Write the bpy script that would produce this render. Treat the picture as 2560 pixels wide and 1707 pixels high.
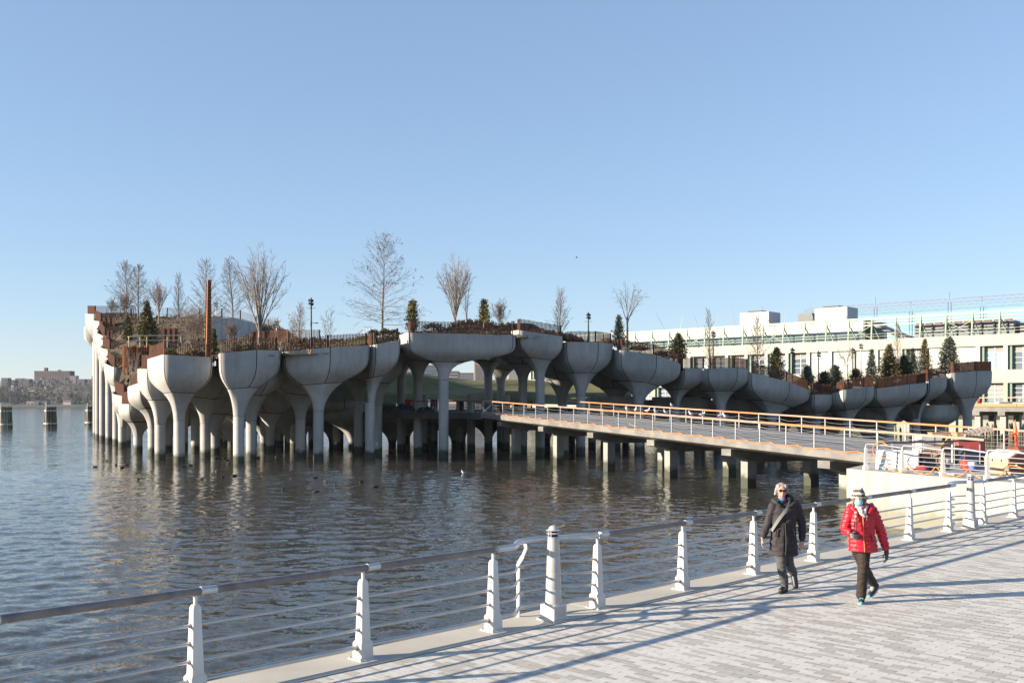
import bpy, bmesh, math, random
import numpy as np
from mathutils import Vector, Matrix, noise as mnoise
for _o in list(bpy.data.objects):
    bpy.data.objects.remove(_o)
SC = bpy.context.scene
COL = SC.collection
PI = math.pi
R = math.radians

# ------------------------------------------------------------------ camera, sky, sun, exposure
# z = 0 is the river, the promenade lies at 2.1 m, the camera stands 2.9 m above it and looks along +Y
FPX, CU, HV, CZ = 2489.0, 1280.0, 1010.0, 5.0
cam = bpy.data.cameras.new('camera')
cam.lens = 35.0
cam.sensor_width = 36.0
cam.shift_y = 156.5 / 2560.0
cam.clip_start = 0.1
cam.clip_end = 12000.0
camo = bpy.data.objects.new('camera', cam)
camo.location = (0, 0, CZ)
camo.rotation_euler = (PI / 2, 0, 0)
COL.objects.link(camo)
SC.camera = camo

SUN_EL, SUN_AZ = R(16.0), R(255.75)
SUN = Vector((math.sin(SUN_AZ) * math.cos(SUN_EL), math.cos(SUN_AZ) * math.cos(SUN_EL), math.sin(SUN_EL)))
world = bpy.data.worlds.new('World')
SC.world = world
world.use_nodes = True
wn = world.node_tree
sky = wn.nodes.new('ShaderNodeTexSky')
sky.sky_type = 'NISHITA'
sky.sun_disc = False
sky.sun_elevation = SUN_EL
sky.sun_rotation = SUN_AZ
sky.altitude = 0.0
sky.air_density = 1.0
sky.dust_density = 0.0
sky.ozone_density = 5.0
gam = wn.nodes.new('ShaderNodeGamma')          # softens the steep brightening towards the horizon, all round
gam.inputs['Gamma'].default_value = 0.57
wn.links.new(sky.outputs[0], gam.inputs['Color'])
bal = wn.nodes.new('ShaderNodeVectorMath')       # white balance of the whole sky
bal.operation = 'MULTIPLY'
bal.inputs[1].default_value = (0.985, 0.985, 1.045)
wn.links.new(gam.outputs[0], bal.inputs[0])
wn.links.new(bal.outputs[0], wn.nodes['Background'].inputs[0])
wn.nodes['Background'].inputs[1].default_value = 0.15

sun = bpy.data.lights.new('sun', 'SUN')
sun.energy = 5.0
sun.angle = R(0.53)
sun.color = (1.0, 0.87, 0.70)
suno = bpy.data.objects.new('sun', sun)
suno.rotation_euler = (-SUN).to_track_quat('-Z', 'Y').to_euler()
COL.objects.link(suno)

SC.view_settings.view_transform = 'Standard'
SC.view_settings.look = 'None'
SC.view_settings.gamma = 1.0
SC.view_settings.exposure = 1.28
SC.view_settings.use_curve_mapping = False
SC.render.engine = 'CYCLES'
SC.cycles.use_denoising = True
SC.cycles.max_bounces = 6
SC.cycles.diffuse_bounces = 3
SC.cycles.glossy_bounces = 2
SC.cycles.transparent_max_bounces = 8
SC.cycles.caustics_reflective = False
SC.cycles.caustics_refractive = False


def pz(u, v, z):
    """world point seen at photo pixel (u, v) that lies at height z"""
    y = (CZ - z) * FPX / (v - HV)
    return Vector(((u - CU) * y / FPX, y, z))


def pd(u, v, y):
    """world point seen at photo pixel (u, v) at distance y"""
    return Vector(((u - CU) * y / FPX, y, CZ + (HV - v) * y / FPX))


def onray(u, p, d):
    """plan point where the sight line of column u meets the plan line p + s*d"""
    k = (u - CU) / FPX
    den = d[0] - k * d[1]
    s = (k * p[1] - p[0]) / den
    return Vector((p[0] + s * d[0], p[1] + s * d[1]))


# ------------------------------------------------------------------ materials
MATS = {}


def new_mat(name):
    m = bpy.data.materials.new(name)
    m.use_nodes = True
    nt = m.node_tree
    b = nt.nodes['Principled BSDF']
    return m, nt, b


def mat(name, c, c2=None, rough=0.6, metal=0.0, scale=3.0, detail=4.0, bump=0.0, bscale=None, stretch=None, coord='Position', spec=0.5, lo=0.35, hi=0.65, rnd=0.0):
    """a procedural surface: two colours mixed by noise, a roughness, fine relief"""
    if name in MATS:
        return MATS[name]
    m, nt, b = new_mat(name)
    L = nt.links.new
    b.inputs['Roughness'].default_value = rough
    b.inputs['Metallic'].default_value = metal
    b.inputs['Specular IOR Level'].default_value = spec
    if coord == 'Position':
        co = nt.nodes.new('ShaderNodeNewGeometry').outputs['Position']
    else:
        co = nt.nodes.new('ShaderNodeTexCoord').outputs['Object']
    if stretch:
        mp = nt.nodes.new('ShaderNodeMapping')
        mp.inputs['Scale'].default_value = stretch
        L(co, mp.inputs['Vector'])
        co = mp.outputs['Vector']
    if c2 is None:
        c2 = tuple(x * 0.82 for x in c)
    no = nt.nodes.new('ShaderNodeTexNoise')
    no.inputs['Scale'].default_value = scale
    no.inputs['Detail'].default_value = detail
    no.inputs['Roughness'].default_value = 0.6
    L(co, no.inputs['Vector'])
    rp = nt.nodes.new('ShaderNodeValToRGB')
    rp.color_ramp.elements[0].position = lo
    rp.color_ramp.elements[1].position = hi
    rp.color_ramp.elements[0].color = (*c2, 1)
    rp.color_ramp.elements[1].color = (*c, 1)
    L(no.outputs['Fac'], rp.inputs['Fac'])
    colour = rp.outputs['Color']
    if rnd:
        oi = nt.nodes.new('ShaderNodeNewGeometry')
        mr = nt.nodes.new('ShaderNodeMapRange')
        mr.inputs['To Min'].default_value = 1 - rnd
        mr.inputs['To Max'].default_value = 1 + rnd
        L(oi.outputs['Random Per Island'], mr.inputs['Value'])
        mx = nt.nodes.new('ShaderNodeMix')
        mx.data_type = 'RGBA'
        mx.blend_type = 'MULTIPLY'
        mx.inputs['Factor'].default_value = 1
        L(colour, mx.inputs['A'])
        cb = nt.nodes.new('ShaderNodeCombineColor')
        for i in range(3):
            L(mr.outputs['Result'], cb.inputs[i])
        L(cb.outputs[0], mx.inputs['B'])
        colour = mx.outputs['Result']
    L(colour, b.inputs['Base Color'])
    if bump:
        n2 = nt.nodes.new('ShaderNodeTexNoise')
        n2.inputs['Scale'].default_value = bscale or scale * 8
        n2.inputs['Detail'].default_value = 5
        L(co, n2.inputs['Vector'])
        bp = nt.nodes.new('ShaderNodeBump')
        bp.inputs['Strength'].default_value = bump
        bp.inputs['Distance'].default_value = 0.02
        L(n2.outputs['Fac'], bp.inputs['Height'])
        L(bp.outputs['Normal'], b.inputs['Normal'])
    MATS[name] = m
    return m


def concrete_pod(name, base=(0.42, 0.405, 0.38)):
    """precast concrete: cloudy tone, faint vertical run marks, dark green tide band at the waterline"""
    m, nt, b = new_mat(name)
    L = nt.links.new
    N = nt.nodes.new
    geo = N('ShaderNodeNewGeometry')
    n1 = N('ShaderNodeTexNoise'); n1.inputs['Scale'].default_value = 0.35; n1.inputs['Detail'].default_value = 6; n1.inputs['Roughness'].default_value = 0.65
    L(geo.outputs['Position'], n1.inputs['Vector'])
    mp = N('ShaderNodeMapping'); mp.inputs['Scale'].default_value = (2.2, 2.2, 0.16)
    L(geo.outputs['Position'], mp.inputs['Vector'])
    n2 = N('ShaderNodeTexNoise'); n2.inputs['Scale'].default_value = 1.3; n2.inputs['Detail'].default_value = 5
    L(mp.outputs['Vector'], n2.inputs['Vector'])
    r1 = N('ShaderNodeValToRGB')
    r1.color_ramp.elements[0].position = 0.3; r1.color_ramp.elements[1].position = 0.72
    r1.color_ramp.elements[0].color = (*[x * 0.74 for x in base], 1); r1.color_ramp.elements[1].color = (*[x * 1.12 for x in base], 1)
    L(n1.outputs['Fac'], r1.inputs['Fac'])
    r2 = N('ShaderNodeValToRGB')
    r2.color_ramp.elements[0].position = 0.30; r2.color_ramp.elements[1].position = 0.55
    r2.color_ramp.elements[0].color = (0.86, 0.86, 0.86, 1); r2.color_ramp.elements[1].color = (1, 1, 1, 1)
    L(n2.outputs['Fac'], r2.inputs['Fac'])
    mx = N('ShaderNodeMix'); mx.data_type = 'RGBA'; mx.blend_type = 'MULTIPLY'; mx.inputs['Factor'].default_value = 1
    L(r1.outputs['Color'], mx.inputs['A']); L(r2.outputs['Color'], mx.inputs['B'])
    # tide band
    sp = N('ShaderNodeSeparateXYZ'); L(geo.outputs['Position'], sp.inputs['Vector'])
    n3 = N('ShaderNodeTexNoise'); n3.inputs['Scale'].default_value = 2.2; n3.inputs['Detail'].default_value = 4
    L(geo.outputs['Position'], n3.inputs['Vector'])
    ad = N('ShaderNodeMath'); ad.operation = 'MULTIPLY_ADD'; ad.inputs[1].default_value = -0.7
    L(n3.outputs['Fac'], ad.inputs[0]); L(sp.outputs['Z'], ad.inputs[2])
    mr = N('ShaderNodeMapRange'); mr.inputs['From Min'].default_value = 0.20; mr.inputs['From Max'].default_value = 0.55
    mr.inputs['To Min'].default_value = 1; mr.inputs['To Max'].default_value = 0
    L(ad.outputs[0], mr.inputs['Value'])
    m2 = N('ShaderNodeMix'); m2.data_type = 'RGBA'
    L(mr.outputs['Result'], m2.inputs['Factor']); L(mx.outputs['Result'], m2.inputs['A'])
    m2.inputs['B'].default_value = (0.055, 0.06, 0.04, 1)
    oi = N('ShaderNodeObjectInfo')
    tone = N('ShaderNodeMapRange'); tone.inputs['To Min'].default_value = 0.90; tone.inputs['To Max'].default_value = 1.08
    L(oi.outputs['Random'], tone.inputs['Value'])
    vm = N('ShaderNodeVectorMath'); vm.operation = 'SCALE'
    L(m2.outputs['Result'], vm.inputs[0]); L(tone.outputs['Result'], vm.inputs['Scale'])
    L(vm.outputs[0], b.inputs['Base Color'])
    b.inputs['Roughness'].default_value = 0.75
    n4 = N('ShaderNodeTexNoise'); n4.inputs['Scale'].default_value = 5; n4.inputs['Detail'].default_value = 6
    L(geo.outputs['Position'], n4.inputs['Vector'])
    bp = N('ShaderNodeBump'); bp.inputs['Strength'].default_value = 0.12; bp.inputs['Distance'].default_value = 0.05
    L(n4.outputs['Fac'], bp.inputs['Height']); L(bp.outputs['Normal'], b.inputs['Normal'])
    MATS[name] = m
    return m


def water_mat():
    m, nt, b = new_mat('river_water')
    L = nt.links.new
    N = nt.nodes.new
    b.inputs['Base Color'].default_value = (0.056, 0.052, 0.041, 1)
    b.inputs['Roughness'].default_value = 0.06
    b.inputs['IOR'].default_value = 1.333
    geo = N('ShaderNodeNewGeometry')

    # smoother and rougher patches where gusts touch the water
    gm = N('ShaderNodeMapping'); gm.inputs['Scale'].default_value = (0.5, 1.0, 1.0); gm.inputs['Rotation'].default_value = (0, 0, 0.3)
    L(geo.outputs['Position'], gm.inputs['Vector'])
    gn = N('ShaderNodeTexNoise'); gn.inputs['Scale'].default_value = 0.06; gn.inputs['Detail'].default_value = 4
    L(gm.outputs['Vector'], gn.inputs['Vector'])
    gust = N('ShaderNodeMapRange'); gust.inputs['From Min'].default_value = 0.33; gust.inputs['From Max'].default_value = 0.67
    gust.inputs['To Min'].default_value = 0.55; gust.inputs['To Max'].default_value = 1.3
    L(gn.outputs['Fac'], gust.inputs['Value'])

    def ripple(scale, stretch, rot, detail, k, prev):
        """tilts the normal by a noise vector; unlike a bump it keeps its strength far away"""
        mp = N('ShaderNodeMapping'); mp.inputs['Scale'].default_value = stretch; mp.inputs['Rotation'].default_value = (0, 0, rot)
        L(geo.outputs['Position'], mp.inputs['Vector'])
        n = N('ShaderNodeTexNoise'); n.inputs['Scale'].default_value = scale; n.inputs['Detail'].default_value = detail; n.inputs['Roughness'].default_value = 0.55
        n.inputs['Distortion'].default_value = 0.3
        L(mp.outputs['Vector'], n.inputs['Vector'])
        sb = N('ShaderNodeVectorMath'); sb.operation = 'SUBTRACT'; sb.inputs[1].default_value = (0.5, 0.5, 0.5)
        L(n.outputs['Color'], sb.inputs[0])
        ml = N('ShaderNodeVectorMath'); ml.operation = 'MULTIPLY'; ml.inputs[1].default_value = (k * 0.7, k, 0.0)
        L(sb.outputs[0], ml.inputs[0])
        gs = N('ShaderNodeVectorMath'); gs.operation = 'SCALE'
        L(ml.outputs[0], gs.inputs[0]); L(gust.outputs['Result'], gs.inputs['Scale'])
        ad = N('ShaderNodeVectorMath'); ad.operation = 'ADD'
        L(prev, ad.inputs[0]); L(gs.outputs[0], ad.inputs[1])
        return ad.outputs[0]
    p = ripple(1.1, (0.7, 1.0, 1.0), 0.35, 2.0, 0.18, geo.outputs['Normal'])
    p = ripple(5.0, (0.8, 1.0, 1.0), -0.3, 3.0, 0.30, p)
    p = ripple(15.0, (0.85, 1.0, 1.0), 0.2, 2.0, 0.30, p)
    nz = N('ShaderNodeVectorMath'); nz.operation = 'NORMALIZE'
    L(p, nz.inputs[0])
    L(nz.outputs[0], b.inputs['Normal'])
    MATS['water'] = m
    return m


def glass_mat(name, tint=(0.10, 0.16, 0.20), rough=0.05):
    if name in MATS:
        return MATS[name]
    m, nt, b = new_mat(name)
    oi = nt.nodes.new('ShaderNodeObjectInfo')
    tr = nt.nodes.new('ShaderNodeValToRGB')
    tr.color_ramp.elements[0].color = (*[x * 0.45 for x in tint], 1)
    tr.color_ramp.elements[1].color = (*[min(1, x * 1.7) for x in tint], 1)
    nt.links.new(oi.outputs['Random'], tr.inputs[0]); nt.links.new(tr.outputs[0], b.inputs['Base Color'])
    b.inputs['Roughness'].default_value = rough
    b.inputs['Metallic'].default_value = 0.0
    b.inputs['Specular IOR Level'].default_value = 0.9
    n = nt.nodes.new('ShaderNodeTexNoise'); n.inputs['Scale'].default_value = 0.4
    g = nt.nodes.new('ShaderNodeNewGeometry')
    nt.links.new(g.outputs['Position'], n.inputs['Vector'])
    bp = nt.nodes.new('ShaderNodeBump'); bp.inputs['Strength'].default_value = 0.08; bp.inputs['Distance'].default_value = 0.1
    nt.links.new(n.outputs['Fac'], bp.inputs['Height']); nt.links.new(bp.outputs['Normal'], b.inputs['Normal'])
    MATS[name] = m
    return m


CONC = concrete_pod('precast_concrete')
SOIL = mat('garden_soil', (0.085, 0.058, 0.036), (0.045, 0.032, 0.02), rough=0.95, scale=1.2, bump=0.8, bscale=9)
LAWN = mat('winter_lawn', (0.125, 0.115, 0.034), (0.075, 0.075, 0.022), rough=0.95, scale=0.5, bump=0.6, bscale=30)
CORTEN = mat('rusted_steel', (0.145, 0.054, 0.026), (0.072, 0.028, 0.016), rough=0.85, scale=2.5, bump=0.2, rnd=0.3)
CORTEN_LIT = mat('sunlit_rusted_steel', (0.36, 0.13, 0.03), (0.20, 0.06, 0.018), rough=0.8, scale=3)  # lit copy of the rust, sunlight put into its colour
WHITE_STEEL = mat('white_painted_steel', (0.66, 0.635, 0.585), (0.58, 0.555, 0.51), rough=0.45, scale=2.5, bump=0.05)
STAINLESS = mat('stainless_tube', (0.52, 0.51, 0.50), (0.44, 0.435, 0.43), rough=0.32, metal=0.85, scale=6, stretch=(1, 1, 1))
STAINLESS_MATT = mat('brushed_sleeve', (0.60, 0.60, 0.60), (0.5, 0.5, 0.5), rough=0.4, metal=0.8, scale=6)
RAILWOOD = mat('dark_composite_rail', (0.235, 0.20, 0.185), (0.13, 0.112, 0.108), rough=0.45, scale=5, bump=0.25, bscale=22)
COPING = mat('coping_concrete', (0.53, 0.49, 0.42), (0.44, 0.405, 0.345), rough=0.8, scale=0.9, detail=8, bump=0.12, bscale=40)
ABUT = mat('white_abutment_concrete', (0.66, 0.635, 0.58), (0.56, 0.535, 0.48), rough=0.8, scale=1.1, stretch=(1.5, 1.5, 0.25), bump=0.08)
DECKC = mat('gangway_concrete', (0.235, 0.222, 0.20), (0.135, 0.128, 0.118), rough=0.85, scale=0.7, stretch=(1, 1, 2.0), detail=7, bump=0.15)
DECKTOP = mat('gangway_deck', (0.24, 0.232, 0.225), (0.15, 0.146, 0.142), rough=0.85, scale=0.6, stretch=(0.5, 2.0, 1), detail=8)
CEDAR = mat('orange_timber', (0.43, 0.265, 0.19), (0.37, 0.215, 0.15), rough=0.6, scale=3, detail=6, rnd=0.12)
GREYSTEEL = mat('grey_steel', (0.42, 0.41, 0.40), (0.33, 0.33, 0.33), rough=0.5, metal=0.3, scale=4)
DARKSTEEL = mat('dark_steel', (0.035, 0.035, 0.04), (0.02, 0.02, 0.024), rough=0.5, scale=4)
BLACKRUBBER = mat('black_rubber', (0.015, 0.015, 0.016), rough=0.6)
BARK = mat('grey_bark', (0.20, 0.155, 0.12), (0.11, 0.085, 0.07), rough=0.9, scale=3)
TWIG = mat('reddish_twigs', (0.18, 0.14, 0.12), (0.12, 0.095, 0.085), rough=0.9, scale=2)
BARKPALE = mat('pale_bark', (0.30, 0.235, 0.18), (0.19, 0.145, 0.11), rough=0.9, scale=3)
TWIGPALE = mat('pale_twigs', (0.22, 0.17, 0.145), (0.15, 0.115, 0.10), rough=0.9, scale=2)

# ------------------------------------------------------------------ mesh helpers


class MB:
    """collects shapes; build() links them as one mesh object"""

    def __init__(s):
        s.v = []
        s.f = []

    def add(s, vs, fs):
        o = len(s.v)
        s.v.extend([tuple(p) for p in vs])
        s.f.extend([tuple(i + o for i in f) for f in fs])
        return s

    def box(s, c, size, rz=0.0, M=None):
        x, y, z = size[0] / 2, size[1] / 2, size[2] / 2
        pts = [Vector((a * x, b * y, d * z)) for d in (-1, 1) for b in (-1, 1) for a in (-1, 1)]
        T = Matrix.Translation(Vector(c)) @ (M if M is not None else Matrix.Rotation(rz, 4, 'Z'))
        pts = [T @ p for p in pts]
        return s.add(pts, [(0, 2, 3, 1), (4, 5, 7, 6), (0, 1, 5, 4), (2, 6, 7, 3), (0, 4, 6, 2), (1, 3, 7, 5)])

    def cbox(s, c, size, rz=0.0, b=0.01, M=None):
        """box with chamfered vertical edges and top"""
        x, y, z = size[0] / 2, size[1] / 2, size[2] / 2

        def ring(ix, iy, zz, q):
            return [(-ix + q, -iy, zz), (ix - q, -iy, zz), (ix, -iy + q, zz), (ix, iy - q, zz), (ix - q, iy, zz), (-ix + q, iy, zz), (-ix, iy - q, zz), (-ix, -iy + q, zz)]
        rings = [ring(x, y, -z, b), ring(x, y, z - b, b), ring(x - b, y - b, z, b * 0.6)]
        T = Matrix.Translation(Vector(c)) @ (M if M is not None else Matrix.Rotation(rz, 4, 'Z'))
        return s.loft([[T @ Vector(p) for p in r] for r in rings])

    def bar(s, a, b, w, h, up=(0, 0, 1)):
        """rectangular bar from a to b, w across, h along up"""
        a, b = Vector(a), Vector(b)
        d = (b - a)
        if d.length < 1e-6:
            return s
        d.normalize()
        upv = Vector(up)
        sd = d.cross(upv)
        if sd.length < 1e-5:
            sd = d.cross(Vector((1, 0, 0)))
        sd.normalize()
        uu = sd.cross(d)
        p = []
        for e in (a, b):
            for i, j in ((-1, -1), (1, -1), (1, 1), (-1, 1)):
                p.append(e + sd * (i * w / 2) + uu * (j * h / 2))
        return s.add(p, [(0, 3, 2, 1), (4, 5, 6, 7), (0, 1, 5, 4), (1, 2, 6, 5), (2, 3, 7, 6), (3, 0, 4, 7)])

    def loft(s, rings, cap0=True, cap1=True, closed=True):
        n = len(rings[0])
        o = len(s.v)
        for r in rings:
            s.v.extend([tuple(p) for p in r])
        m = n if closed else n - 1
        for k in range(len(rings) - 1):
            for i in range(m):
                j = (i + 1) % n
                s.f.append((o + k * n + i, o + k * n + j, o + (k + 1) * n + j, o + (k + 1) * n + i))
        if closed and cap0:
            s.f.append(tuple(o + i for i in reversed(range(n))))
        if closed and cap1:
            q = o + (len(rings) - 1) * n
            s.f.append(tuple(q + i for i in range(n)))
        return s

    def tube(s, pts, rad, seg=8, cap=True, flat=1.0):
        pts = [Vector(p) for p in pts]
        if not hasattr(rad, '__len__'):
            rad = [rad] * len(pts)
        n = len(pts)
        t0 = (pts[1] - pts[0]).normalized()
        ref = Vector((0, 0, 1)) if abs(t0.z) < 0.9 else Vector((1, 0, 0))
        sd = t0.cross(ref).normalized()
        rings = []
        for i, p in enumerate(pts):
            t = (pts[min(i + 1, n - 1)] - pts[max(i - 1, 0)])
            t = t.normalized() if t.length > 1e-9 else t0
            sd = (sd - t * sd.dot(t))
            sd = sd.normalized() if sd.length > 1e-6 else t.orthogonal().normalized()
            up = sd.cross(t)
            rings.append([p + (sd * math.cos(2 * PI * k / seg) + up * (math.sin(2 * PI * k / seg) * flat)) * rad[i] for k in range(seg)])
        return s.loft(rings, cap, cap)

    def lathe(s, prof, seg=16, c=(0, 0, 0), M=None):
        c = Vector(c)
        rings = []
        for r, z in prof:
            ring = [Vector((r * math.cos(2 * PI * k / seg), r * math.sin(2 * PI * k / seg), z)) for k in range(seg)]
            if M is not None:
                ring = [M @ p for p in ring]
            rings.append([c + p for p in ring])
        return s.loft(rings)

    def prism(s, poly, z0, z1):
        """vertical prism over a counter-clockwise plan polygon"""
        return s.loft([[(p[0], p[1], z0) for p in poly], [(p[0], p[1], z1) for p in poly]])

    def quad(s, a, b, c, d):
        return s.add([a, b, c, d], [(0, 1, 2, 3)])

    def mesh(s, name, m=None, smooth=None):
        me = bpy.data.meshes.new(name)
        me.from_pydata(s.v, [], s.f)
        if m is not None:
            me.materials.append(m)
        if smooth:
            me.shade_smooth()
            me.set_sharp_from_angle(angle=R(smooth))
        me.update()
        return me

    def build(s, name, m, parent=None, smooth=None, loc=None):
        return link(name, s.mesh(name, m, smooth), parent, loc)


def link(name, data, parent=None, loc=None):
    o = bpy.data.objects.new(name, data)
    COL.objects.link(o)
    if parent is not None:
        o.parent = parent
        # children are given in world coordinates unless the parent is at the origin
        o.matrix_parent_inverse = Matrix.Translation(-Vector(parent.location)) if parent.get('_abs') else Matrix.Identity(4)
    if loc is not None:
        o.location = loc
    return o


def thing(name, label, cat, loc=(0, 0, 0), group=None, rz=0.0, absolute=True):
    """an Empty at the base of a thing; its parts are given in world coordinates when absolute"""
    o = bpy.data.objects.new(name, None)
    COL.objects.link(o)
    o.empty_display_size = 0.2
    o.location = loc
    o.rotation_euler = (0, 0, rz)
    o['label'] = label
    o['category'] = cat
    if group:
        o['group'] = group
    if absolute:
        o['_abs'] = 1
    return o


def tag(o, label, cat, group=None):
    o['label'] = label
    o['category'] = cat
    if group:
        o['group'] = group
    return o


def struct(o):
    o['kind'] = 'structure'
    return o


def stuff(o):
    o['kind'] = 'stuff'
    return o


def copy_tree(o, loc, rz=0.0, sc=1.0, label=None):
    c = o.copy()
    COL.objects.link(c)
    c.location = loc
    c.rotation_euler = (0, 0, rz)
    c.scale = (sc, sc, sc) if not hasattr(sc, '__len__') else sc
    if label:
        c['label'] = label
    for ch in list(o.children):
        k = ch.copy()
        COL.objects.link(k)
        k.parent = c
        for g in list(ch.children):
            q = g.copy()
            COL.objects.link(q)
            q.parent = k
    return c


ORD = ['first', 'second', 'third', 'fourth', 'fifth', 'sixth', 'seventh', 'eighth', 'ninth', 'tenth', 'eleventh', 'twelfth', 'thirteenth', 'fourteenth',
       'fifteenth', 'sixteenth', 'seventeenth', 'eighteenth', 'nineteenth', 'twentieth']

# ================================================================== river
def build_water():
    rng = np.random.default_rng(5)
    ys = [6.0]
    while ys[-1] < 1800:
        y = ys[-1]
        ys.append(y * (1.02 if y < 14 else 1.0042 if y < 75 else 1.012))
    ys = np.array(ys)
    nx = 720
    xs = np.linspace(-1, 1, nx)
    Yg = np.repeat(ys[:, None], nx, 1)
    Xg = xs[None, :] * (ys[:, None] * 0.62 + 9) + 1.5
    Z = np.zeros_like(Xg)
    cell = np.maximum(np.gradient(ys)[:, None], (ys[:, None] * 1.24 + 18) / nx)
    for k in range(60):
        lam = math.exp(rng.uniform(math.log(0.30), math.log(2.2)))
        th = rng.normal(R(108), R(42))
        amp = 0.0033 * lam
        kx, ky = 2 * PI / lam * math.cos(th), 2 * PI / lam * math.sin(th)
        fade = np.clip((lam / cell - 2.6) / 2.5, 0, 1)
        # groups of waves: the amplitude itself drifts
        ph = rng.uniform(0, 2 * PI)
        g = 0.65 + 0.35 * np.sin(Xg * rng.uniform(-0.16, 0.16) + Yg * rng.uniform(-0.16, 0.16) + rng.uniform(0, 6))
        w = np.sin(kx * Xg + ky * Yg + ph + 0.35 * np.sin(0.31 * kx * Xg - 0.27 * ky * Yg))
        Z += amp * fade * g * (w + 0.28 * np.cos(2 * (kx * Xg + ky * Yg + ph)))
    nr = len(ys)
    V = np.stack([Xg, Yg, Z], -1).reshape(-1, 3)
    i = np.arange(nr - 1)[:, None] * nx + np.arange(nx - 1)[None, :]
    F = np.stack([i, i + 1, i + 1 + nx, i + nx], -1).reshape(-1, 4)
    me = bpy.data.meshes.new('river')
    me.vertices.add(len(V)); me.vertices.foreach_set('co', V.ravel())
    me.loops.add(F.size); me.loops.foreach_set('vertex_index', F.ravel())
    me.polygons.add(len(F)); me.polygons.foreach_set('loop_start', np.arange(0, F.size, 4)); 
    me.update(calc_edges=True)
    me.validate()
    me.shade_smooth()
    me.materials.append(WATER)
    struct(link('river', me))
    far = MB().box((0, 4000, -0.45), (16000, 12000, 0.3)).build('river_far_reach', WATER)
    struct(far)


WATER = water_mat()
build_water()

# ================================================================== promenade
PT = Vector((0.7156, 0.6985))      # along the railing, away from the camera
PN = Vector((0.6985, -0.7156))     # from the railing over the paving
PB = Vector((-1.70, 11.36))        # foot of the second post in view
GZ = 2.1


def pw(t, w, z=GZ):
    return Vector((PB.x + PT.x * t + PN.x * w, PB.y + PT.y * t + PN.y * w, z))


def proj(p):
    return (CU + p[0] / p[1] * FPX, HV - (p[2] - CZ) / p[1] * FPX) if p[1] > 0.3 else (-9999, 9999)


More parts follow.
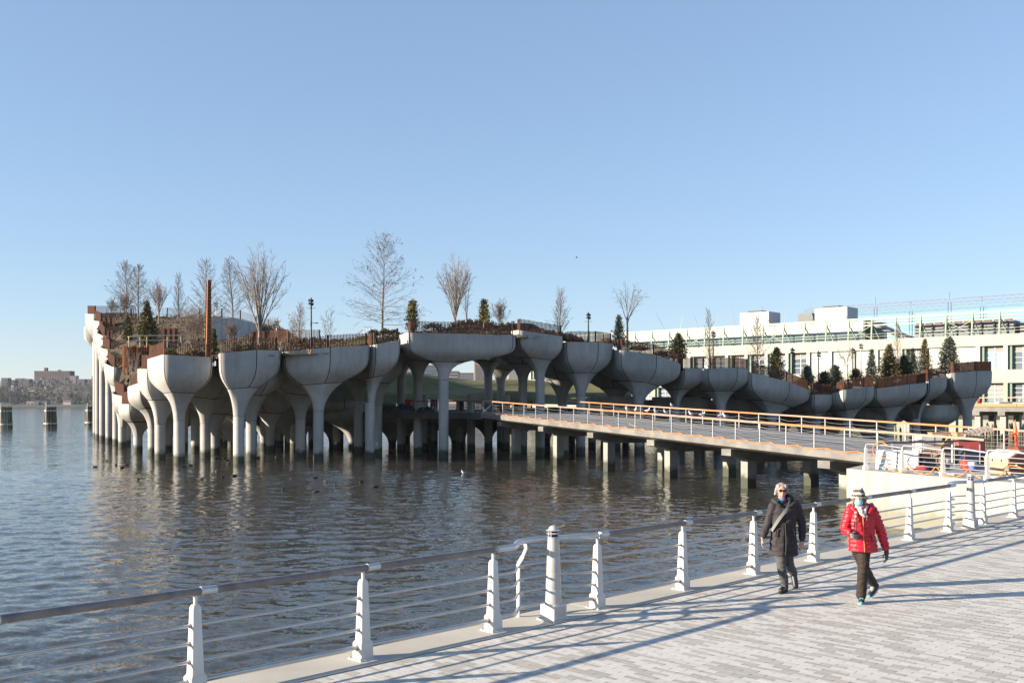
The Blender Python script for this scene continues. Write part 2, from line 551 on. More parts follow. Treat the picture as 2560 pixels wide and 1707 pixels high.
def promenade():
    slab = MB().prism([pw(-14, 0.30)[:2], pw(29.5, 0.30)[:2], pw(60, 0.3)[:2], pw(60, 45)[:2], pw(-14, 45)[:2]][::-1], -1.0, GZ - 0.045)
    so = struct(slab.build('promenade', mat('paver_bedding', (0.16, 0.148, 0.13), (0.10, 0.093, 0.083), rough=0.95, scale=6, bump=0.3)))
    # pavers: 305 x 76 mm planks laid square to the railing, half bond
    rng = random.Random(3)
    L, W, G = 0.297, 0.083, 0.0012
    tones = [((0.585, 0.55, 0.50), (0.545, 0.51, 0.46)), ((0.54, 0.505, 0.455), (0.50, 0.465, 0.42)), ((0.445, 0.405, 0.355), (0.41, 0.372, 0.325)), ((0.41, 0.372, 0.325), (0.375, 0.34, 0.297))]
    pm = [mat('paver_tone_%s' % n, a, b, rough=0.85, scale=9, detail=3, bump=0.06, bscale=160) for n, (a, b) in zip(('pale', 'cream', 'tan', 'grey'), tones)]
    cells = []
    for i in range(int(-6 / W), int(34 / W)):
        t = i * W
        off = (L / 2) if i % 2 else 0.0
        for j in range(0, 130):
            w0, w1 = 0.335 + j * L - off, 0.335 + (j + 1) * L - off
            w0 = max(w0, 0.335)
            if w1 - w0 < 0.05:
                continue
            c = pw(t, (w0 + w1) / 2)
            if c.y < 4:
                continue
            u, v = proj(c)
            if u < -420 or u > 3000 or v > 2050 or c.y > 45:
                continue
            if c.x > 16.5:
                continue
            tone = rng.choices((0, 1, 2, 3), (0.40, 0.17, 0.27, 0.16))[0]
            cells.append((t, w0, w1, tone, rng.gauss(0, 0.0003), -10.0 if (u < 0 or u > 2560 or v > 1707) else v))
    cells.sort(key=lambda c: -c[5])

    def paver_geo(l, dz):
        a, b = (l - 0.0065) / 2, (W - G) / 2
        e = 0.0009
        z = dz
        base = [(-b, -a, -0.045), (b, -a, -0.045), (b, a, -0.045), (-b, a, -0.045)]
        mid = [(-b, -a, z - e), (b, -a, z - e), (b, a, z - e), (-b, a, z - e)]
        top = [(-b + e, -a + e, z), (b - e, -a + e, z), (b - e, a - e, z), (-b + e, a - e, z)]
        return [base, mid, top]
    protos = []
    for k in range(4):
        m = MB().loft(paver_geo(L, 0.0), cap0=False)
        protos.append(m.mesh('paver', pm[k]))
    ang = math.atan2(PT.y, PT.x)
    n = 0
    rest = [MB() for _ in range(4)]
    Rm = Matrix.Rotation(ang, 4, 'Z')
    for (t, w0, w1, tone, dz, v) in cells:
        l = w1 - w0
        c = pw(t, (w0 + w1) / 2)
        if n < 300 and l > 0.3:
            o = link('paver', protos[tone], so)
            o.location = (c.x, c.y, GZ + dz)
            o.rotation_euler = (0, 0, ang)
            n += 1
        else:
            T = Matrix.Translation((c.x, c.y, GZ + dz)) @ Rm
            rest[tone].loft([[T @ Vector(p) for p in r] for r in paver_geo(l, 0)], cap0=False)
    # one joined part for the pavers past the first three hundred, its four tones as material slots
    allm = MB()
    idx = []
    for k in range(4):
        idx += [k] * len(rest[k].f)
        allm.add(rest[k].v, rest[k].f)
    me = allm.mesh('paver_field')
    for k in range(4):
        me.materials.append(pm[k])
    me.polygons.foreach_set('material_index', idx)
    stuff(link('paver_field', me, so))
    # coping along the water
    cop = MB()
    segs = [-14, -8, -2, 4, 10, 16, 22, 28.6]
    cm = struct(MB().prism([pw(-14, -0.40)[:2], pw(29.5, -0.40)[:2], pw(29.5, 0.30)[:2], pw(-14, 0.30)[:2]][::-1], -1.2, GZ - 0.03).build('quay_wall', COPING))
    for a, b in zip(segs, segs[1:]):
        p = [pw(a + 0.006, -0.47)[:2], pw(b - 0.006, -0.47)[:2], pw(b - 0.006, 0.30)[:2], pw(a + 0.006, 0.30)[:2]][::-1]
        m = MB().loft([[(x, y, GZ - 0.22) for x, y in p], [(x, y, GZ + 0.002) for x, y in p]])
        m.build('coping_slab', COPING, cm)
    MB().bar(pw(-14, 0.317, GZ - 0.012), pw(29, 0.317, GZ - 0.012), 0.012, 0.05).build('edge_strip', GREYSTEEL, cm)
    MB().tube([pw(t, -0.50, GZ - 0.08) for t in np.linspace(-14, 29, 60)], 0.055, 8).build('rubber_fender', BLACKRUBBER, cm, smooth=60)


promenade()

# ------------------------------------------------------------------ railing with its bollard bays
POST_T = [-4.08, -2.04] + [2.04 * k for k in range(0, 13)]
BAYS = [(2.04, 4.08), (16.32, 18.36)]      # bays that swing out round a bollard


def swing(t):
    for a, b in BAYS:
        if a < t < b:
            x = (t - a) / (b - a)
            if x < 0.16:
                return 0.0
            if x < 0.40:
                q = (x - 0.16) / 0.24
                return -0.30 * (q * q * (3 - 2 * q))
            if x < 0.55:
                return -0.30
            q = (x - 0.55) / 0.45
            return -0.30 * (1 - q * q * (3 - 2 * q))
    return 0.0


def railpath(a, b, z):
    n = 2 if not any(x <= a < y for x, y in BAYS) else 26
    return [pw(t, swing(t), GZ + z) for t in np.linspace(a, b, n)]


def promenade_railing():
    root = thing('promenade_railing', 'white post railing with grey tube rails along the edge of the promenade', 'railing', pw(0, 0))
    ang = math.atan2(PT.y, PT.x)

    def sq(h, z):
        return [(-h, -h, z), (h, -h, z), (h, h, z), (-h, h, z)]

    def ch(h, z, q):
        return [(-h + q, -h, z), (h - q, -h, z), (h, -h + q, z), (h, h - q, z), (h - q, h, z), (-h + q, h, z), (-h, h - q, z), (-h, -h + q, z)]
    body = MB().loft([ch(0.085, 0.012, 0.006), ch(0.085, 0.185, 0.006), ch(0.064, 0.215, 0.006), ch(0.044, 0.875, 0.006), ch(0.030, 0.905, 0.006)])
    body.tube([(0, 0, 0.90), (0, 0, 0.995)], 0.021, 10)
    bm_ = body.mesh('post', WHITE_STEEL, 30)
    pl = MB().cbox((0, 0, 0.006), (0.25, 0.25, 0.013), b=0.004).mesh('base_plate', WHITE_STEEL)
    bo = MB().lathe([(0.013, 0.012), (0.013, 0.028), (0.007, 0.034)], 8).mesh('anchor_bolt', GREYSTEEL)
    cols = {r: MB().tube([(-0.012, 0, 0), (0.012, 0, 0)], r, 10).mesh('rail_collar', GREYSTEEL, 40) for r in (0.026, 0.038)}
    for t in POST_T:
        c = pw(t, 0)
        o = link('post', bm_, root)
        o.location = c
        o.rotation_euler = (0, 0, ang)
        link('base_plate', pl, o)
        for sx in (-1, 1):
            for sy in (-1, 1):
                link('anchor_bolt', bo, o).location = (sx * 0.103, sy * 0.103, 0)
        # collars where the rails meet the post
        for z, r in ((0.70, 0.026), (0.52, 0.026), (0.34, 0.026), (0.14, 0.038)):
            for s in (-1, 1):
                q = 0.052 + (0.72 - z) * 0.028 if z > 0.2 else 0.085
                link('rail_collar', cols[r], o).location = (s * (q + 0.005), 0, z)
    for a, b in zip(POST_T, POST_T[1:]):
        bay = any(x <= a < y for x, y in BAYS)
        if bay:
            p = railpath(a, b, 1.03)
            MB().tube(p, 0.041, 14).build('handrail', STAINLESS_MATT, root, smooth=60)
        else:
            prev = any(abs(y - a) < 0.01 for x, y in BAYS)
            MB().tube([pw(a + 0.22, 0, GZ + 1.03), pw(b + 0.06, 0, GZ + 1.03)], 0.041, 14).build('handrail', RAILWOOD, root, smooth=60)
            MB().tube([pw(a + 0.055, 0, GZ + 1.03), pw(a + 0.225, 0, GZ + 1.03)], 0.0425, 14).build('sleeve', STAINLESS_MATT, root, smooth=60)
            MB().tube([pw(a + 0.053, 0, GZ + 1.03), pw(a + 0.066, 0, GZ + 1.03)], 0.046, 14).build('sleeve_ring', WHITE_STEEL, root, smooth=60)
        for z, r in ((0.70, 0.0165), (0.52, 0.0165), (0.34, 0.0165), (0.14, 0.029)):
            MB().tube(railpath(a + 0.03, b - 0.03, z), r, 10).build('lower_rail', STAINLESS, root, smooth=60)
    for a, b in BAYS:
        t = a + 0.40 * (b - a)
        m = MB()
        pts = [(t - 0.02, -0.30, 0.0), (t - 0.015, -0.30, 0.72), (t + 0.03, -0.26, 0.82), (t + 0.11, -0.275, 0.92), (t + 0.12, -0.30, 0.99)]
        p = [pw(x, w - 0.05, GZ + z) for x, w, z in pts]
        for q0, q1 in zip(p, p[1:]):
            m.bar(q0, q1, 0.055, 0.022, up=(PT.x, PT.y, 0))
        for z in (0.70, 0.52, 0.34, 0.14):
            m.bar(pw(t - 0.02, -0.34, GZ + z - 0.035), pw(t + 0.05, -0.31, GZ + z - 0.035), 0.02, 0.016)
        m.build('curved_bracket_post', WHITE_STEEL, root)


promenade_railing()


def bollard(t, label):
    c = pw(t, 0.10)
    ang = math.atan2(PT.y, PT.x)
    root = thing('light_bollard', label, 'bollard', c, 'lighthouse bollards on the promenade coping', ang, absolute=False)
    silver = mat('silver_paint', (0.50, 0.485, 0.46), (0.43, 0.42, 0.40), rough=0.42, metal=0.15, scale=3, bump=0.04)
    MB().loft([[(x * h, y * h, z) for x, y in ((-1, -1), (1, -1), (1, 1), (-1, 1))] for h, z in ((0.165, 0.003), (0.165, 0.014), (0.142, 0.034))]).build('base_flange', silver, root)
    bb = MB().cbox((0, 0, 0.122), (0.262, 0.262, 0.18), b=0.012).build('base_block', WHITE_STEEL, root)
    MB().box((0.0, -0.1325, 0.122), (0.20, 0.003, 0.135)).build('access_panel', silver, bb)
    prof = [(0.112, 0.205), (0.112, 0.215), (0.104, 0.42), (0.1035, 0.424), (0.105, 0.428), (0.0965, 0.64), (0.0955, 0.644), (0.0965, 0.648), (0.088, 0.86), (0.087, 0.864), (0.088, 0.868), (0.078, 1.10), (0.082, 1.105), (0.082, 1.115)]
    MB().lathe(prof, 28).build('shaft', silver, root, smooth=35)
    blue = mat('blue_lens', (0.03, 0.015, 0.22), (0.02, 0.01, 0.14), rough=0.15)
    MB().lathe([(0.058, 1.115), (0.058, 1.21)], 20).build('lens', blue, root, smooth=40)
    MB().lathe([(0.05, 1.152), (0.094, 1.156), (0.096, 1.161), (0.075, 1.170), (0.05, 1.173)], 24).build('louvre_ring', silver, root, smooth=35)
    m = MB()
    for k in range(4):
        a = k * PI / 2 + 0.3
        m.tube([(0.069 * math.cos(a), 0.069 * math.sin(a), 1.11), (0.069 * math.cos(a), 0.069 * math.sin(a), 1.21)], 0.0075, 6)
    m.build('cap_pins', silver, root)
    prof = [(0.05, 1.200), (0.102, 1.200), (0.104, 1.206), (0.072, 1.213)] + [(0.068 * math.cos(a), 1.213 + 0.056 * math.sin(a)) for a in np.linspace(0.1, PI / 2 - 0.04, 7)]
    MB().lathe(prof, 24).build('dome_cap', silver, root, smooth=35)


bollard(3.06, 'silver lighthouse bollard on square base, alone in the water-side foreground near the picture centre')
bollard(17.34, 'silver lighthouse bollard on square base, the smaller one in front of the white wall')

# ================================================================== abutment platform
AZ = 2.22
ABL = [(14.45, 43.0), (16.0, 39.1), (17.4, 36.0), (19.6, 31.6)]     # foot of the white wall, going towards the promenade


def abutment():
    poly = ABL + [(46, 30), (60, 62), (26.0, 51.9), (17.6, 48.0)]
    w = MB().prism(poly, -1.0, AZ - 0.012)
    wo = w.build('abutment_wall', None)
    m, nt, b = new_mat('abutment_concrete_algae')
    L, N = nt.links.new, nt.nodes.new
    geo = N('ShaderNodeNewGeometry')
    sp = N('ShaderNodeSeparateXYZ'); L(geo.outputs['Position'], sp.inputs[0])
    mp = N('ShaderNodeMapping'); mp.inputs['Scale'].default_value = (1.6, 1.6, 0.22); L(geo.outputs['Position'], mp.inputs[0])
    n1 = N('ShaderNodeTexNoise'); n1.inputs['Scale'].default_value = 1.2; n1.inputs['Detail'].default_value = 6; L(mp.outputs[0], n1.inputs['Vector'])
    r1 = N('ShaderNodeValToRGB'); r1.color_ramp.elements[0].position = 0.3; r1.color_ramp.elements[1].position = 0.7
    r1.color_ramp.elements[0].color = (0.29, 0.272, 0.243, 1); r1.color_ramp.elements[1].color = (0.385, 0.366, 0.332, 1); L(n1.outputs['Fac'], r1.inputs[0])
    n2 = N('ShaderNodeTexNoise'); n2.inputs['Scale'].default_value = 2.5; n2.inputs['Detail'].default_value = 6; L(geo.outputs['Position'], n2.inputs['Vector'])
    ad = N('ShaderNodeMath'); ad.operation = 'MULTIPLY_ADD'; ad.inputs[1].default_value = -1.1; L(n2.outputs['Fac'], ad.inputs[0]); L(sp.outputs['Z'], ad.inputs[2])
    r2 = N('ShaderNodeValToRGB'); r2.color_ramp.elements[0].position = 0.0; r2.color_ramp.elements[1].position = 0.45
    r2.color_ramp.elements[0].color = (0.9, 0.9, 0.9, 1); r2.color_ramp.elements[1].color = (0, 0, 0, 1); L(ad.outputs[0], r2.inputs[0])
    mx = N('ShaderNodeMix'); mx.data_type = 'RGBA'; L(r2.outputs['Color'], mx.inputs['Factor']); L(r1.outputs['Color'], mx.inputs['A']); mx.inputs['B'].default_value = (0.20, 0.195, 0.145, 1)
    L(mx.outputs['Result'], b.inputs['Base Color']); b.inputs['Roughness'].default_value = 0.8
    wo.data.materials.append(m)
    tag(wo, 'white concrete abutment wall with greenish algae along the waterline', 'wall')
    struct(MB().prism(poly, AZ - 0.012, AZ).build('abutment_deck', mat('dusty_deck', (0.42, 0.40, 0.37), (0.30, 0.285, 0.26), rough=0.9, scale=0.8)))
    # timber fender floating at the foot of the wall
    t = MB().bar((15.6, 38.6, 0.06), (17.3, 34.9, 0.06), 0.5, 0.28)
    tag(t.build('floating_timber', mat('wet_black_timber', (0.03, 0.027, 0.024), rough=0.5)), 'black floating timber at the foot of the white wall', 'timber')


abutment()


def abutment_railing():
    root = thing('abutment_railing', 'silver pipe railing with hooked top rail on the white abutment wall', 'railing', (14.6, 43, AZ))
    us = [2152, 2243, 2344, 2455, 2580, 2720]
    base = []
    seg = [Vector(p) for p in ABL]
    # posts stand just inside the wall top
    d = [1.2, 5.0, 8.4, 11.6, 14.3]
    P = []
    for u in us:
        best = None
        for a, b in zip(seg, seg[1:]):
            dd = (b - a)
            q = onray(u, a, dd)
            s = (q - a).dot(dd) / dd.length_squared
            if -0.15 <= s <= 1.4:
                best = q
                if s <= 1.0:
                    break
        P.append(Vector((best.x + 0.25, best.y + 0.1, AZ)))
    for i, p in enumerate(P):
        m = MB()
        m.loft([[(p.x + sx * h, p.y + sy * h, p.z + z) for sx, sy in ((-1, -1), (1, -1), (1, 1), (-1, 1))] for h, z in ((0.10, 0.0), (0.10, 0.16), (0.065, 0.17), (0.05, 0.93))])
        m.build('post', WHITE_STEEL, root)
    for i in range(len(P) - 1):
        a, b = P[i], P[i + 1]
        top = [a + Vector((0, 0, 0.90)), a + Vector((0, 0, 1.0)), a.lerp(b, 0.02) + Vector((0, 0, 1.07)), a.lerp(b, 0.06) + Vector((0, 0, 1.095)), a.lerp(b, 0.5) + Vector((0, 0, 1.08)), b + Vector((0, 0, 1.0))]
        MB().tube(top, 0.04, 10).build('top_rail', STAINLESS_MATT, root, smooth=60)
        for z in (0.85, 0.68, 0.50, 0.33, 0.15):
            MB().tube([a + Vector((0, 0, z)), b + Vector((0, 0, z))], 0.016, 8).build('lower_rail', STAINLESS_MATT, root, smooth=60)
    # second, dark-topped rail behind
    r2 = thing('dark_handrail', 'dark round handrail on thin posts behind the white barriers', 'railing', (17.2, 45, AZ))
    q = [pd(2196, 1107, 45), pd(2330, 1104, 44.3), pd(2467, 1100, 43.6)]
    MB().tube(q, 0.05, 10).build('handrail', DARKSTEEL, r2, smooth=60)
    for u, y in ((2231, 44.8), (2310, 44.4), (2386, 44.0), (2450, 43.7)):
        t = pd(u, 1105, y)
        MB().tube([(t.x, t.y, AZ), (t.x, t.y, t.z)], 0.022, 8).build('post', GREYSTEEL, r2)
    # orange hose looped along the rail
    pts = []
    for k, (u, v) in enumerate([(2218, 1112), (2205, 1105), (2190, 1108), (2182, 1122), (2186, 1136), (2196, 1143), (2212, 1145), (2218, 1150), (2222, 1165), (2234, 1178), (2252, 1180), (2266, 1172), (2272, 1164), (2285, 1176), (2305, 1185), (2325, 1183), (2338, 1168), (2346, 1172), (2362, 1188), (2384, 1192), (2408, 1186), (2421, 1173), (2432, 1184), (2452, 1195)]):
        w = onray(u, Vector(ABL[0]), Vector(ABL[-1]) - Vector(ABL[0]))
        pts.append(pd(u, v, w.y + 0.02))
    pts2 = []
    for (u, v) in [(2488, 1197), (2500, 1189), (2512, 1178), (2524, 1164), (2540, 1165), (2562, 1172), (2600, 1176)]:
        w = onray(u, Vector(ABL[0]), Vector(ABL[-1]) - Vector(ABL[0]))
        pts2.append(pd(u, v, w.y + 0.02))

    def smooth_path(p, n=4):
        out = []
        for i in range(len(p) - 1):
            a, b, c, d = p[max(i - 1, 0)], p[i], p[i + 1], p[min(i + 2, len(p) - 1)]
            for k in range(n):
                t = k / n
                out.append(0.5 * ((2 * b) + (c - a) * t + (2 * a - 5 * b + 4 * c - d) * t * t + (3 * b - a - 3 * c + d) * t ** 3))
        out.append(p[-1])
        return out
    hm = mat('orange_cord', (0.85, 0.30, 0.06), (0.75, 0.24, 0.05), rough=0.5)
    h = MB().tube(smooth_path(pts), 0.02, 6).tube(smooth_path(pts2), 0.02, 6)
    tag(h.build('extension_cord', hm, smooth=60), 'orange extension cord looped along the silver abutment railing', 'cord')
    globals()['smooth_path'] = smooth_path
    globals()['CORDM'] = hm


abutment_railing()

# ================================================================== gangway bridge
GM, GD, GN = Vector((8.7075, 70.3597)), Vector((0.42078, -0.90716)), Vector((0.90716, 0.42078))


def gw(s, off, z):
    return Vector((GM.x + GD.x * s + GN.x * off, GM.y + GD.y * s + GN.y * off, z))


def deckz(s):
    return 3.38 - 0.0337 * s


OFF0, OFF1 = -1.3, 7.7


def gangway():
    root = thing('gangway_bridge', 'long concrete gangway on square piles with orange timber handrails, leading to the island', 'bridge', gw(0, 3.2, 0))
    s0, s1 = -24.5, 25.5
    N = 25
    ss = np.linspace(s0, s1, N)

    def strip(o0, o1, t0, t1, name, m):
        """slab between offsets o0..o1, from deck + t0 up to deck + t1"""
        rings = []
        for s in ss:
            z = deckz(s)
            rings.append([gw(s, o0, z + t0), gw(s, o1, z + t0), gw(s, o1, z + t1), gw(s, o0, z + t1)])
        return MB().loft(rings).build(name, m, root)
    # fascia with a canted lower edge
    rings = []
    for s in ss:
        z = deckz(s)
        rings.append([gw(s, OFF0, z - 0.02), gw(s, OFF0 - 0.10, z - 0.10), gw(s, OFF0 - 0.10, z - 0.44), gw(s, OFF0 + 0.35, z - 0.60), gw(s, OFF0 + 0.35, z - 0.02)])
    MB().loft(rings).build('near_edge_beam', DECKC, root)
    strip(OFF1 - 0.35, OFF1 + 0.10, -0.5, -0.01, 'far_edge_beam', DECKC)
    strip(OFF0 + 0.352, OFF1 - 0.352, -0.32, -0.03, 'deck_slab', DECKC)
    # deck boards, laid along the bridge
    nb = 14
    for k in range(nb):
        a = OFF0 + 0.03 + (OFF1 - OFF0 - 0.06) * k / nb
        b = OFF0 + 0.03 + (OFF1 - OFF0 - 0.06) * (k + 1) / nb - 0.02
        strip(a, b, -0.02, 0.004 + 0.003 * (k % 3), 'deck_board', DECKTOP)
    for o in (1.5, 3.2, 5.4):
        strip(o - 0.35, o + 0.35, -0.95, -0.33, 'girder', DECKC)
    # bents: pile cap with two square piles
    for k in range(6):
        s = -20.5 + 8.17 * k
        z = deckz(s)
        cap = MB()
        cap.add([gw(s - 0.45, OFF0 - 0.02, z - 0.61), gw(s + 0.45, OFF0 - 0.02, z - 0.61), gw(s + 0.45, OFF0 - 0.02, z - 1.0), gw(s - 0.45, OFF0 - 0.02, z - 1.0),
                 gw(s - 0.45, 0.75, z - 1.42), gw(s + 0.45, 0.75, z - 1.42), gw(s - 0.45, 5.6, z - 1.42), gw(s + 0.45, 5.6, z - 1.42),
                 gw(s - 0.45, OFF1, z - 0.9), gw(s + 0.45, OFF1, z - 0.9), gw(s - 0.45, OFF1, z - 0.61), gw(s + 0.45, OFF1, z - 0.61)],
                [(0, 1, 2, 3), (3, 2, 5, 4), (4, 5, 7, 6), (6, 7, 9, 8), (8, 9, 11, 10), (10, 11, 1, 0), (0, 3, 4, 6, 8, 10), (1, 11, 9, 7, 5, 2)])
        cap.build('pile_cap', DECKC, root)
        for o in (0.0, 4.8):
            m = MB()
            q = []
            for zz, h in ((-1.5, 0.32), (z - 1.2, 0.32)):
                q.append([gw(s + a * h, o + 0.32 + b * h, zz) for a, b in ((-1, -1), (-1, 1), (1, 1), (1, -1))])
            m.loft(q).build('pile', PILEC, root)
    # railings
    for off, nm in ((OFF0 + 0.12, 'near'), (OFF1 - 0.12, 'far')):
        top = s1 + 7 if nm == 'far' else s1 + 4.5
        sp = np.arange(s0, top, 2.2)
        for s in sp:
            zz = deckz(s)
            MB().bar(gw(s, off, zz - 0.02), gw(s, off, zz + 1.08), 0.075, 0.05, up=(GN.x, GN.y, 0)).build('rail_post', GREYSTEEL, root)
        a = s0
        k = 0
        while a < top - 0.5:
            b = min(a + (6.6 if k % 3 else 4.4), top)
            MB().bar(gw(a + 0.004, off, deckz(a) + 1.10), gw(b - 0.004, off, deckz(b) + 1.10), 0.15, 0.095).build('timber_handrail', CEDAR if k % 3 != 1 else CEDAR2, root)
            a = b
            k += 1
        for j, z in enumerate((0.22, 0.42, 0.62, 0.84)):
            m = MB()
            rr = random.Random(j + (7 if nm == 'far' else 0))
            for q0, q1 in zip(sp, sp[1:]):
                sag = rr.uniform(0.02, 0.13)
                pts = [gw(q0 + (q1 - q0) * x, off, deckz(q0 + (q1 - q0) * x) + z - sag * 4 * x * (1 - x)) for x in np.linspace(0, 1, 6)]
                m.tube(pts, 0.008, 4)
            m.build('sagging_cable', GREYSTEEL, root)
    # orange cord pinned along the near edge
    pts = []
    sp = np.arange(s0 + 1, s1 - 1, 2.2)
    for q in sp:
        pts.append(gw(q, OFF0 - 0.02, deckz(q) + 0.05))
        pts.append(gw(q + 1.0, OFF0 - 0.12, deckz(q) - 0.14))
    c = MB().tube(smooth_path(pts, 3), 0.022, 6).build('extension_cord', CORDM, smooth=60)
    tag(c, 'orange cord pinned in sagging loops along the near edge of the gangway', 'cord')
    # odds and ends of timber leaning on the rail
    for i, (u0, v0, u1, v1, y) in enumerate([(1203, 1015, 1216, 1029, 90.5), (1208, 1030, 1228, 1012, 90), (1206, 1022, 1213, 1028, 90.2), (1573, 1059, 1592, 1067, 69)]):
        p, q = pd(u0, v0, y), pd(u1, v1, y)
        o = MB().bar(p, q, 0.08, 0.06).build('timber_offcut', mat('pale_timber', (0.72, 0.66, 0.58), (0.6, 0.54, 0.47), rough=0.7))
        tag(o, ['pale batten leaning down to the right on the far end of the gangway edge', 'pale batten leaning up to the right on the far end of the gangway edge', 'short pale batten among the leaning ones at the far gangway edge', 'pale stick lying on the deck by the near gangway railing'][i], 'timber', 'timber offcuts on the gangway')


PILEC = concrete_pod('pile_concrete', (0.33, 0.315, 0.285))
CEDAR2 = mat('fresh_orange_timber', (0.60, 0.21, 0.07), (0.52, 0.17, 0.055), rough=0.6, scale=3)
gangway()

# landing where the gangway meets the island
LANDZ = deckz(-24.5)


def landing():
    g0, g1 = gw(-24.5, OFF0, 0), gw(-24.5, OFF1, 0)
    poly = [(g0.x, g0.y), (g1.x, g1.y), (8.5, 104.5), (6, 112), (-14, 110), (-16, 102), (-9.5, 98.2), (-5.2, 96.2)]
    m = MB().prism(poly, LANDZ - 0.6, LANDZ - 0.004)
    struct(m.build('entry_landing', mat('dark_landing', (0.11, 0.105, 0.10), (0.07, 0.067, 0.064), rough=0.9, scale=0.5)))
    root = thing('landing_railing', 'dark timber-topped railing curving left at the island end of the gangway', 'railing', (g0.x, g0.y, LANDZ))
    edge = [Vector((g0.x, g0.y)), Vector((-5.2, 96.2)), Vector((-9.5, 98.2))]
    pts = smooth_path([Vector((p.x, p.y, LANDZ + 1.08)) for p in edge], 4)
    for p in pts:
        MB().bar((p.x, p.y, LANDZ), (p.x, p.y, LANDZ + 1.05), 0.06, 0.04).build('rail_post', GREYSTEEL, root)
    MB().tube(pts, 0.07, 6).build('timber_handrail', mat('dark_cedar', (0.26, 0.11, 0.06), (0.18, 0.07, 0.04)), root)


landing()

# ================================================================== the island: tulip pods
PROF = [(0, 1), (0.10, 1.0), (0.20, 0.992), (0.27, 0.97), (0.33, 0.93), (0.39, 0.85), (0.45, 0.73), (0.51, 0.57), (0.57, 0.42), (0.63, 0.30), (0.70, 0.20), (0.78, 0.115), (0.88, 0.04), (1, 0)]
PROF_FLAT = [(0, 1), (0.12, 1.0), (0.24, 1.0), (0.31, 0.985), (0.37, 0.95), (0.42, 0.88), (0.47, 0.75), (0.515, 0.58), (0.56, 0.40), (0.61, 0.24), (0.67, 0.13), (0.75, 0.06), (0.87, 0.015), (1, 0)]


def round_poly(corners, rad=0.55, per=5):
    """closed outline of (x, y, z) corners with rounded corners; returns points and the seam index of each corner"""
    n = len(corners)
    pts, seam = [], []
    for i in range(n):
        a, b, c = corners[i - 1], corners[i], corners[(i + 1) % n]
        da, dc = (a - b), (c - b)
        ra = min(rad, da.length * 0.4)
        rc = min(rad, dc.length * 0.4)
        p0, p1 = b + da.normalized() * ra, b + dc.normalized() * rc
        loc = []
        for k in range(per):
            t = k / (per - 1)
            loc.append((1 - t) ** 2 * p0 + 2 * t * (1 - t) * b + t * t * p1)
        seam.append(len(pts) + per // 2)
        pts.extend(loc)
        # straight run to the next corner
        nxt = corners[(i + 1) % n]
        q = nxt - (nxt - b).normalized() * min(rad, (nxt - b).length * 0.4)
        for k in (1, 2, 3):
            pts.append(p1.lerp(q, k / 4))
    return pts, seam


def pod(label, corners, col, neck, rc=0.45, prof=PROF, split=True, group='tulip pods of the island', joint=0.57, rad=0.55, soil=True, seams=None):
    """one concrete tulip: petals down to a joint, the neck below it, the round column in the water"""
    corners = [Vector(c) for c in corners]
    # counter-clockwise in plan
    ar = sum(corners[i - 1].x * corners[i].y - corners[i].x * corners[i - 1].y for i in range(len(corners)))
    if ar < 0:
        corners = corners[::-1]
    pts, seam = round_poly(corners, rad)
    n = len(pts)
    c = Vector(col)
    root = thing('tulip_pod', label, 'pod', (c.x, c.y, 0), group)
    ang = [math.atan2(p.y - c.y, p.x - c.x) for p in pts]

    def ring(q, g, inset=0.0):
        out = []
        for p, a in zip(pts, ang):
            d = Vector((p.x - c.x, p.y - c.y))
            gg = g
            x = c.x + d.x * gg + (1 - gg) * rc * math.cos(a)
            y = c.y + d.y * gg + (1 - gg) * rc * math.sin(a)
            if inset:
                dd = Vector((x - c.x, y - c.y))
                l = dd.length
                x, y = c.x + dd.x * (l - inset) / l, c.y + dd.y * (l - inset) / l
            out.append(Vector((x, y, p.z + (neck - p.z) * q)))
        return out
    up = [(q, g) for q, g in prof if q <= joint + 1e-6]
    lo = [(q, g) for q, g in prof if q >= joint - 1e-6]
    R_up = [ring(q, g) for q, g in up]
    if split:
        k = len(seam)
        for i in range(k):
            a, b = seam[i], seam[(i + 1) % k]
            idx = list(range(a, b + 1)) if b > a else list(range(a, n)) + list(range(0, b + 1))
            rings = []
            for r in R_up:
                row = [r[j].copy() for j in idx]
                e0 = (row[1] - row[0]); e1 = (row[-2] - row[-1])
                row[0] += e0.normalized() * min(0.036, e0.length * 0.35)
                row[-1] += e1.normalized() * min(0.036, e1.length * 0.35)
                rings.append(row)
            rings[-1] = [p + Vector((0, 0, 0.055)) for p in rings[-1]]
            m = MB().loft(rings, closed=False)
            # thickness of the rim
            top = rings[0]
            inn = [p + (Vector((c.x, c.y, p.z)) - p).normalized() * 0.22 for p in top]
            m.loft([inn, top], closed=False)
            m.loft([[p - Vector((0, 0, 0.6)) for p in inn], inn], closed=False)
            m.build('petal', CONC, root, smooth=35)
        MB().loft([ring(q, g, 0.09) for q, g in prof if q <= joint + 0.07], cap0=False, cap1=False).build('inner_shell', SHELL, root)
    else:
        m = MB().loft(R_up, cap0=False, cap1=False)
        m.build('bowl', CONC, root, smooth=35)
    MB().loft([ring(q, g) for q, g in lo], cap0=False, cap1=False).build('neck', CONC, root, smooth=60)
    MB().lathe([(rc, -1.5), (rc, neck - 0.02)], 20, (c.x, c.y, 0)).build('column', CONC, root, smooth=40)
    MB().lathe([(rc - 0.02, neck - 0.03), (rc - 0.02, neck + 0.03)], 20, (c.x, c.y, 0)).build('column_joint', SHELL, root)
    if soil:
        s = [p + (Vector((c.x, c.y, p.z)) - p) * 0.05 - Vector((0, 0, 0.22)) for p in pts]
        MB().add(s + [Vector((c.x, c.y, sum(p.z for p in s) / n))], [(i, (i + 1) % n, n) for i in range(n)]).build('soil_fill', SOIL, root)
    return root


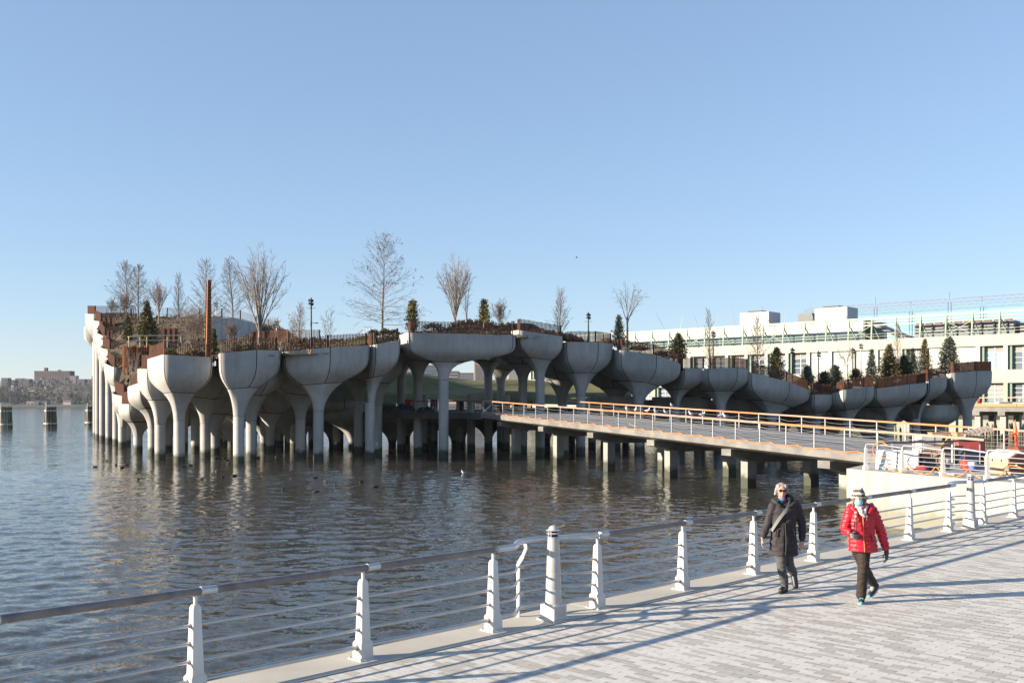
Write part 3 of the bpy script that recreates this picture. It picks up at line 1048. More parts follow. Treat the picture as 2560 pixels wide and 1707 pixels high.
SHELL = mat('shadow_gap', (0.03, 0.03, 0.03), rough=0.9)
INN = Vector((-0.30, 0.954))            # from the shaded near side into the island
FENCES = []                             # (label, [points]) runs of picket fence on the rims
DIRE = Vector((0.954, 0.30))

# near side of the island, from the sunny corner to the far right: rim corners in the photo, plan distance, column
#   name, [(u, v, dist)], column (u, dist), neck v, profile
EAST = [
    ('tall pod with a white sunlit left face at the near corner of the island', [(367.5, 898, 86.5), (407, 886, 81.6), (532, 893, 83.6)], (448, 84.9), 1051, PROF, 6.5),
    ('grey pod with a folded front, its column standing first in the double pair', [(548, 883, 82.8), (642, 874.5, 80.8), (702, 876, 82.6)], (597, 83.6), 1040, PROF, 6.0),
    ('wide grey pod between the corner pods and the entrance arch, seam down its middle', [(709, 879, 85.8), (826, 868, 84.2), (926, 863, 86.8)], (796, 88.4), 1026, PROF, 6.5),
    ('grey pod with striped fence shadows under its upright rim, left of the entrance arch', [(921, 865, 90.2), (937, 861, 88.6), (1002, 851, 90.2)], (925, 91.4), 1005, PROF, 6.0),
    ('very wide flat-bottomed pod bridging the island entrance', [(1013, 833, 91.2), (1020, 831.5, 90.0), (1285, 837, 92.4), (1290, 838, 93.6)], (1109, 92.4), 950, PROF_FLAT, 6.5),
    ('tallest pod right of the entrance arch, water stains below its rim', [(1287, 826, 96.6), (1296, 825, 94.6), (1410, 841, 96.6)], (1350, 97.8), 946, PROF, 6.0),
    ('grey pod behind the gangway, second right of the entrance arch', [(1415, 855, 98.6), (1496, 855, 96.8), (1535, 860, 98.6)], (1452, 100.2), 990, PROF, 6.0),
    ('long sloping-rimmed pod under the dark bushy conifer, right of the arch', [(1537, 875, 99.6), (1551, 875.5, 98.0), (1642, 887, 98.2), (1705, 911, 100.6)], (1597, 101.5), 1010, PROF, 6.5),
    ('low narrow pod below the thin columnar tree, set back behind its neighbours', [(1697, 921, 102.6), (1710, 920, 101.6), (1767, 920, 102.6)], (1688, 104.5), 1014, PROF, 6.0),
    ('grey pod with a seam right of centre, below the leafless thin tree', [(1769, 921, 102.2), (1844, 919, 100.8), (1876, 923, 102.6)], (1802, 104.5), 1020, PROF, 6.0),
    ('sloping-rimmed pod whose rim runs down to the lowest rim on the shaded side', [(1877, 932, 103.8), (1974, 954, 102.4), (2028, 977, 104.6)], (1930, 106.4), 1052, PROF, 6.5),
    ('lowest small pod on the shaded side, squeezed between two larger ones', [(2026, 986, 106.6), (2034, 986, 105.6), (2086, 986, 106.6)], (2040, 108.8), 1066, PROF, 5.5),
    ('pod with a rounded left rim rising to the right, right of the lowest one', [(2089, 982, 106.0), (2108, 974, 104.8), (2166, 967, 104.8), (2189, 966, 106.6)], (2120, 108.6), 1062, PROF, 6.0),
    ('pod whose rim carries the solid rusty panel, third from the right end', [(2190, 971, 107.8), (2274, 961, 106.4), (2321, 956, 108.6)], (2224, 110.4), 1055, PROF, 6.5),
    ('pod with a patch of window reflections under its rim, second from the right end', [(2310, 950, 110.8), (2323, 947, 109.8), (2372, 939.5, 110.8)], (2290, 112.6), 1046, PROF, 6.0),
    ('last pod at the right end of the island, standing alone before the pale pier building', [(2372, 934, 112.0), (2380, 932, 110.8), (2442, 927, 110.6), (2484, 927, 112.6)], (2418, 113.6), 1043, PROF, 6.5),
]
# distance of the foremost corner of each; the faces then run back to the right, out of the sun
D0 = [82.0, 81.8, 85.4, 88.8, 89.8, 95.0, 97.4, 98.6, 102.0, 101.6, 103.2, 106.0, 105.2, 107.0, 110.0, 110.8]
for k, (lab, rim, col, nv, prof, dep) in enumerate(EAST):
    i0 = 1 if rim[1][0] - rim[0][0] < 45 else 0
    ys = [0.0] * len(rim)
    ys[i0] = D0[k]
    for i in range(i0 + 1, len(rim)):
        du = (rim[i][0] - rim[i - 1][0]) / FPX
        sl = 0.34 if i == i0 + 1 else 0.62
        # plan slope sl = dy / dx
        x0 = (rim[i - 1][0] - CU) / FPX * ys[i - 1]
        kk = (rim[i][0] - CU) / FPX
        ys[i] = (ys[i - 1] - sl * x0) / (1 - sl * kk)
    if i0 == 1:
        ys[0] = ys[1] + (4.5 if k == 0 else 1.4)
    rim = [(u, v, y) for (u, v, _), y in zip(rim, ys)]
    EAST[k] = (lab, rim, col, nv, prof, dep)
    P = [pd(u, v, y) for u, v, y in rim]
    cc = pd(col[0], HV, col[1])
    a, b = P[0], P[-1]
    back = [Vector((b.x + INN.x * dep, b.y + INN.y * dep, b.z + 0.1)), Vector((a.x + INN.x * dep, a.y + INN.y * dep, a.z + 0.1))]
    neck = CZ + (HV - nv) * col[1] / FPX
    pod(lab, P + back, (cc.x, cc.y), neck, 0.46, prof, True, 'tulip pods along the shaded near side', joint=0.57 if prof is PROF else 0.61, rad=0.5)
    FENCES.append((lab, P))

# sunny left side, going away from the corner: rim (u, v, dist) near and far end, inner depth, neck v
OUTD = Vector((-0.47, 0.883))           # along the sunny side, away
INL = Vector((0.883, 0.47))             # into the island
SOUTH = [
    ('white sunlit pod stepping down just left of the corner pod', (366, 922, 87.6), (347, 922, 91.2), (400, 89.2), 1060),
    ('white bulging pod with a downward sloping rim, second left of the corner pod', (347, 957, 92.2), (319, 976, 98.6), (382, 97.0), 1068),
    ('low goblet pod rising almost straight from the water on the sunny side', (321, 1010, 99.0), (296, 1009, 104.6), (345, 103.7), 1090),
    ('low white pod under the single fence panel at the dip of the sunny side', (307, 990, 110.0), (279.5, 978.6, 115.5), (306, 115.0), 1068),
    ('white pod with a grey squared end wall, above the dip of the sunny side', (283, 918, 118.5), (262, 899, 124.0), (291, 123.0), 1000),
    ('white pod in the staircase of rims, second above the dip', (271, 874, 125.5), (250.6, 864, 131.0), (273, 129.5), 960),
    ('white pod in the staircase of rims, third above the dip', (259, 840, 132.6), (243, 824, 138.0), (257, 136.5), 930),
    ('white pod just below the topmost pod of the sunny side', (249, 803.6, 140.0), (233.5, 798, 145.5), (246, 143.5), 900),
    ('topmost white pod on the tallest column at the far left of the island', (233.5, 785, 147.0), (213, 785, 151.5), (240, 150.5), 880),
]
for (lab, n0, n1, col, nv) in SOUTH:
    a, b = pd(*n0), pd(*n1)
    cc = pd(col[0], HV, col[1])
    dep = 6.2
    mid = a.lerp(b, 0.5) - Vector((INL.x, INL.y, 0)) * 0.5
    back = [Vector((b.x + INL.x * dep, b.y + INL.y * dep, b.z + 0.5)), Vector((a.x + INL.x * dep, a.y + INL.y * dep, a.z + 0.3))]
    pod(lab, [a, mid, b] + back, (cc.x, cc.y), CZ + (HV - nv) * col[1] / FPX, 0.46, PROF, True, 'tulip pods along the sunny side', rad=0.6)
    FENCES.append((lab, [back[1], a, b] if b.z > 5.5 else [a, b]))

# pods further in, seen as columns and bowls in the gloom under the island
INNER = [
    # label, column (u, dist), rim z, neck v, half width
    ('pod behind the corner pod, its column between the two corner columns', (514, 92.0), 8.6, 1058, 3.2),
    ('pod behind the double pair, joined column right of the folded front pod', (628, 88.6), 8.9, 1052, 3.2),
    ('shaded pod with a lit column foot behind the wide seam pod', (751, 92.6), 8.8, 1046, 3.3),
    ('low goblet pod with a green foot far behind the corner columns', (538, 99.5), 6.2, 1075, 3.0),
    ('small dark goblet pod far behind the folded front pod', (676, 104), 6.6, 1078, 3.0),
    ('dark pod behind the pair under the left end of the arch', (896, 101), 10.0, 1000, 3.0),
    ('slim shaded column pod just right of the striped rim pod', (944, 98.4), 9.9, 1012, 2.6),
    ('pod at the back left of the entrance arch', (1003, 108.6), 11.8, 943, 3.0),
    ('pod beside the entrance arch with a tapering shaded column', (1045, 99.8), 11.8, 951, 2.7),
    ('pod at the back right of the entrance arch', (1221, 112), 11.8, 939, 3.0),
    ('pod with a bright sunlit column behind the entrance arch', (1252, 116), 11.0, 958, 3.0),
    ('pod behind the tallest one, its shaded column beside the gangway', (1307, 104), 11.4, 953, 2.9),
    ('dark pod in the gloom right of the arch, second row', (1405, 108), 10.6, 1005, 3.4),
    ('dark pod in the gloom behind the long sloping-rimmed pod', (1540, 110), 9.2, 1015, 3.4),
    ('dark pod in the gloom behind the seamed pod in the middle of the shaded side', (1745, 112), 7.7, 1030, 3.4),
    ('dark pod in the gloom behind the sloping rim near the dip', (1868, 113), 7.0, 1045, 3.3),
    ('dark second-row pod between the two right-end columns', (2354, 116), 7.8, 1045, 3.2),
    ('slim white column pod right behind the topmost one', (255, 152), 16.5, 905, 2.8),
    ('pod on a slim sunlit column between the low white pods', (381, 105), 5.6, 1085, 2.4),
    ('dark wide bowl low under the island, left of the arch', (842, 112), 5.4, 1066, 4.6),
    ('dark low bowl pod further right under the island', (905, 114), 5.3, 1068, 4.2),
    ('dark low bowl pod behind the folded front pod and its pair', (600, 112), 6.0, 1076, 3.6),
]
for lab, col, rz_, nv, hw in INNER:
    c = pd(col[0], HV, col[1])
    cs = []
    for k in range(5):
        a = k * 2 * PI / 5 + 0.4 + col[0] * 0.01
        cs.append(Vector((c.x + hw * 1.12 * math.cos(a), c.y + hw * 1.12 * math.sin(a), rz_ + 0.3 * math.sin(a * 2))))
    pod(lab, cs, (c.x, c.y), CZ + (HV - nv) * col[1] / FPX, 0.46, PROF, True, 'tulip pods further in under the island', rad=0.9)

# rows of low bowls added deep under the island to close off the light
kk = 0
for row, (y0, z0) in enumerate(((110.0, 4.9), (117.0, 4.6), (125.0, 4.6), (133.0, 4.6))):
    for k in range(24):
        x = -40 + 7.4 * k + (3.7 if row % 2 else 0)
        y = y0 + 0.20 * (x + 10) * (0.55 if x > 0 else 1) + (0 if x > -12 else -0.5 * (x + 12))
        if x > 52 or x < -58 + 6 * row or (-15 < x < 6 and y < 112):
            continue
        zz = z0 + (0.9 if 10 < x < 40 else -0.35 if -16 < x < 8 else 0)
        cs = [Vector((x + 3.7 * math.cos(a), y + 3.7 * math.sin(a), zz)) for a in [j * PI / 3 + 0.3 for j in range(6)]]
        pod('dark low bowl pod added deep under the island to close off light', cs, (x, y), 0.5, 0.46, PROF, False, 'low pods deep under the island', rad=0.9)
        kk += 1

# plain cylindrical piles deep under the island
PILES = [(255, 150), (264, 138), (318, 121), (392, 112), (420, 106), (460, 112), (488, 104), (513, 118), (566, 118), (660, 112), (700, 118), (720, 122), (735, 112), (780, 118), (850, 124), (880, 120), (1060, 110), (1085, 118), (1150, 116), (1178, 108), (1265, 112), (1290, 120), (1480, 114), (1515, 120)]
pm = MB().lathe([(0.44, -1.5), (0.44, 6.0)], 16).mesh('pile', CONC, 40)
for k, (u, y) in enumerate(sorted(PILES)):
    c = pd(u, HV, y)
    o = link('island_pile', pm)
    o.location = (c.x, c.y, 0)
    tag(o, 'plain round concrete pile in the gloom under the island', 'pile', 'round piles under the island')


# ------------------------------------------------------------------ picket fences on the rims
def picket_run(m, pts, h=1.08, step=0.135, rng=random, w=0.058):
    for a, b in zip(pts, pts[1:]):
        d = Vector((b.x - a.x, b.y - a.y))
        L = d.length
        if L < 0.2:
            continue
        d /= L
        nrm = Vector((-d.y, d.x, 0))
        k = int(L / step)
        for i in range(k + 1):
            p = a.lerp(b, i / max(k, 1))
            hh = h + rng.uniform(-0.03, 0.03)
            m.bar(p + Vector((0, 0, -0.25)), p + Vector((0, 0, hh)), w * 1.2, w, up=(d.x, d.y, 0))


def offset_in(pts, c, q):
    out = []
    for p in pts:
        d = Vector((c[0] - p.x, c[1] - p.y, 0))
        out.append(p + d.normalized() * q)
    return out


def fence(label, pts, h=1.08, group='rusty picket fences on the pod rims', panels=(), step=0.135, w=0.060, m_=None):
    rng = random.Random(len(label))
    root = thing('picket_fence', label, 'fence', pts[0], group)
    m = MB()
    picket_run(m, pts, h, step, rng, w)
    stuff(m.build('pickets', m_ or CORTEN, root))
    for a, b in zip(pts, pts[1:]):
        MB().bar(a + Vector((0, 0, 0.06)), b + Vector((0, 0, 0.06)), 0.05, 0.03).build('bottom_rail', CORTEN, root)
        d = Vector((b.x - a.x, b.y - a.y, 0))
        if d.length > 1.5:
            d.normalize()
            MB().bar(b - d * 0.08 + Vector((0, 0, -0.2)), b - d * 0.08 + Vector((0, 0, h + 0.02)), 0.10, 0.15, up=(d.x, d.y, 0)).build('end_post', CORTEN, root)
    for a, b in panels:
        MB().bar(pts[0].lerp(pts[-1], a) + Vector((0, 0, h / 2)), pts[0].lerp(pts[-1], b) + Vector((0, 0, h / 2)), 0.03, h).build('solid_panel', CORTEN, root)


for i, (lab, P) in enumerate(FENCES):
    if i < len(EAST):
        col = EAST[i][2]
        c = pd(col[0], HV, col[1])
        pts = offset_in(P, (c.x, c.y), 0.32)
        flab = 'rusty picket fence on the ' + ['near corner pod with the white side', 'folded-front pod, second from the corner', 'wide seamed pod left of the arch', 'pod with striped shadows left of the arch', 'very wide pod over the entrance',
                                               'tallest pod right of the entrance', 'second pod right of the entrance', 'long sloping pod below the bushy conifer', 'low narrow set-back pod', 'pod below the leafless thin tree',
                                               'sloping pod beside the lowest rim', 'lowest small pod', 'pod just right of the lowest', 'third pod from the right end', 'second pod from the right end', 'last pod at the right end'][i]
        fence(flab, pts, panels=[(0.72, 0.98)] if i == 13 else ())
    else:
        s = SOUTH[i - len(EAST)]
        c = pd(s[3][0], HV, s[3][1])
        pts = offset_in(P, (c.x + INL.x * 2, c.y + INL.y * 2), 0.4)
        flab = 'sunlit rusty fence on the ' + ['step left of the corner pod', 'down-sloping white pod rim', 'low goblet pod', 'low pod at the dip', 'pod with the squared end wall', 'second pod above the dip', 'third pod above the dip', 'pod below the topmost', 'topmost pod far left'][i - len(EAST)]
        fence(flab, pts, h=1.25, group='rusty fences stepping up the sunny side')

# ================================================================== garden ground
CTRL_W = [(-31, 86, 8.6), (-34, 92, 7.6), (-37, 99, 5.9), (-42, 107, 4.9), (-45, 113, 5.9), (-49, 120, 9.2), (-53, 127, 11.6), (-56, 134, 13.8), (-60, 141, 16.2), (-62, 148, 18.0),
          (-27, 84.5, 8.6), (-22, 84, 9.0), (-17, 88, 9.3), (-12.5, 91.5, 10.1), (-26, 89, 9.3), (-20, 92, 9.9), (-15, 97, 10.7), (-11.5, 97, 11.0), (-13, 104, 11.9),
          (-36, 104, 8.6), (-40, 112, 9.6), (-37, 108, 11.2), (-33, 103, 11.7), (-42, 116, 12.0), (-45, 124, 13.4), (-49, 131, 15.0), (-55, 142, 17.4), (-48, 141, 17.3), (-42, 137, 16.9), (-36, 133, 15.6),
          (-30, 120, 13.0), (-26, 112, 12.1), (-21, 106, 11.6), (-27, 100, 11.0), (-22, 118, 12.4), (-17, 112, 12.0)]


def idw(x, y, ctrl, p=3.2):
    s = w = 0.0
    for cx, cy, cz in ctrl:
        d = (x - cx) ** 2 + (y - cy) ** 2
        k = 1.0 / (d + 0.6) ** (p / 2)
        s += k * cz
        w += k
    return s / w


def inside(x, y, poly):
    c = False
    n = len(poly)
    for i in range(n):
        x0, y0 = poly[i - 1]
        x1, y1 = poly[i]
        if (y0 > y) != (y1 > y) and x < (x1 - x0) * (y - y0) / (y1 - y0) + x0:
            c = not c
    return c


def terrain(name, poly, zf, m, step=0.8, rough=0.16, skirt=0.0):
    xs = [p[0] for p in poly]; ys = [p[1] for p in poly]
    idx = {}
    mb = MB()
    nx, ny = int((max(xs) - min(xs)) / step) + 1, int((max(ys) - min(ys)) / step) + 1

    def vid(i, j):
        if (i, j) not in idx:
            x, y = min(xs) + i * step, min(ys) + j * step
            z = zf(x, y) + rough * (mnoise.noise(Vector((x * 0.7, y * 0.7, 3.1))) + 0.5 * mnoise.noise(Vector((x * 2.1, y * 2.1, 7.7))))
            idx[(i, j)] = len(mb.v)
            mb.v.append((x, y, z))
        return idx[(i, j)]
    for i in range(nx):
        for j in range(ny):
            if inside(min(xs) + (i + 0.5) * step, min(ys) + (j + 0.5) * step, poly):
                mb.f.append((vid(i, j), vid(i + 1, j), vid(i + 1, j + 1), vid(i, j + 1)))
    return struct(mb.build(name, m, smooth=80))


WEST_POLY = [(-30.5, 87), (-27.5, 83.2), (-20.5, 83.4), (-12.2, 89.6), (-9.8, 92.2), (-11, 106), (-17, 116), (-26, 128), (-36, 140), (-50, 150), (-61.5, 151), (-57.5, 138), (-51, 125.5), (-44.5, 114), (-37.5, 102)]
zw = lambda x, y: idw(x, y, CTRL_W)
terrain('west_garden_ground', WEST_POLY, zw, SOIL)
MIDE = [(-9.5, 93.2, 11.3), (-4, 93.5, 11.3), (1, 95, 11.3), (3, 98, 12.0), (5.6, 99, 11.2), (9, 101, 10.8), (-9, 100, 11.9), (-4, 100, 13.2), (1, 102, 13.3), (5, 104, 12.4), (-4, 106, 12.3), (3, 108, 12.0), (10.5, 104, 10.2)]
MID_POLY = [(-9.6, 91.8), (-1, 92.6), (0.6, 94.4), (4.6, 97.2), (9.6, 99.8), (10.8, 104), (8, 108), (-10.5, 106)]
zm = lambda x, y: idw(x, y, MIDE)
terrain('bridge_garden_ground', MID_POLY, zm, SOIL, 0.6)
EASTC = []
for (lab, rim, col, nv, prof, dep) in EAST[6:]:
    for u, v, y in rim:
        p = pd(u, v, y)
        EASTC.append((p.x, p.y, p.z - 0.35))
        EASTC.append((p.x + INN.x * 6, p.y + INN.y * 6, p.z - 0.15))
        EASTC.append((p.x + INN.x * 14, p.y + INN.y * 14, p.z - 0.1))
EAST_POLY = [(10.4, 102.4), (16.3, 103), (18.9, 104.4), (24.5, 104.4), (31, 107.8), (36, 108.6), (44.6, 111.4), (53.2, 113.6), (50, 126), (40, 124), (28, 120), (16, 117), (8.5, 113)]
ze = lambda x, y: idw(x, y, EASTC, 4)
terrain('east_garden_ground', EAST_POLY, ze, SOIL, 0.7)
LAWNC = [(-16, 111, 5.0), (8, 112, 4.9), (0, 112, 4.9), (-12, 120, 6.4), (0, 122, 6.6), (10, 122, 6.4), (-14, 132, 9.0), (0, 136, 8.3), (8, 138, 8.2), (-20, 122, 8.2), (14, 128, 7.8), (0, 150, 7.0)]
zl = lambda x, y: idw(x, y, LAWNC)
terrain('lawn', [(-20, 110.5), (12, 110.5), (16, 122), (14, 150), (-14, 150), (-26, 128)], zl, LAWN, 1.0, 0.05)

# ================================================================== trees
def seg3(m, a, b, ra, rb, n):
    """open tapered prism of n sides"""
    d = b - a
    if d.length < 1e-6:
        return
    d = d.normalized()
    s = d.orthogonal().normalized()
    t = d.cross(s)
    o = len(m.v)
    for p, r in ((a, ra), (b, rb)):
        for k in range(n):
            an = 2 * PI * k / n
            m.v.append(tuple(p + (s * math.cos(an) + t * math.sin(an)) * r))
    for k in range(n):
        j = (k + 1) % n
        m.f.append((o + k, o + j, o + n + j, o + n + k))


def limb(rng, m, p, d, L, r0, r1, nseg, wig, trop, sides):
    """wandering limb; returns its points and directions"""
    out = [(p.copy(), d.copy())]
    sl = L / nseg
    for i in range(nseg):
        d = (d + Vector((rng.gauss(0, wig), rng.gauss(0, wig), rng.gauss(0, wig))) + Vector((0, 0, trop))).normalized()
        q = p + d * sl
        seg3(m, p, q, r0 + (r1 - r0) * i / nseg, r0 + (r1 - r0) * (i + 1) / nseg, sides)
        p = q
        out.append((p.copy(), d.copy()))
    return out


def at(path, t):
    x = t * (len(path) - 1)
    i = min(int(x), len(path) - 2)
    f = x - i
    return path[i][0].lerp(path[i + 1][0], f), path[i][1]


def side(rng, d, ang, az=None):
    o = d.orthogonal().normalized()
    o = Matrix.Rotation(rng.uniform(0, 2 * PI) if az is None else az, 4, d) @ o
    return (d * math.cos(ang) + o * math.sin(ang)).normalized()


STY = {
    # trunk: share of the height before the limbs; n1 limbs along the leader; ang/len as functions of t up the leader
    'vase': dict(fork=(0.16, 12, 13, 30), n2=16, n3=4, a2=28, l2=0.22, trop=0.015, wig=0.035),
    'oak': dict(n1=80, t0=0.20, ang=lambda t: 104 - 72 * t, ln=lambda t: (0.30 * min(1, 0.7 + t) * (1 - max(0, t - 0.25) ** 1.4)), n2=7, n3=2, a2=38, l2=0.30, trop=0.0, wig=0.05),
    'pyramid': dict(n1=60, t0=0.14, ang=lambda t: 62 - 34 * t, ln=lambda t: 0.34 * (1 - t) ** 0.6 * min(1, 0.55 + 1.6 * t) + 0.05, n2=10, n3=3, a2=34, l2=0.30, trop=0.03, wig=0.05),
    'column': dict(n1=60, t0=0.08, ang=lambda t: 34 - 8 * t, ln=lambda t: 0.17 * (1 - 0.6 * t), n2=6, n3=2, a2=28, l2=0.33, trop=0.04, wig=0.05),
    'multi': dict(fork=(0.03, 9, 8, 42), n2=16, n3=4, a2=34, l2=0.26, trop=0.02, wig=0.06),
    'twin': dict(fork=(0.02, 3, 3, 14), n2=17, n3=3, a2=36, l2=0.24, trop=0.03, wig=0.05),
    'sparse': dict(fork=(0.34, 5, 10, 40), n2=9, n3=3, a2=42, l2=0.30, trop=0.02, wig=0.09),
}


def bare_tree(label, u, vb, vt, dist, style, spread=None, pale=False, seed=1, leaves=0, group='leafless trees on the island', tr=0.016):
    rng = random.Random(seed * 77 + 5)
    base = pd(u, vb, dist)
    H = (vb - vt) * dist / FPX * (0.97 if 'fork' in STY[style] else 0.92)
    S = STY[style]
    root = thing('bare_tree', label, 'tree', base, group)
    tm, cm = MB(), MB()
    dn = base - Vector((0, 0, 0.8))
    rt = tr * H
    tw = 0.0082
    tips = []

    def clothe(path, L, r, n2, n3, a2, l2, t0=0.15):
        for k in range(n2):
            t = t0 + (1 - t0) * (k + rng.random()) / n2
            p, d = at(path, min(t, 0.995))
            ll = L * l2 * (1.15 - 0.75 * t) * rng.uniform(0.6, 1.3)
            pa = limb(rng, cm, p, side(rng, d, R(a2) * rng.uniform(0.7, 1.3)), ll, max(tw * 1.3, r * 0.35 * (1 - t)), tw, 3, 0.08, S['trop'], 3)
            tips.append(pa[-1][0])
            for j in range(n3):
                p2, d2 = at(pa, rng.uniform(0.2, 0.95))
                pb = limb(rng, cm, p2, side(rng, d2, R(a2)), ll * rng.uniform(0.35, 0.65), tw, tw * 0.7, 2, 0.10, S['trop'], 3)
                tips.append(pb[-1][0])
    if 'fork' in S:
        f, n, a0, a1 = S['fork']
        if spread:
            a1 = math.degrees(math.atan((spread * dist / FPX) / (H * (1 - f)))) * (1.38 if style == 'vase' else 1.2)
        tp = limb(rng, tm, dn, Vector((0, 0, 1)), f * H + 0.8, rt * 1.15, rt * 0.8, 4, 0.02, 0.02, 8)
        top = tp[-1][0]
        for k in range(n):
            an = R(rng.uniform(a0 * 0.2, a0)) if k < n // 3 else R(rng.uniform(a0, a1))
            az = 2 * PI * (k * 0.618) + rng.uniform(-0.3, 0.3)
            d = Vector((math.sin(an) * math.cos(az), math.sin(an) * math.sin(az), math.cos(an)))
            L = H * (1 - f) * (1.0 - 0.25 * (an / R(a1 + 1))) * rng.uniform(0.86, 1.0) / max(math.cos(an * 0.7), 0.6)
            r = rt * 0.52 * rng.uniform(0.7, 1.0)
            pa = limb(rng, tm, top - Vector((0, 0, rng.uniform(0, 0.25 * f * H))), d, L, r, tw, 9, S['wig'], 0.012, 5)
            clothe(pa, L, r, S['n2'], S['n3'], S['a2'], S['l2'], 0.22)
            if style in ('vase', 'sparse', 'multi'):
                for t in (0.3, 0.5):
                    p, dd = at(pa, t + rng.uniform(-0.08, 0.08))
                    L2 = L * (1 - t) * 0.85
                    pb = limb(rng, tm, p, side(rng, dd, R(20)), L2, r * 0.5, tw, 6, S['wig'], 0.02, 4)
                    clothe(pb, L2, r * 0.5, S['n2'] // 2, S['n3'], S['a2'], S['l2'] * 1.2, 0.15)
    else:
        lead = limb(rng, tm, dn, Vector((0, 0, 1)), H + 0.8, rt, tw * 1.2, 14, 0.022, 0.05, 7)
        k_sp = 1.0
        if spread:
            mx = max(S['ln'](t) * math.sin(R(S['ang'](t))) for t in np.linspace(S['t0'], 1, 20))
            k_sp = 1.75 * (spread * dist / FPX) / (mx * H)
        for k in range(S['n1']):
            t = S['t0'] + (1 - S['t0']) * (k + rng.random() * 0.8) / S['n1']
            p, d = at(lead, min(t, 0.99))
            an = R(S['ang'](t) + rng.gauss(0, 6))
            az = 2 * PI * k * 0.618 + rng.uniform(-0.3, 0.3)
            dd = Vector((math.sin(an) * math.cos(az), math.sin(an) * math.sin(az), math.cos(an)))
            L = S['ln'](t) * H * k_sp * rng.uniform(0.7, 1.1)
            r = max(tw * 1.4, rt * 0.28 * (1 - t))
            pa = limb(rng, tm, p, dd, L, r, tw, 5, S['wig'], S['trop'] + (0.02 if style == 'oak' else 0), 4)
            clothe(pa, L, r, S['n2'], S['n3'], S['a2'], S['l2'], 0.15)
    tm.build('trunk', BARKPALE if pale else BARK, root, smooth=60)
    cm.build('crown', TWIGPALE if pale else TWIG, root)
    if leaves:
        lm = MB()
        tips.sort(key=lambda p: -p.z)
        for p in rng.sample(tips[:int(len(tips) * 0.7)], min(leaves, int(len(tips) * 0.7))):
            for k in range(4):
                c = p + Vector((rng.gauss(0, 0.09), rng.gauss(0, 0.09), rng.gauss(-0.05, 0.09)))
                a = Vector((rng.gauss(0, 1), rng.gauss(0, 1), rng.gauss(0, 1))).normalized() * 0.07
                b = a.orthogonal().normalized() * 0.05
                lm.quad(c - a, c + b, c + a, c - b)
        stuff(lm.build('dead_leaves', mat('dead_leaf', (0.16, 0.075, 0.04), (0.10, 0.05, 0.03), rough=0.8), root))
    return root


BT = [
    ('tall leafless tree on the far left hilltop, left one of the leading pair', 316, 788, 652, 141, 'pyramid', 30, False, 0),
    ('tall leafless tree on the far left hilltop, right one of the leading pair', 345, 786, 656, 140, 'pyramid', 24, False, 0),
    ('low wide leafless tree at the foot of the hilltop pair', 311, 790, 720, 138, 'multi', 30, False, 0),
    ('small thin leafless shrub at the left end of the hilltop', 282, 788, 738, 144, 'multi', 18, False, 0),
    ('round-crowned leafless tree on the hilltop right of the pair', 397, 800, 688, 136, 'vase', 28, True, 0),
    ('narrow leafless tree on the hilltop, third from the left end', 446, 795, 683, 136, 'column', 14, False, 0),
    ('tall leafless tree right behind the rusty pylon', 513, 850, 641, 120, 'pyramid', 34, False, 0),
    ('tall grey leafless tree just left of the big vase-shaped one', 582, 800, 638, 128, 'pyramid', 26, False, 0),
    ('biggest leafless tree, vase-shaped with steep pale limbs', 648, 868, 582, 93, 'vase', 62, True, 0),
    ('pale many-stemmed leafless tree left of the rusty pylon', 480, 874, 742, 88, 'multi', 42, True, 0),
    ('low pale spreading tree right of the rusty pylon', 578, 872, 792, 90, 'multi', 40, True, 0),
    ('small leafless tree with upswept limbs right of the big vase-shaped one', 690, 850, 780, 100, 'sparse', 20, False, 0),
    ('faint thin leafless tree left of the tall lamp mast', 728, 852, 768, 108, 'twin', 22, True, 0),
    ('faint thin leafless tree directly beside the tall lamp mast', 748, 850, 763, 110, 'column', 14, True, 0),
    ('pale thin birch standing low at the dip of the sunny side', 325, 955, 862, 100, 'twin', 16, True, 0),
    ('second pale thin birch low at the dip of the sunny side', 340, 950, 870, 102, 'twin', 14, True, 0),
    ('leafless grey shrub tree right of the tall lamp mast', 827, 866, 760, 96, 'twin', 32, False, 0),
    ('big pin-oak shaped bare tree with level branches and dead leaves at its top', 955, 842, 592, 99, 'oak', 70, False, 70),
    ('vase-shaped bare tree above the entrance arch', 1137, 832, 617, 99, 'vase', 40, True, 0),
    ('slim bare tree leaning beside the vase-shaped one above the arch', 1167, 815, 674, 101, 'twin', 18, False, 0),
    ('fuzzy pale bare shrub tree right of the golden conifer above the arch', 1250, 822, 737, 103, 'multi', 30, True, 0),
    ('narrow bare tree with pale bark right of the tallest pod', 1398, 842, 724, 104, 'column', 18, True, 0),
    ('open crooked bare tree with few limbs beside the blue-grey spruce', 1569, 860, 678, 105, 'sparse', 56, False, 0),
    ('thin columnar bare tree rising above the low narrow pod', 1775, 928, 766, 107, 'column', 13, True, 0),
    ('thin bare tree in front of the white rooftop box', 1890, 938, 783, 109, 'pyramid', 20, True, 0),
    ('thin bare tree before the white panels of the pier building', 2120, 946, 845, 113, 'sparse', 24, True, 0),
    ('twiggy bare tree rising among the dense conifers on the right', 2245, 925, 808, 116, 'column', 12, True, 0),
]
for i, (lab, u, vb, vt, y, st, sp, pale, lv) in enumerate(BT):
    bare_tree(lab, u, vb, vt, y, st, sp, pale, i + 1, lv)


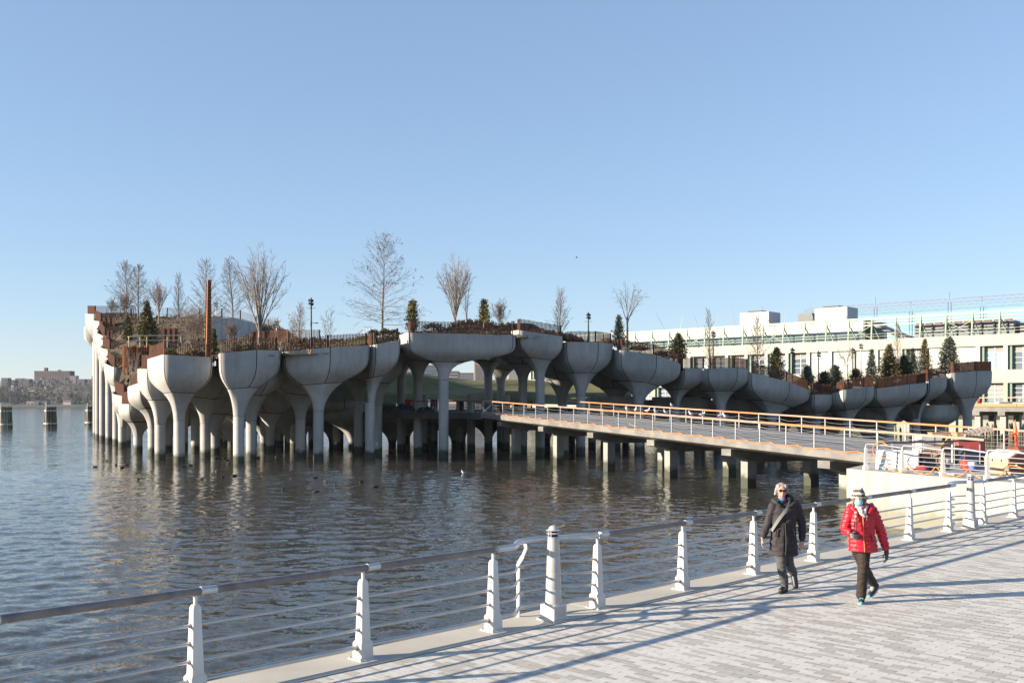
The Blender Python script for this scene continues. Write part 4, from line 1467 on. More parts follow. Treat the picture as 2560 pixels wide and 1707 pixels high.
# ------------------------------------------------------------------ evergreens
def evergreen(label, u, vb, vt, dist, hw, kind='juniper', col='dark', seed=1):
    rng = random.Random(seed * 31 + 7)
    base = pd(u, vb, dist)
    H = (vb - vt) * dist / FPX
    W = 1.3 * hw * dist / FPX
    root = thing('evergreen_tree', label, 'tree', base, 'evergreen trees on the island')
    tm = MB()
    limb(rng, tm, base - Vector((0, 0, 0.8)), Vector((0, 0, 1)), H * 0.97 + 0.8, 0.018 * H + 0.03, 0.015, 6, 0.01, 0.05, 6)
    cm = MB()
    area = H * W
    n = int(min(150, 60 + area * 14))
    for k in range(n):
        t = (k + rng.random()) / n
        if kind == 'juniper':
            prof = (min(1, 0.82 + 1.6 * t)) * (1 - t) ** 0.8 * (0.72 + 0.36 * rng.random())
            droop = 0.9
        elif kind == 'spruce':
            prof = (1 - t) ** 0.95 * (0.75 + 0.3 * rng.random()) + 0.05
            droop = 0.12
        elif kind == 'pine':
            prof = (min(1, 0.7 + 1.6 * t)) * (1 - t) ** 0.5 * (0.75 + 0.35 * rng.random())
            droop = 0.45
        else:   # loose golden cypress, ragged
            prof = (min(1, 0.6 + 2 * t)) * (1 - t) ** 0.45 * (0.55 + 0.55 * rng.random())
            droop = 0.7
        L = W * prof
        az = k * 2.39996 + rng.uniform(-0.4, 0.4)
        z = H * (-0.06 + 1.03 * t)
        o = base + Vector((0, 0, z))
        d = Vector((math.cos(az), math.sin(az), droop * (0.6 + 0.5 * t)))
        d.normalize()
        pts = [o + d * (L * x) + Vector((0, 0, -0.10 * L * x * x if kind == 'spruce' else 0)) for x in (0, 0.5, 1.0)]
        seg3(tm, pts[0], pts[2], 0.02, 0.008, 3)
        q = int(10 + L * 16)
        for j in range(q):
            x = rng.uniform(0.18, 1.05)
            c = o + d * (L * x) + Vector((rng.gauss(0, 0.10 + 0.05 * L), rng.gauss(0, 0.10 + 0.05 * L), rng.gauss(0, 0.09 + 0.03 * L)))
            s = rng.uniform(0.09, 0.19) * (0.8 + 0.25 * W)
            a = (d * rng.uniform(0.4, 1) + Vector((rng.gauss(0, 0.6), rng.gauss(0, 0.6), rng.gauss(0.25, 0.5)))).normalized() * s
            b = a.cross(Vector((rng.gauss(0, 1), rng.gauss(0, 1), rng.gauss(0, 1)))).normalized() * s * 0.42
            cm.add([c - a * 0.6 - b * 0.5, c - a * 0.6 + b * 0.5, c + a], [(0, 1, 2)])
            cm.add([c - a * 0.3 - b, c + a * 0.5 + b * 0.2, c + b * 1.2], [(0, 1, 2)])
    tm.build('trunk', BARK, root)
    cm.build('crown', FOL[col], root)


FOL = {
    'dark': mat('dark_needles', (0.085, 0.090, 0.028), (0.036, 0.046, 0.017), rough=0.8, scale=1.6, rnd=0.45),
    'olive': mat('olive_needles', (0.135, 0.112, 0.028), (0.065, 0.062, 0.019), rough=0.8, scale=1.8, rnd=0.45),
    'gold': mat('golden_needles', (0.25, 0.19, 0.03), (0.09, 0.085, 0.02), rough=0.8, scale=2.2, rnd=0.5),
    'blue': mat('blue_grey_needles', (0.125, 0.135, 0.09), (0.065, 0.078, 0.055), rough=0.8, scale=1.8, rnd=0.4),
}
EV = [
    ('large dense cone-shaped evergreen on the slope left of the pale rail', 368, 866, 752, 108, 30, 'juniper', 'olive'),
    ('smaller dense evergreen cone left of the large one on the slope', 320, 852, 790, 112, 16, 'juniper', 'olive'),
    ('small slim evergreen at the foot of the rusty pylon', 533, 884, 822, 87, 14, 'juniper', 'olive'),
    ('loose golden-tipped conifer right of the big pin-oak tree', 1031, 825, 750, 97, 18, 'loose', 'gold'),
    ('loose green-gold conifer above the right end of the entrance pod', 1210, 825, 748, 99, 18, 'loose', 'gold'),
    ('blue-grey spruce beside the open crooked bare tree', 1547, 862, 788, 103, 19, 'spruce', 'blue'),
    ('dense dark bushy conifer above the sloping fence', 1696, 898, 834, 104, 25, 'juniper', 'dark'),
    ('olive loose conifer above the fence before the large windows', 1941, 955, 870, 109, 23, 'loose', 'olive'),
    ('small grey-green spruce left of the dark round pine', 2018, 962, 914, 110, 22, 'spruce', 'blue'),
    ('round dark pine bush above the lowest rim', 2060, 978, 930, 110.5, 22, 'pine', 'dark'),
    ('fluffy grey-green pine between the round dark pine and lamp posts', 2088, 964, 914, 112, 19, 'pine', 'blue'),
    ('slim blue-grey spruce left of the big dense conifer group', 2179, 954, 872, 112, 16, 'spruce', 'blue'),
    ('biggest dense conifer of the right-hand group', 2223, 952, 860, 113, 29, 'juniper', 'olive'),
    ('dark green conifer right beside the biggest one on the right', 2259, 944, 888, 114, 25, 'juniper', 'dark'),
    ('grey spruce behind the dark conifers of the right-hand group', 2281, 940, 870, 117, 16, 'spruce', 'blue'),
    ('pointed spruce before the pier building, left of the fluffy one', 2312, 930, 846, 116, 18, 'spruce', 'olive'),
    ('fluffy grey-green pine at the right end of the island', 2373, 924, 843, 116.5, 24, 'pine', 'blue'),
    ('low dark bush conifer below the lamp posts', 2140, 952, 924, 112, 15, 'pine', 'dark'),
]
for i, e in enumerate(EV):
    evergreen(*e, seed=i + 1)


# ------------------------------------------------------------------ shrubs and dry grasses
def leafy_shrub(label, p, rx, rz, m, n=260, name='shrub', group='low shrubs behind the fences', s0=0.11):
    rng = random.Random(int(p.x * 100) + 9)
    root = thing(name, label, 'shrub', p, group)
    cm = MB()
    for k in range(n):
        a = Vector((rng.gauss(0, 1), rng.gauss(0, 1), abs(rng.gauss(0, 1)))).normalized()
        q = rng.uniform(0.45, 1.0) * (0.85 + 0.25 * mnoise.noise(a * 2.2 + p))
        c = p + Vector((a.x * rx * q, a.y * rx * q, a.z * rz * q))
        s = rng.uniform(0.6, 1.3) * s0
        x = Vector((rng.gauss(0, 1), rng.gauss(0, 1), rng.gauss(0.3, 1))).normalized() * s
        y = x.cross(Vector((rng.gauss(0, 1), rng.gauss(0, 1), rng.gauss(0, 1)))).normalized() * s * 0.55
        cm.quad(c - x, c - y, c + x, c + y)
    cm.build('foliage', m, root)
    st = MB()
    for k in range(7):
        an = 2 * PI * k / 7
        seg3(st, p - Vector((0, 0, 0.3)), p + Vector((math.cos(an) * rx * 0.6, math.sin(an) * rx * 0.6, rz * 0.6)), 0.02, 0.01, 3)
    st.build('stems', BARK, root)


YEL = mat('yellow_green_leaf', (0.22, 0.16, 0.02), (0.09, 0.08, 0.015), rough=0.7, scale=3, rnd=0.4)
RUSSET = mat('russet_twigs', (0.15, 0.075, 0.045), (0.08, 0.042, 0.028), rough=0.9, scale=2, rnd=0.4)
SH = [
    ('yellow-green shrub at the left end of the corner fence', 430, 890, 86.0, 0.62, 0.75, YEL),
    ('yellow-green shrub under the pale many-stemmed tree', 482, 889, 86.2, 0.60, 0.85, YEL),
    ('dark green shrub between the pylon and the small evergreen', 506, 890, 86.4, 0.5, 0.5, FOL['dark']),
    ('yellow shrub left of the big vase-shaped tree', 594, 879, 87.2, 0.62, 0.68, YEL),
    ('yellow shrub nearest left of the big vase-shaped trunk', 626, 876, 87.4, 0.60, 0.70, YEL),
    ('yellow shrub nearest right of the big vase-shaped trunk', 655, 874, 87.6, 0.68, 0.78, YEL),
    ('russet twiggy mound beside the foot of the lamp mast', 752, 870, 96, 1.55, 1.25, RUSSET),
    ('golden clipped shrub left of the pin-oak trunk', 935, 838, 96.5, 0.75, 0.75, YEL),
    ('golden clipped shrub behind the pin-oak trunk', 962, 834, 97.0, 0.65, 0.70, YEL),
    ('golden clipped shrub right of the pin-oak trunk', 982, 836, 96.5, 0.70, 0.60, YEL),
    ('dark green shrub right of the pin-oak trunk by the upright rim', 996, 846, 94.5, 0.9, 0.7, FOL['dark']),
    ('dark green shrub on the fence below the pin-oak tree', 968, 852, 93.5, 0.8, 0.7, FOL['dark']),
    ('russet low shrub on the mound over the arch', 1085, 822, 98, 1.4, 0.7, RUSSET),
    ('olive low shrub on the mound over the arch', 1170, 820, 99, 1.6, 0.8, FOL['olive']),
    ('dark low shrub right of the mound over the arch', 1250, 828, 99.5, 1.4, 0.7, FOL['dark']),
    ('russet shrub at the fence right of the tallest pod', 1390, 842, 100, 0.8, 0.6, RUSSET),
    ('russet shrub before the blue-grey spruce', 1520, 862, 100.6, 1.2, 0.8, RUSSET),
    ('dark shrub right of the blue-grey spruce', 1600, 875, 102, 1.3, 0.7, FOL['dark']),
    ('russet shrub below the dense bushy conifer', 1655, 892, 102.5, 1.2, 0.8, RUSSET),
    ('dark round shrub below the olive loose conifer', 1915, 955, 107, 1.1, 0.7, FOL['dark']),
    ('olive shrub left of the small grey-green spruce', 1992, 968, 108, 1.0, 0.8, FOL['olive']),
    ('dark shrub below the biggest conifer on the right', 2205, 962, 110, 1.5, 0.8, FOL['dark']),
    ('dark shrub below the grey spruce on the right', 2290, 945, 113, 1.2, 0.8, FOL['olive']),
]
for s in SH:
    leafy_shrub(s[0], pd(s[1], s[2], s[3]), s[4], s[5], s[6], int(220 + 160 * s[4]))


def grass_cover(name, polys, m, n, h, seed, label):
    rng = random.Random(seed)
    mb = MB()
    for poly, zf, share in polys:
        xs = [p[0] for p in poly]; ys = [p[1] for p in poly]
        k = 0
        tries = 0
        while k < n * share and tries < n * 6:
            tries += 1
            x, y = rng.uniform(min(xs), max(xs)), rng.uniform(min(ys), max(ys))
            if not inside(x, y, poly) or mnoise.noise(Vector((x * 0.25, y * 0.25, seed))) < -0.15:
                continue
            k += 1
            z = zf(x, y)
            hh = h * rng.uniform(0.5, 1.3)
            for j in range(6):
                a = rng.uniform(0, 2 * PI)
                r = rng.uniform(0.1, 0.5) * hh
                d = Vector((math.cos(a), math.sin(a), 0))
                w = Vector((-d.y, d.x, 0)) * 0.035
                p = Vector((x, y, z - 0.05)) + d * 0.06
                mid = p + d * r * 0.5 + Vector((0, 0, hh * 0.75))
                mb.add([p - w, p + w, mid + w * 0.8, mid - w * 0.8, p + d * r * 1.2 + Vector((0, 0, hh))], [(0, 1, 2, 3), (3, 2, 4)])
    o = mb.build(name, m)
    stuff(o)
    o['label'] = label


zof = lambda f: (lambda x, y: f(x, y))
grass_cover('dry_grass', [(WEST_POLY, zw, 0.62), (MID_POLY, zm, 0.16), (EAST_POLY, ze, 0.22)], mat('dry_grass_blades', (0.27, 0.20, 0.115), (0.15, 0.105, 0.06), rough=0.9, scale=0.4, rnd=0.4), 3000, 0.42, 4, 'tufts of dry buff grass over the island slopes')
grass_cover('ground_cover', [(WEST_POLY, zw, 0.5), (MID_POLY, zm, 0.25), (EAST_POLY, ze, 0.25)], mat('brown_cover', (0.12, 0.092, 0.04), (0.06, 0.047, 0.022), rough=0.9, scale=0.6, rnd=0.5), 2600, 0.34, 9, 'brown and olive ground cover over the island slopes')
# grassy bank rising behind the fence left of the pin-oak
bk = MB()
B0 = [pd(822, 866, 93), pd(905, 845, 95), pd(926, 842, 96)]
rows = []
for k, (u, v) in enumerate([(800, 868), (825, 863), (850, 856), (880, 847), (905, 840), (925, 837), (940, 838)]):
    a, b = pd(u, v + 20, 91.5 + k * 0.25), pd(u, v, 96 + k * 0.25)
    rows.append([a, a.lerp(b, 0.5) + Vector((0, 0, 0.1)), b, b + Vector((0, 6, -2))])
bk.loft(rows, closed=False)
struct(bk.build('grass_bank', LAWN, smooth=80))

# ================================================================== island details
GREYRUST = mat('grey_brown_steel', (0.16, 0.11, 0.09), (0.09, 0.065, 0.055), rough=0.8)


def island_details():
    # rusty pylon
    b, t = pd(521, 893, 86.0), pd(523, 700, 86.0)
    root = thing('rusty_pylon', 'tall slim rusty steel pylon with a perforated face at the near left garden', 'pylon', b)
    a = R(28)
    cx, sy = math.cos(a), math.sin(a)

    def sq(p, h):
        return [p + Vector(((x * cx - y * sy) * h, (x * sy + y * cx) * h, 0)) for x, y in ((-1, -1), (1, -1), (1, 1), (-1, 1))]
    MB().loft([sq(b, 0.205), sq(t, 0.15)]).build('shaft', CORTEN_LIT, root)
    # darker perforated plate on the side turned from the sun, its holes in a column
    d = Vector((cx, sy, 0)); n = Vector((sy, -cx, 0))
    for k in range(22):
        f = (k + 0.7) / 23
        p = b.lerp(t, f)
        h = 0.205 + (0.15 - 0.205) * f
        q = p + n * (h + 0.012)
        MB().bar(q - d * h * 0.5, q + d * h * 0.5, 0.02, 0.17).build('perforation', DARKSTEEL, root)
    for k in range(2):
        pass

    # temporary pale pipe rail
    root = thing('temporary_rail', 'pale scaffold pipe rail with yellow clamps on the slope below the dense evergreens', 'rail', pd(322, 862, 103))
    pipe = mat('galvanised_pipe', (0.62, 0.60, 0.56), (0.5, 0.49, 0.46), rough=0.45, scale=3)
    yel = mat('yellow_clamp', (0.70, 0.55, 0.05), rough=0.5)
    U = [(322, 0), (350, -2.2), (367, -2.6), (418, -1.6), (452, -1.4)]
    for dv in (0, 12):
        MB().tube([pd(320, 842 + dv, 102), pd(357, 839 + dv, 103)], 0.062, 8).build('pipe', pipe, root, smooth=60)
        MB().tube([pd(357, 839 + dv, 103), pd(455, 838.5 + dv, 105)], 0.035, 8).build('pipe', pipe, root, smooth=60)
    for (u, dv), y in zip(U, (102, 102.8, 103.2, 104.2, 105)):
        MB().tube([pd(u, 868, y), pd(u, 841 + dv * 0.5, y)], 0.03, 8).build('upright', pipe, root)
        if u < 430:
            MB().tube([pd(u, 850, y - 0.05), pd(u, 842 + dv * 0.5, y - 0.05)], 0.042, 8).build('clamp', yel, root)

    # rusty sheet-pile wall above the dip
    root = thing('sheet_pile_wall', 'rusty sheet-pile retaining wall above the dip of the sunny side', 'wall', pd(350, 930, 104))
    for k, u in enumerate(range(306, 392, 6)):
        y = 104 + (0.5 if k % 2 else 0) + 0.02 * (u - 306)
        lo = 908 + 6 * math.sin(k * 1.3) + (8 if k % 2 else 26)
        p, q = pd(u, lo, y), pd(u + 6.0, lo, y)
        hi = pd(u, 863 + 2 * math.sin(k * 2.1), y)
        MB().box(((p.x + q.x) / 2, y, (p.z + hi.z) / 2), ((q.x - p.x) * 0.96, 0.12, hi.z - p.z)).build('sheet_pile', CORTEN if k % 3 else CORTEN_LIT, root)
    # corten retaining wall boxes up the slope
    for lab, u0, u1, v0, v1, y in (('dark rusty retaining wall behind the pale many-stemmed tree', 405, 448, 822, 838, 116), ('rusty retaining wall stub on the sunny slope left of the small evergreen cone', 257, 291, 795, 806, 138), ('rusty retaining wall stub halfway up the sunny slope', 268, 286, 828, 845, 130), ('dark rusty gate wall by the overlook', 626, 672, 829, 845, 112)):
        p, q = pd(u0, v1, y), pd(u1, v0, y + 0.6)
        o = thing('retaining_wall', lab, 'wall', p, 'rusty retaining walls in the garden')
        n = max(3, int((q.x - p.x) / 0.3))
        for k in range(n):
            x = p.x + (q.x - p.x) * (k + 0.5) / n
            MB().box((x, y + 0.08 * (k % 2), (p.z + q.z) / 2 - 0.4), ((q.x - p.x) / n * 0.93, 0.1, q.z - p.z + 0.8)).build('steel_plate', CORTEN, o)

    # grey concrete overlook
    root = thing('overlook_wall', 'grey concrete overlook wall high on the hill behind the rusty pylon', 'wall', pd(560, 835, 130))

    def wall(pts, name):
        m = MB()
        rings = []
        for u, v, vb, y in pts:
            a = pd(u, v, y); bq = pd(u, vb, y - 0.8)
            m1 = a.lerp(bq, 0.55) - Vector((0, 0.25, 0))
            rings.append([bq, m1, a, a + Vector((0, 0.4, 0)), Vector((bq.x, bq.y + 1.4, bq.z))])
        MB().loft(rings).build(name, CONC, root, smooth=40)
    wall([(526, 793, 850, 122), (540, 791.5, 850, 122.6), (554.5, 792, 850, 123.3)], 'wall_panel')
    wall([(555.5, 795, 850, 123.3), (580, 794, 848, 124.6), (602, 798, 846, 126), (624, 804, 844, 127.6)], 'wall_panel')
    wall([(624.6, 804.4, 844, 127.6), (641, 811, 842, 129), (657, 815, 842, 130.6), (672, 819, 842, 132.4)], 'wall_panel')
    fence('grey picket fence on the concrete overlook', [pd(526, 793, 122.6), pd(556, 792, 123.8), pd(602, 797, 126.5), pd(641, 810, 129.5), pd(672, 818, 133)], 1.05, 'fences across the hilltop', step=0.2, w=0.03, m_=GREYRUST)
    fence('thin picket fence along the far hilltop behind the leafless pair', [pd(262, 788, 146), pd(330, 787, 145), pd(420, 786, 142), pd(500, 788, 137), pd(526, 792, 134)], 0.95, 'fences across the hilltop', step=0.26, w=0.03, m_=GREYRUST)
    fence('rusty picket fence across the slope behind the lamp mast', [pd(676, 852, 104), pd(720, 850, 103), pd(800, 851, 103)], 1.1, 'fences across the hilltop')
    # stair rail by the pin-oak
    root = thing('stair_rail', 'thin grey stair railing left of the pin-oak shaped tree', 'railing', pd(905, 840, 103))
    for u, v0, v1 in ((910, 838, 818), (917, 838, 818), (924, 838, 818), (931, 838, 818)):
        MB().tube([pd(u, v0, 103), pd(u, v1, 103)], 0.03, 6).build('upright', GREYSTEEL, root)
    MB().tube([pd(909, 818, 103), pd(932, 818, 103)], 0.035, 6).build('top_bar', GREYSTEEL, root)
    MB().tube([pd(886, 838, 102), pd(909, 824, 103)], 0.03, 6).build('sloping_bar', GREYSTEEL, root)
    root = thing('ramp_rail', 'thin pipe rails of a ramp left of the tall lamp mast', 'railing', pd(742, 850, 106))
    for v in (826, 834):
        MB().tube([pd(742, v, 106), pd(752, v - 0.5, 106), pd(776, v + 6, 105)], 0.03, 6).build('pipe', GREYSTEEL, root)
    for u, v in ((745, 826), (758, 828), (774, 832)):
        MB().tube([pd(u, v + 28, 106), pd(u, v, 106)], 0.025, 6).build('upright', GREYSTEEL, root)


def lamp(label, u, vb, vt, y, arm=None, pale=False):
    b, t = pd(u, vb, y), pd(u, vt, y)
    m = GREYSTEEL if pale else DARKSTEEL
    root = thing('lamp_mast', label, 'lamp', b, 'lamp masts on the island')
    MB().tube([b - Vector((0, 0, 0.8)), b.lerp(t, 0.5), t], [0.085, 0.075, 0.065], 8).build('mast', m, root, smooth=60)
    for k, (dx, dz) in enumerate(((-0.16, -0.25), (0.14, -0.30), (-0.14, -0.55), (0.15, -0.62))):
        c = t + Vector((dx, -0.05, dz))
        MB().tube([c + Vector((0, 0.10, 0.06)), c + Vector((0, -0.12, -0.07))], [0.09, 0.11], 10).build('spotlight', m if k % 2 else GREYSTEEL, root)
    MB().bar(t + Vector((-0.45, 0, -1.0)), t + Vector((0.45, 0, -1.0)), 0.03, 0.03).build('cross_arm', m, root)
    if arm:
        a = pd(u, arm, y)
        MB().bar(a, a + Vector((0.40, -0.05, 0)), 0.05, 0.04).build('side_arm', m, root)
        MB().box(a + Vector((0.52, -0.05, -0.02)), (0.30, 0.16, 0.08)).build('lantern', m, root)


island_details()
lamp('tall dark lamp mast with spotlights, left of the pin-oak shaped tree', 778, 866, 744, 95, 807)
lamp('slim lamp mast in the open sky right of the tallest pod', 1471, 860, 780, 106)
lamp('dark lamp mast before the large windows, near the olive conifer', 1981, 958, 868, 110, 886)
lamp('thin lamp mast before the first white panels', 2046, 962, 876, 116)
lamp('lamp mast left of the two standing close before the white panels', 2132, 948, 868, 114)
lamp('pale-footed lamp mast right of the two standing close together', 2152, 955, 856, 114, None, True)
lamp('thin lamp mast beside the columnar bare tree', 1783, 925, 826, 110)
lamp('small lamp mast on the hilltop behind the rusty pylon', 541, 795, 754, 131, None, True)
lamp('small lamp mast right of the big vase-shaped tree', 692, 848, 797, 104, None, True)

# ================================================================== construction things on the landing under the arch
def cone(label, p, s=1.0):
    root = thing('traffic_cone', label, 'cone', p, 'traffic cones on the landing')
    orange = mat('cone_orange', (0.80, 0.14, 0.03), (0.65, 0.10, 0.02), rough=0.5)
    MB().box(p + Vector((0, 0, 0.02 * s)), (0.36 * s, 0.36 * s, 0.04 * s)).build('base', orange, root)
    MB().lathe([(0.15 * s, 0.04 * s), (0.11 * s, 0.27 * s)], 12, p).lathe([(0.08 * s, 0.42 * s), (0.03 * s, 0.71 * s)], 12, p).build('cone_body', orange, root, smooth=40)
    MB().lathe([(0.111 * s, 0.27 * s), (0.081 * s, 0.42 * s)], 12, p).build('white_band', WHITE_STEEL, root, smooth=40)


def barrel(label, p):
    root = thing('channelizer_post', label, 'post', p, 'orange posts on the landing')
    orange = mat('cone_orange', (0.80, 0.14, 0.03))
    MB().lathe([(0.18, 0), (0.18, 0.05), (0.06, 0.06), (0.055, 1.05), (0.03, 1.12)], 12, p).build('post_body', orange, root, smooth=40)
    MB().lathe([(0.057, 0.80), (0.057, 0.95)], 12, p).build('white_band', WHITE_STEEL, root)


LZ = LANDZ
for lab, u, y in (('orange and white traffic cone left of the red bin under the arch', 1015, 108), ('orange and white traffic cone right of the middle arch column', 1082, 108)):
    c = pd(u, HV, y); cone(lab, Vector((c.x, c.y, LZ)), 1.2)
for lab, u, y in (('orange channelizer post far left under the arch', 981, 110), ('orange channelizer post before the red bin', 1029, 106), ('orange channelizer post on the landing before the dark fence', 1173, 108), ('shorter looking orange post right of the first by the dark fence', 1182, 111), ('orange channelizer post beside the arch column at the lawn edge', 1209, 109), ('orange channelizer post right of the red bin by the lawn', 1060, 110)):
    c = pd(u, HV, y); barrel(lab, Vector((c.x, c.y, LZ)))
c = pd(1028, HV, 109)
root = thing('red_bin', 'red wheeled dumpster standing under the entrance arch', 'bin', (c.x, c.y, LZ))
red = mat('red_plastic', (0.55, 0.02, 0.02), (0.42, 0.015, 0.015), rough=0.5)
MB().loft([[(c.x + x * h, c.y + y * 0.8 * h, LZ + z) for x, y in ((-1, -1), (1, -1), (1, 1), (-1, 1))] for h, z in ((0.55, 0.12), (0.72, 1.25))]).build('tub', red, root)
MB().box((c.x, c.y, LZ + 1.29), (1.5, 1.2, 0.06)).build('rim', red, root)
for s in (-1, 1):
    MB().tube([(c.x + s * 0.35, c.y - 0.45, LZ + 0.1), (c.x + s * 0.35, c.y - 0.35, LZ + 0.1)], 0.1, 10).build('wheel', BLACKRUBBER, root)
for lab, u, y, sx, sz in (('black tarpaulin heap left of the slim arch column', 1008, 99.0, 1.3, 0.7), ('grey and black tarpaulin heap between the two front arch columns', 1068, 98.2, 1.1, 0.5), ('low black tarpaulin heap at the left end of the landing', 980, 101, 1.2, 0.6)):
    c = pd(u, HV, y)
    m = MB()
    rng = random.Random(u)
    for i in range(9):
        pass
    rings = []
    for k in range(5):
        f = k / 4
        rr = math.cos(f * PI / 2 * 0.97)
        rings.append([(c.x + sx * rr * math.cos(a) * (1 + 0.25 * math.sin(3 * a + u)), c.y + 0.8 * rr * math.sin(a), LZ + sz * math.sin(f * PI / 2) * (1 + 0.3 * math.sin(a * 2 + k)) - 0.05) for a in np.linspace(0, 2 * PI, 13)[:-1]])
    tag(m.loft(rings).build('tarpaulin', mat('black_tarp', (0.022, 0.022, 0.025), (0.06, 0.06, 0.065), rough=0.35, scale=3)), lab, 'tarpaulin', 'tarpaulins on the landing')
fence('dark steel picket fence on the landing before the lawn', [Vector((p.x, p.y, LZ)) for p in (pd(1150, HV, 113), pd(1206, HV, 113), pd(1260, HV, 112), pd(1330, HV, 111))], 1.15, 'fences across the hilltop')

# ================================================================== dolphins in the river
def dolphin(label, u, vb):
    c = pz(u, vb, 0)
    rng = random.Random(u)
    root = thing('mooring_dolphin', label, 'dolphin', c, 'timber mooring dolphins in the river')
    wood = mat('greenish_timber', (0.20, 0.17, 0.09), (0.09, 0.085, 0.05), rough=0.9, scale=1.2, stretch=(3, 3, 0.4))
    for k in range(12):
        a = 2 * PI * k / 12
        r0, r1 = 1.22, 1.02
        MB().tube([(c.x + r0 * math.cos(a), c.y + r0 * math.sin(a), -1.2), (c.x + r1 * math.cos(a), c.y + r1 * math.sin(a), 4.45 + rng.uniform(-0.15, 0.15))], [0.22, 0.19], 8).build('timber_pile', wood, root, smooth=60)
    for z in (3.55, 0.75):
        r = 1.47 - z * 0.055
        MB().lathe([(r - 0.04, z - 0.16), (r, z - 0.16), (r, z + 0.16), (r - 0.04, z + 0.16)], 24, (c.x, c.y, 0)).build('steel_band', GREYSTEEL, root, smooth=40)
    MB().tube([(c.x - 0.35, c.y - 1.32, 0), (c.x - 0.30, c.y - 1.28, 5.3)], 0.09, 8).build('marker_pole', mat('pale_pole', (0.55, 0.54, 0.52), rough=0.6), root)
    MB().lathe([(0.9, 4.2), (0.9, 4.3)], 12, (c.x, c.y, 0)).build('core', wood, root)


dolphin('timber mooring dolphin at the left edge of the picture', 14, 1069)
dolphin('timber mooring dolphin midway between the left edge and the island', 126, 1066.5)
dolphin('timber mooring dolphin partly hidden behind the island columns', 228, 1063.5)

# ================================================================== pier building behind, right
FP, FE, FN = Vector((82.3, 160.0)), Vector((-0.747, 0.665)), Vector((-0.665, -0.747))


def fp(a, out, z):
    return Vector((FP.x + FE.x * a + FN.x * out, FP.y + FE.y * a + FN.y * out, z))


def fa(u, out=0.0):
    q = onray(u, (FP.x + FN.x * out, FP.y + FN.y * out), FE)
    return (q - Vector((FP.x + FN.x * out, FP.y + FN.y * out))).dot(FE) / FE.length_squared


def fbox(a0, a1, o0, o1, z0, z1):
    """box in facade coordinates"""
    m = MB()
    m.loft([[fp(a0, o1, z), fp(a1, o1, z), fp(a1, o0, z), fp(a0, o0, z)][::-1] for z in (z0, z1)])
    return m


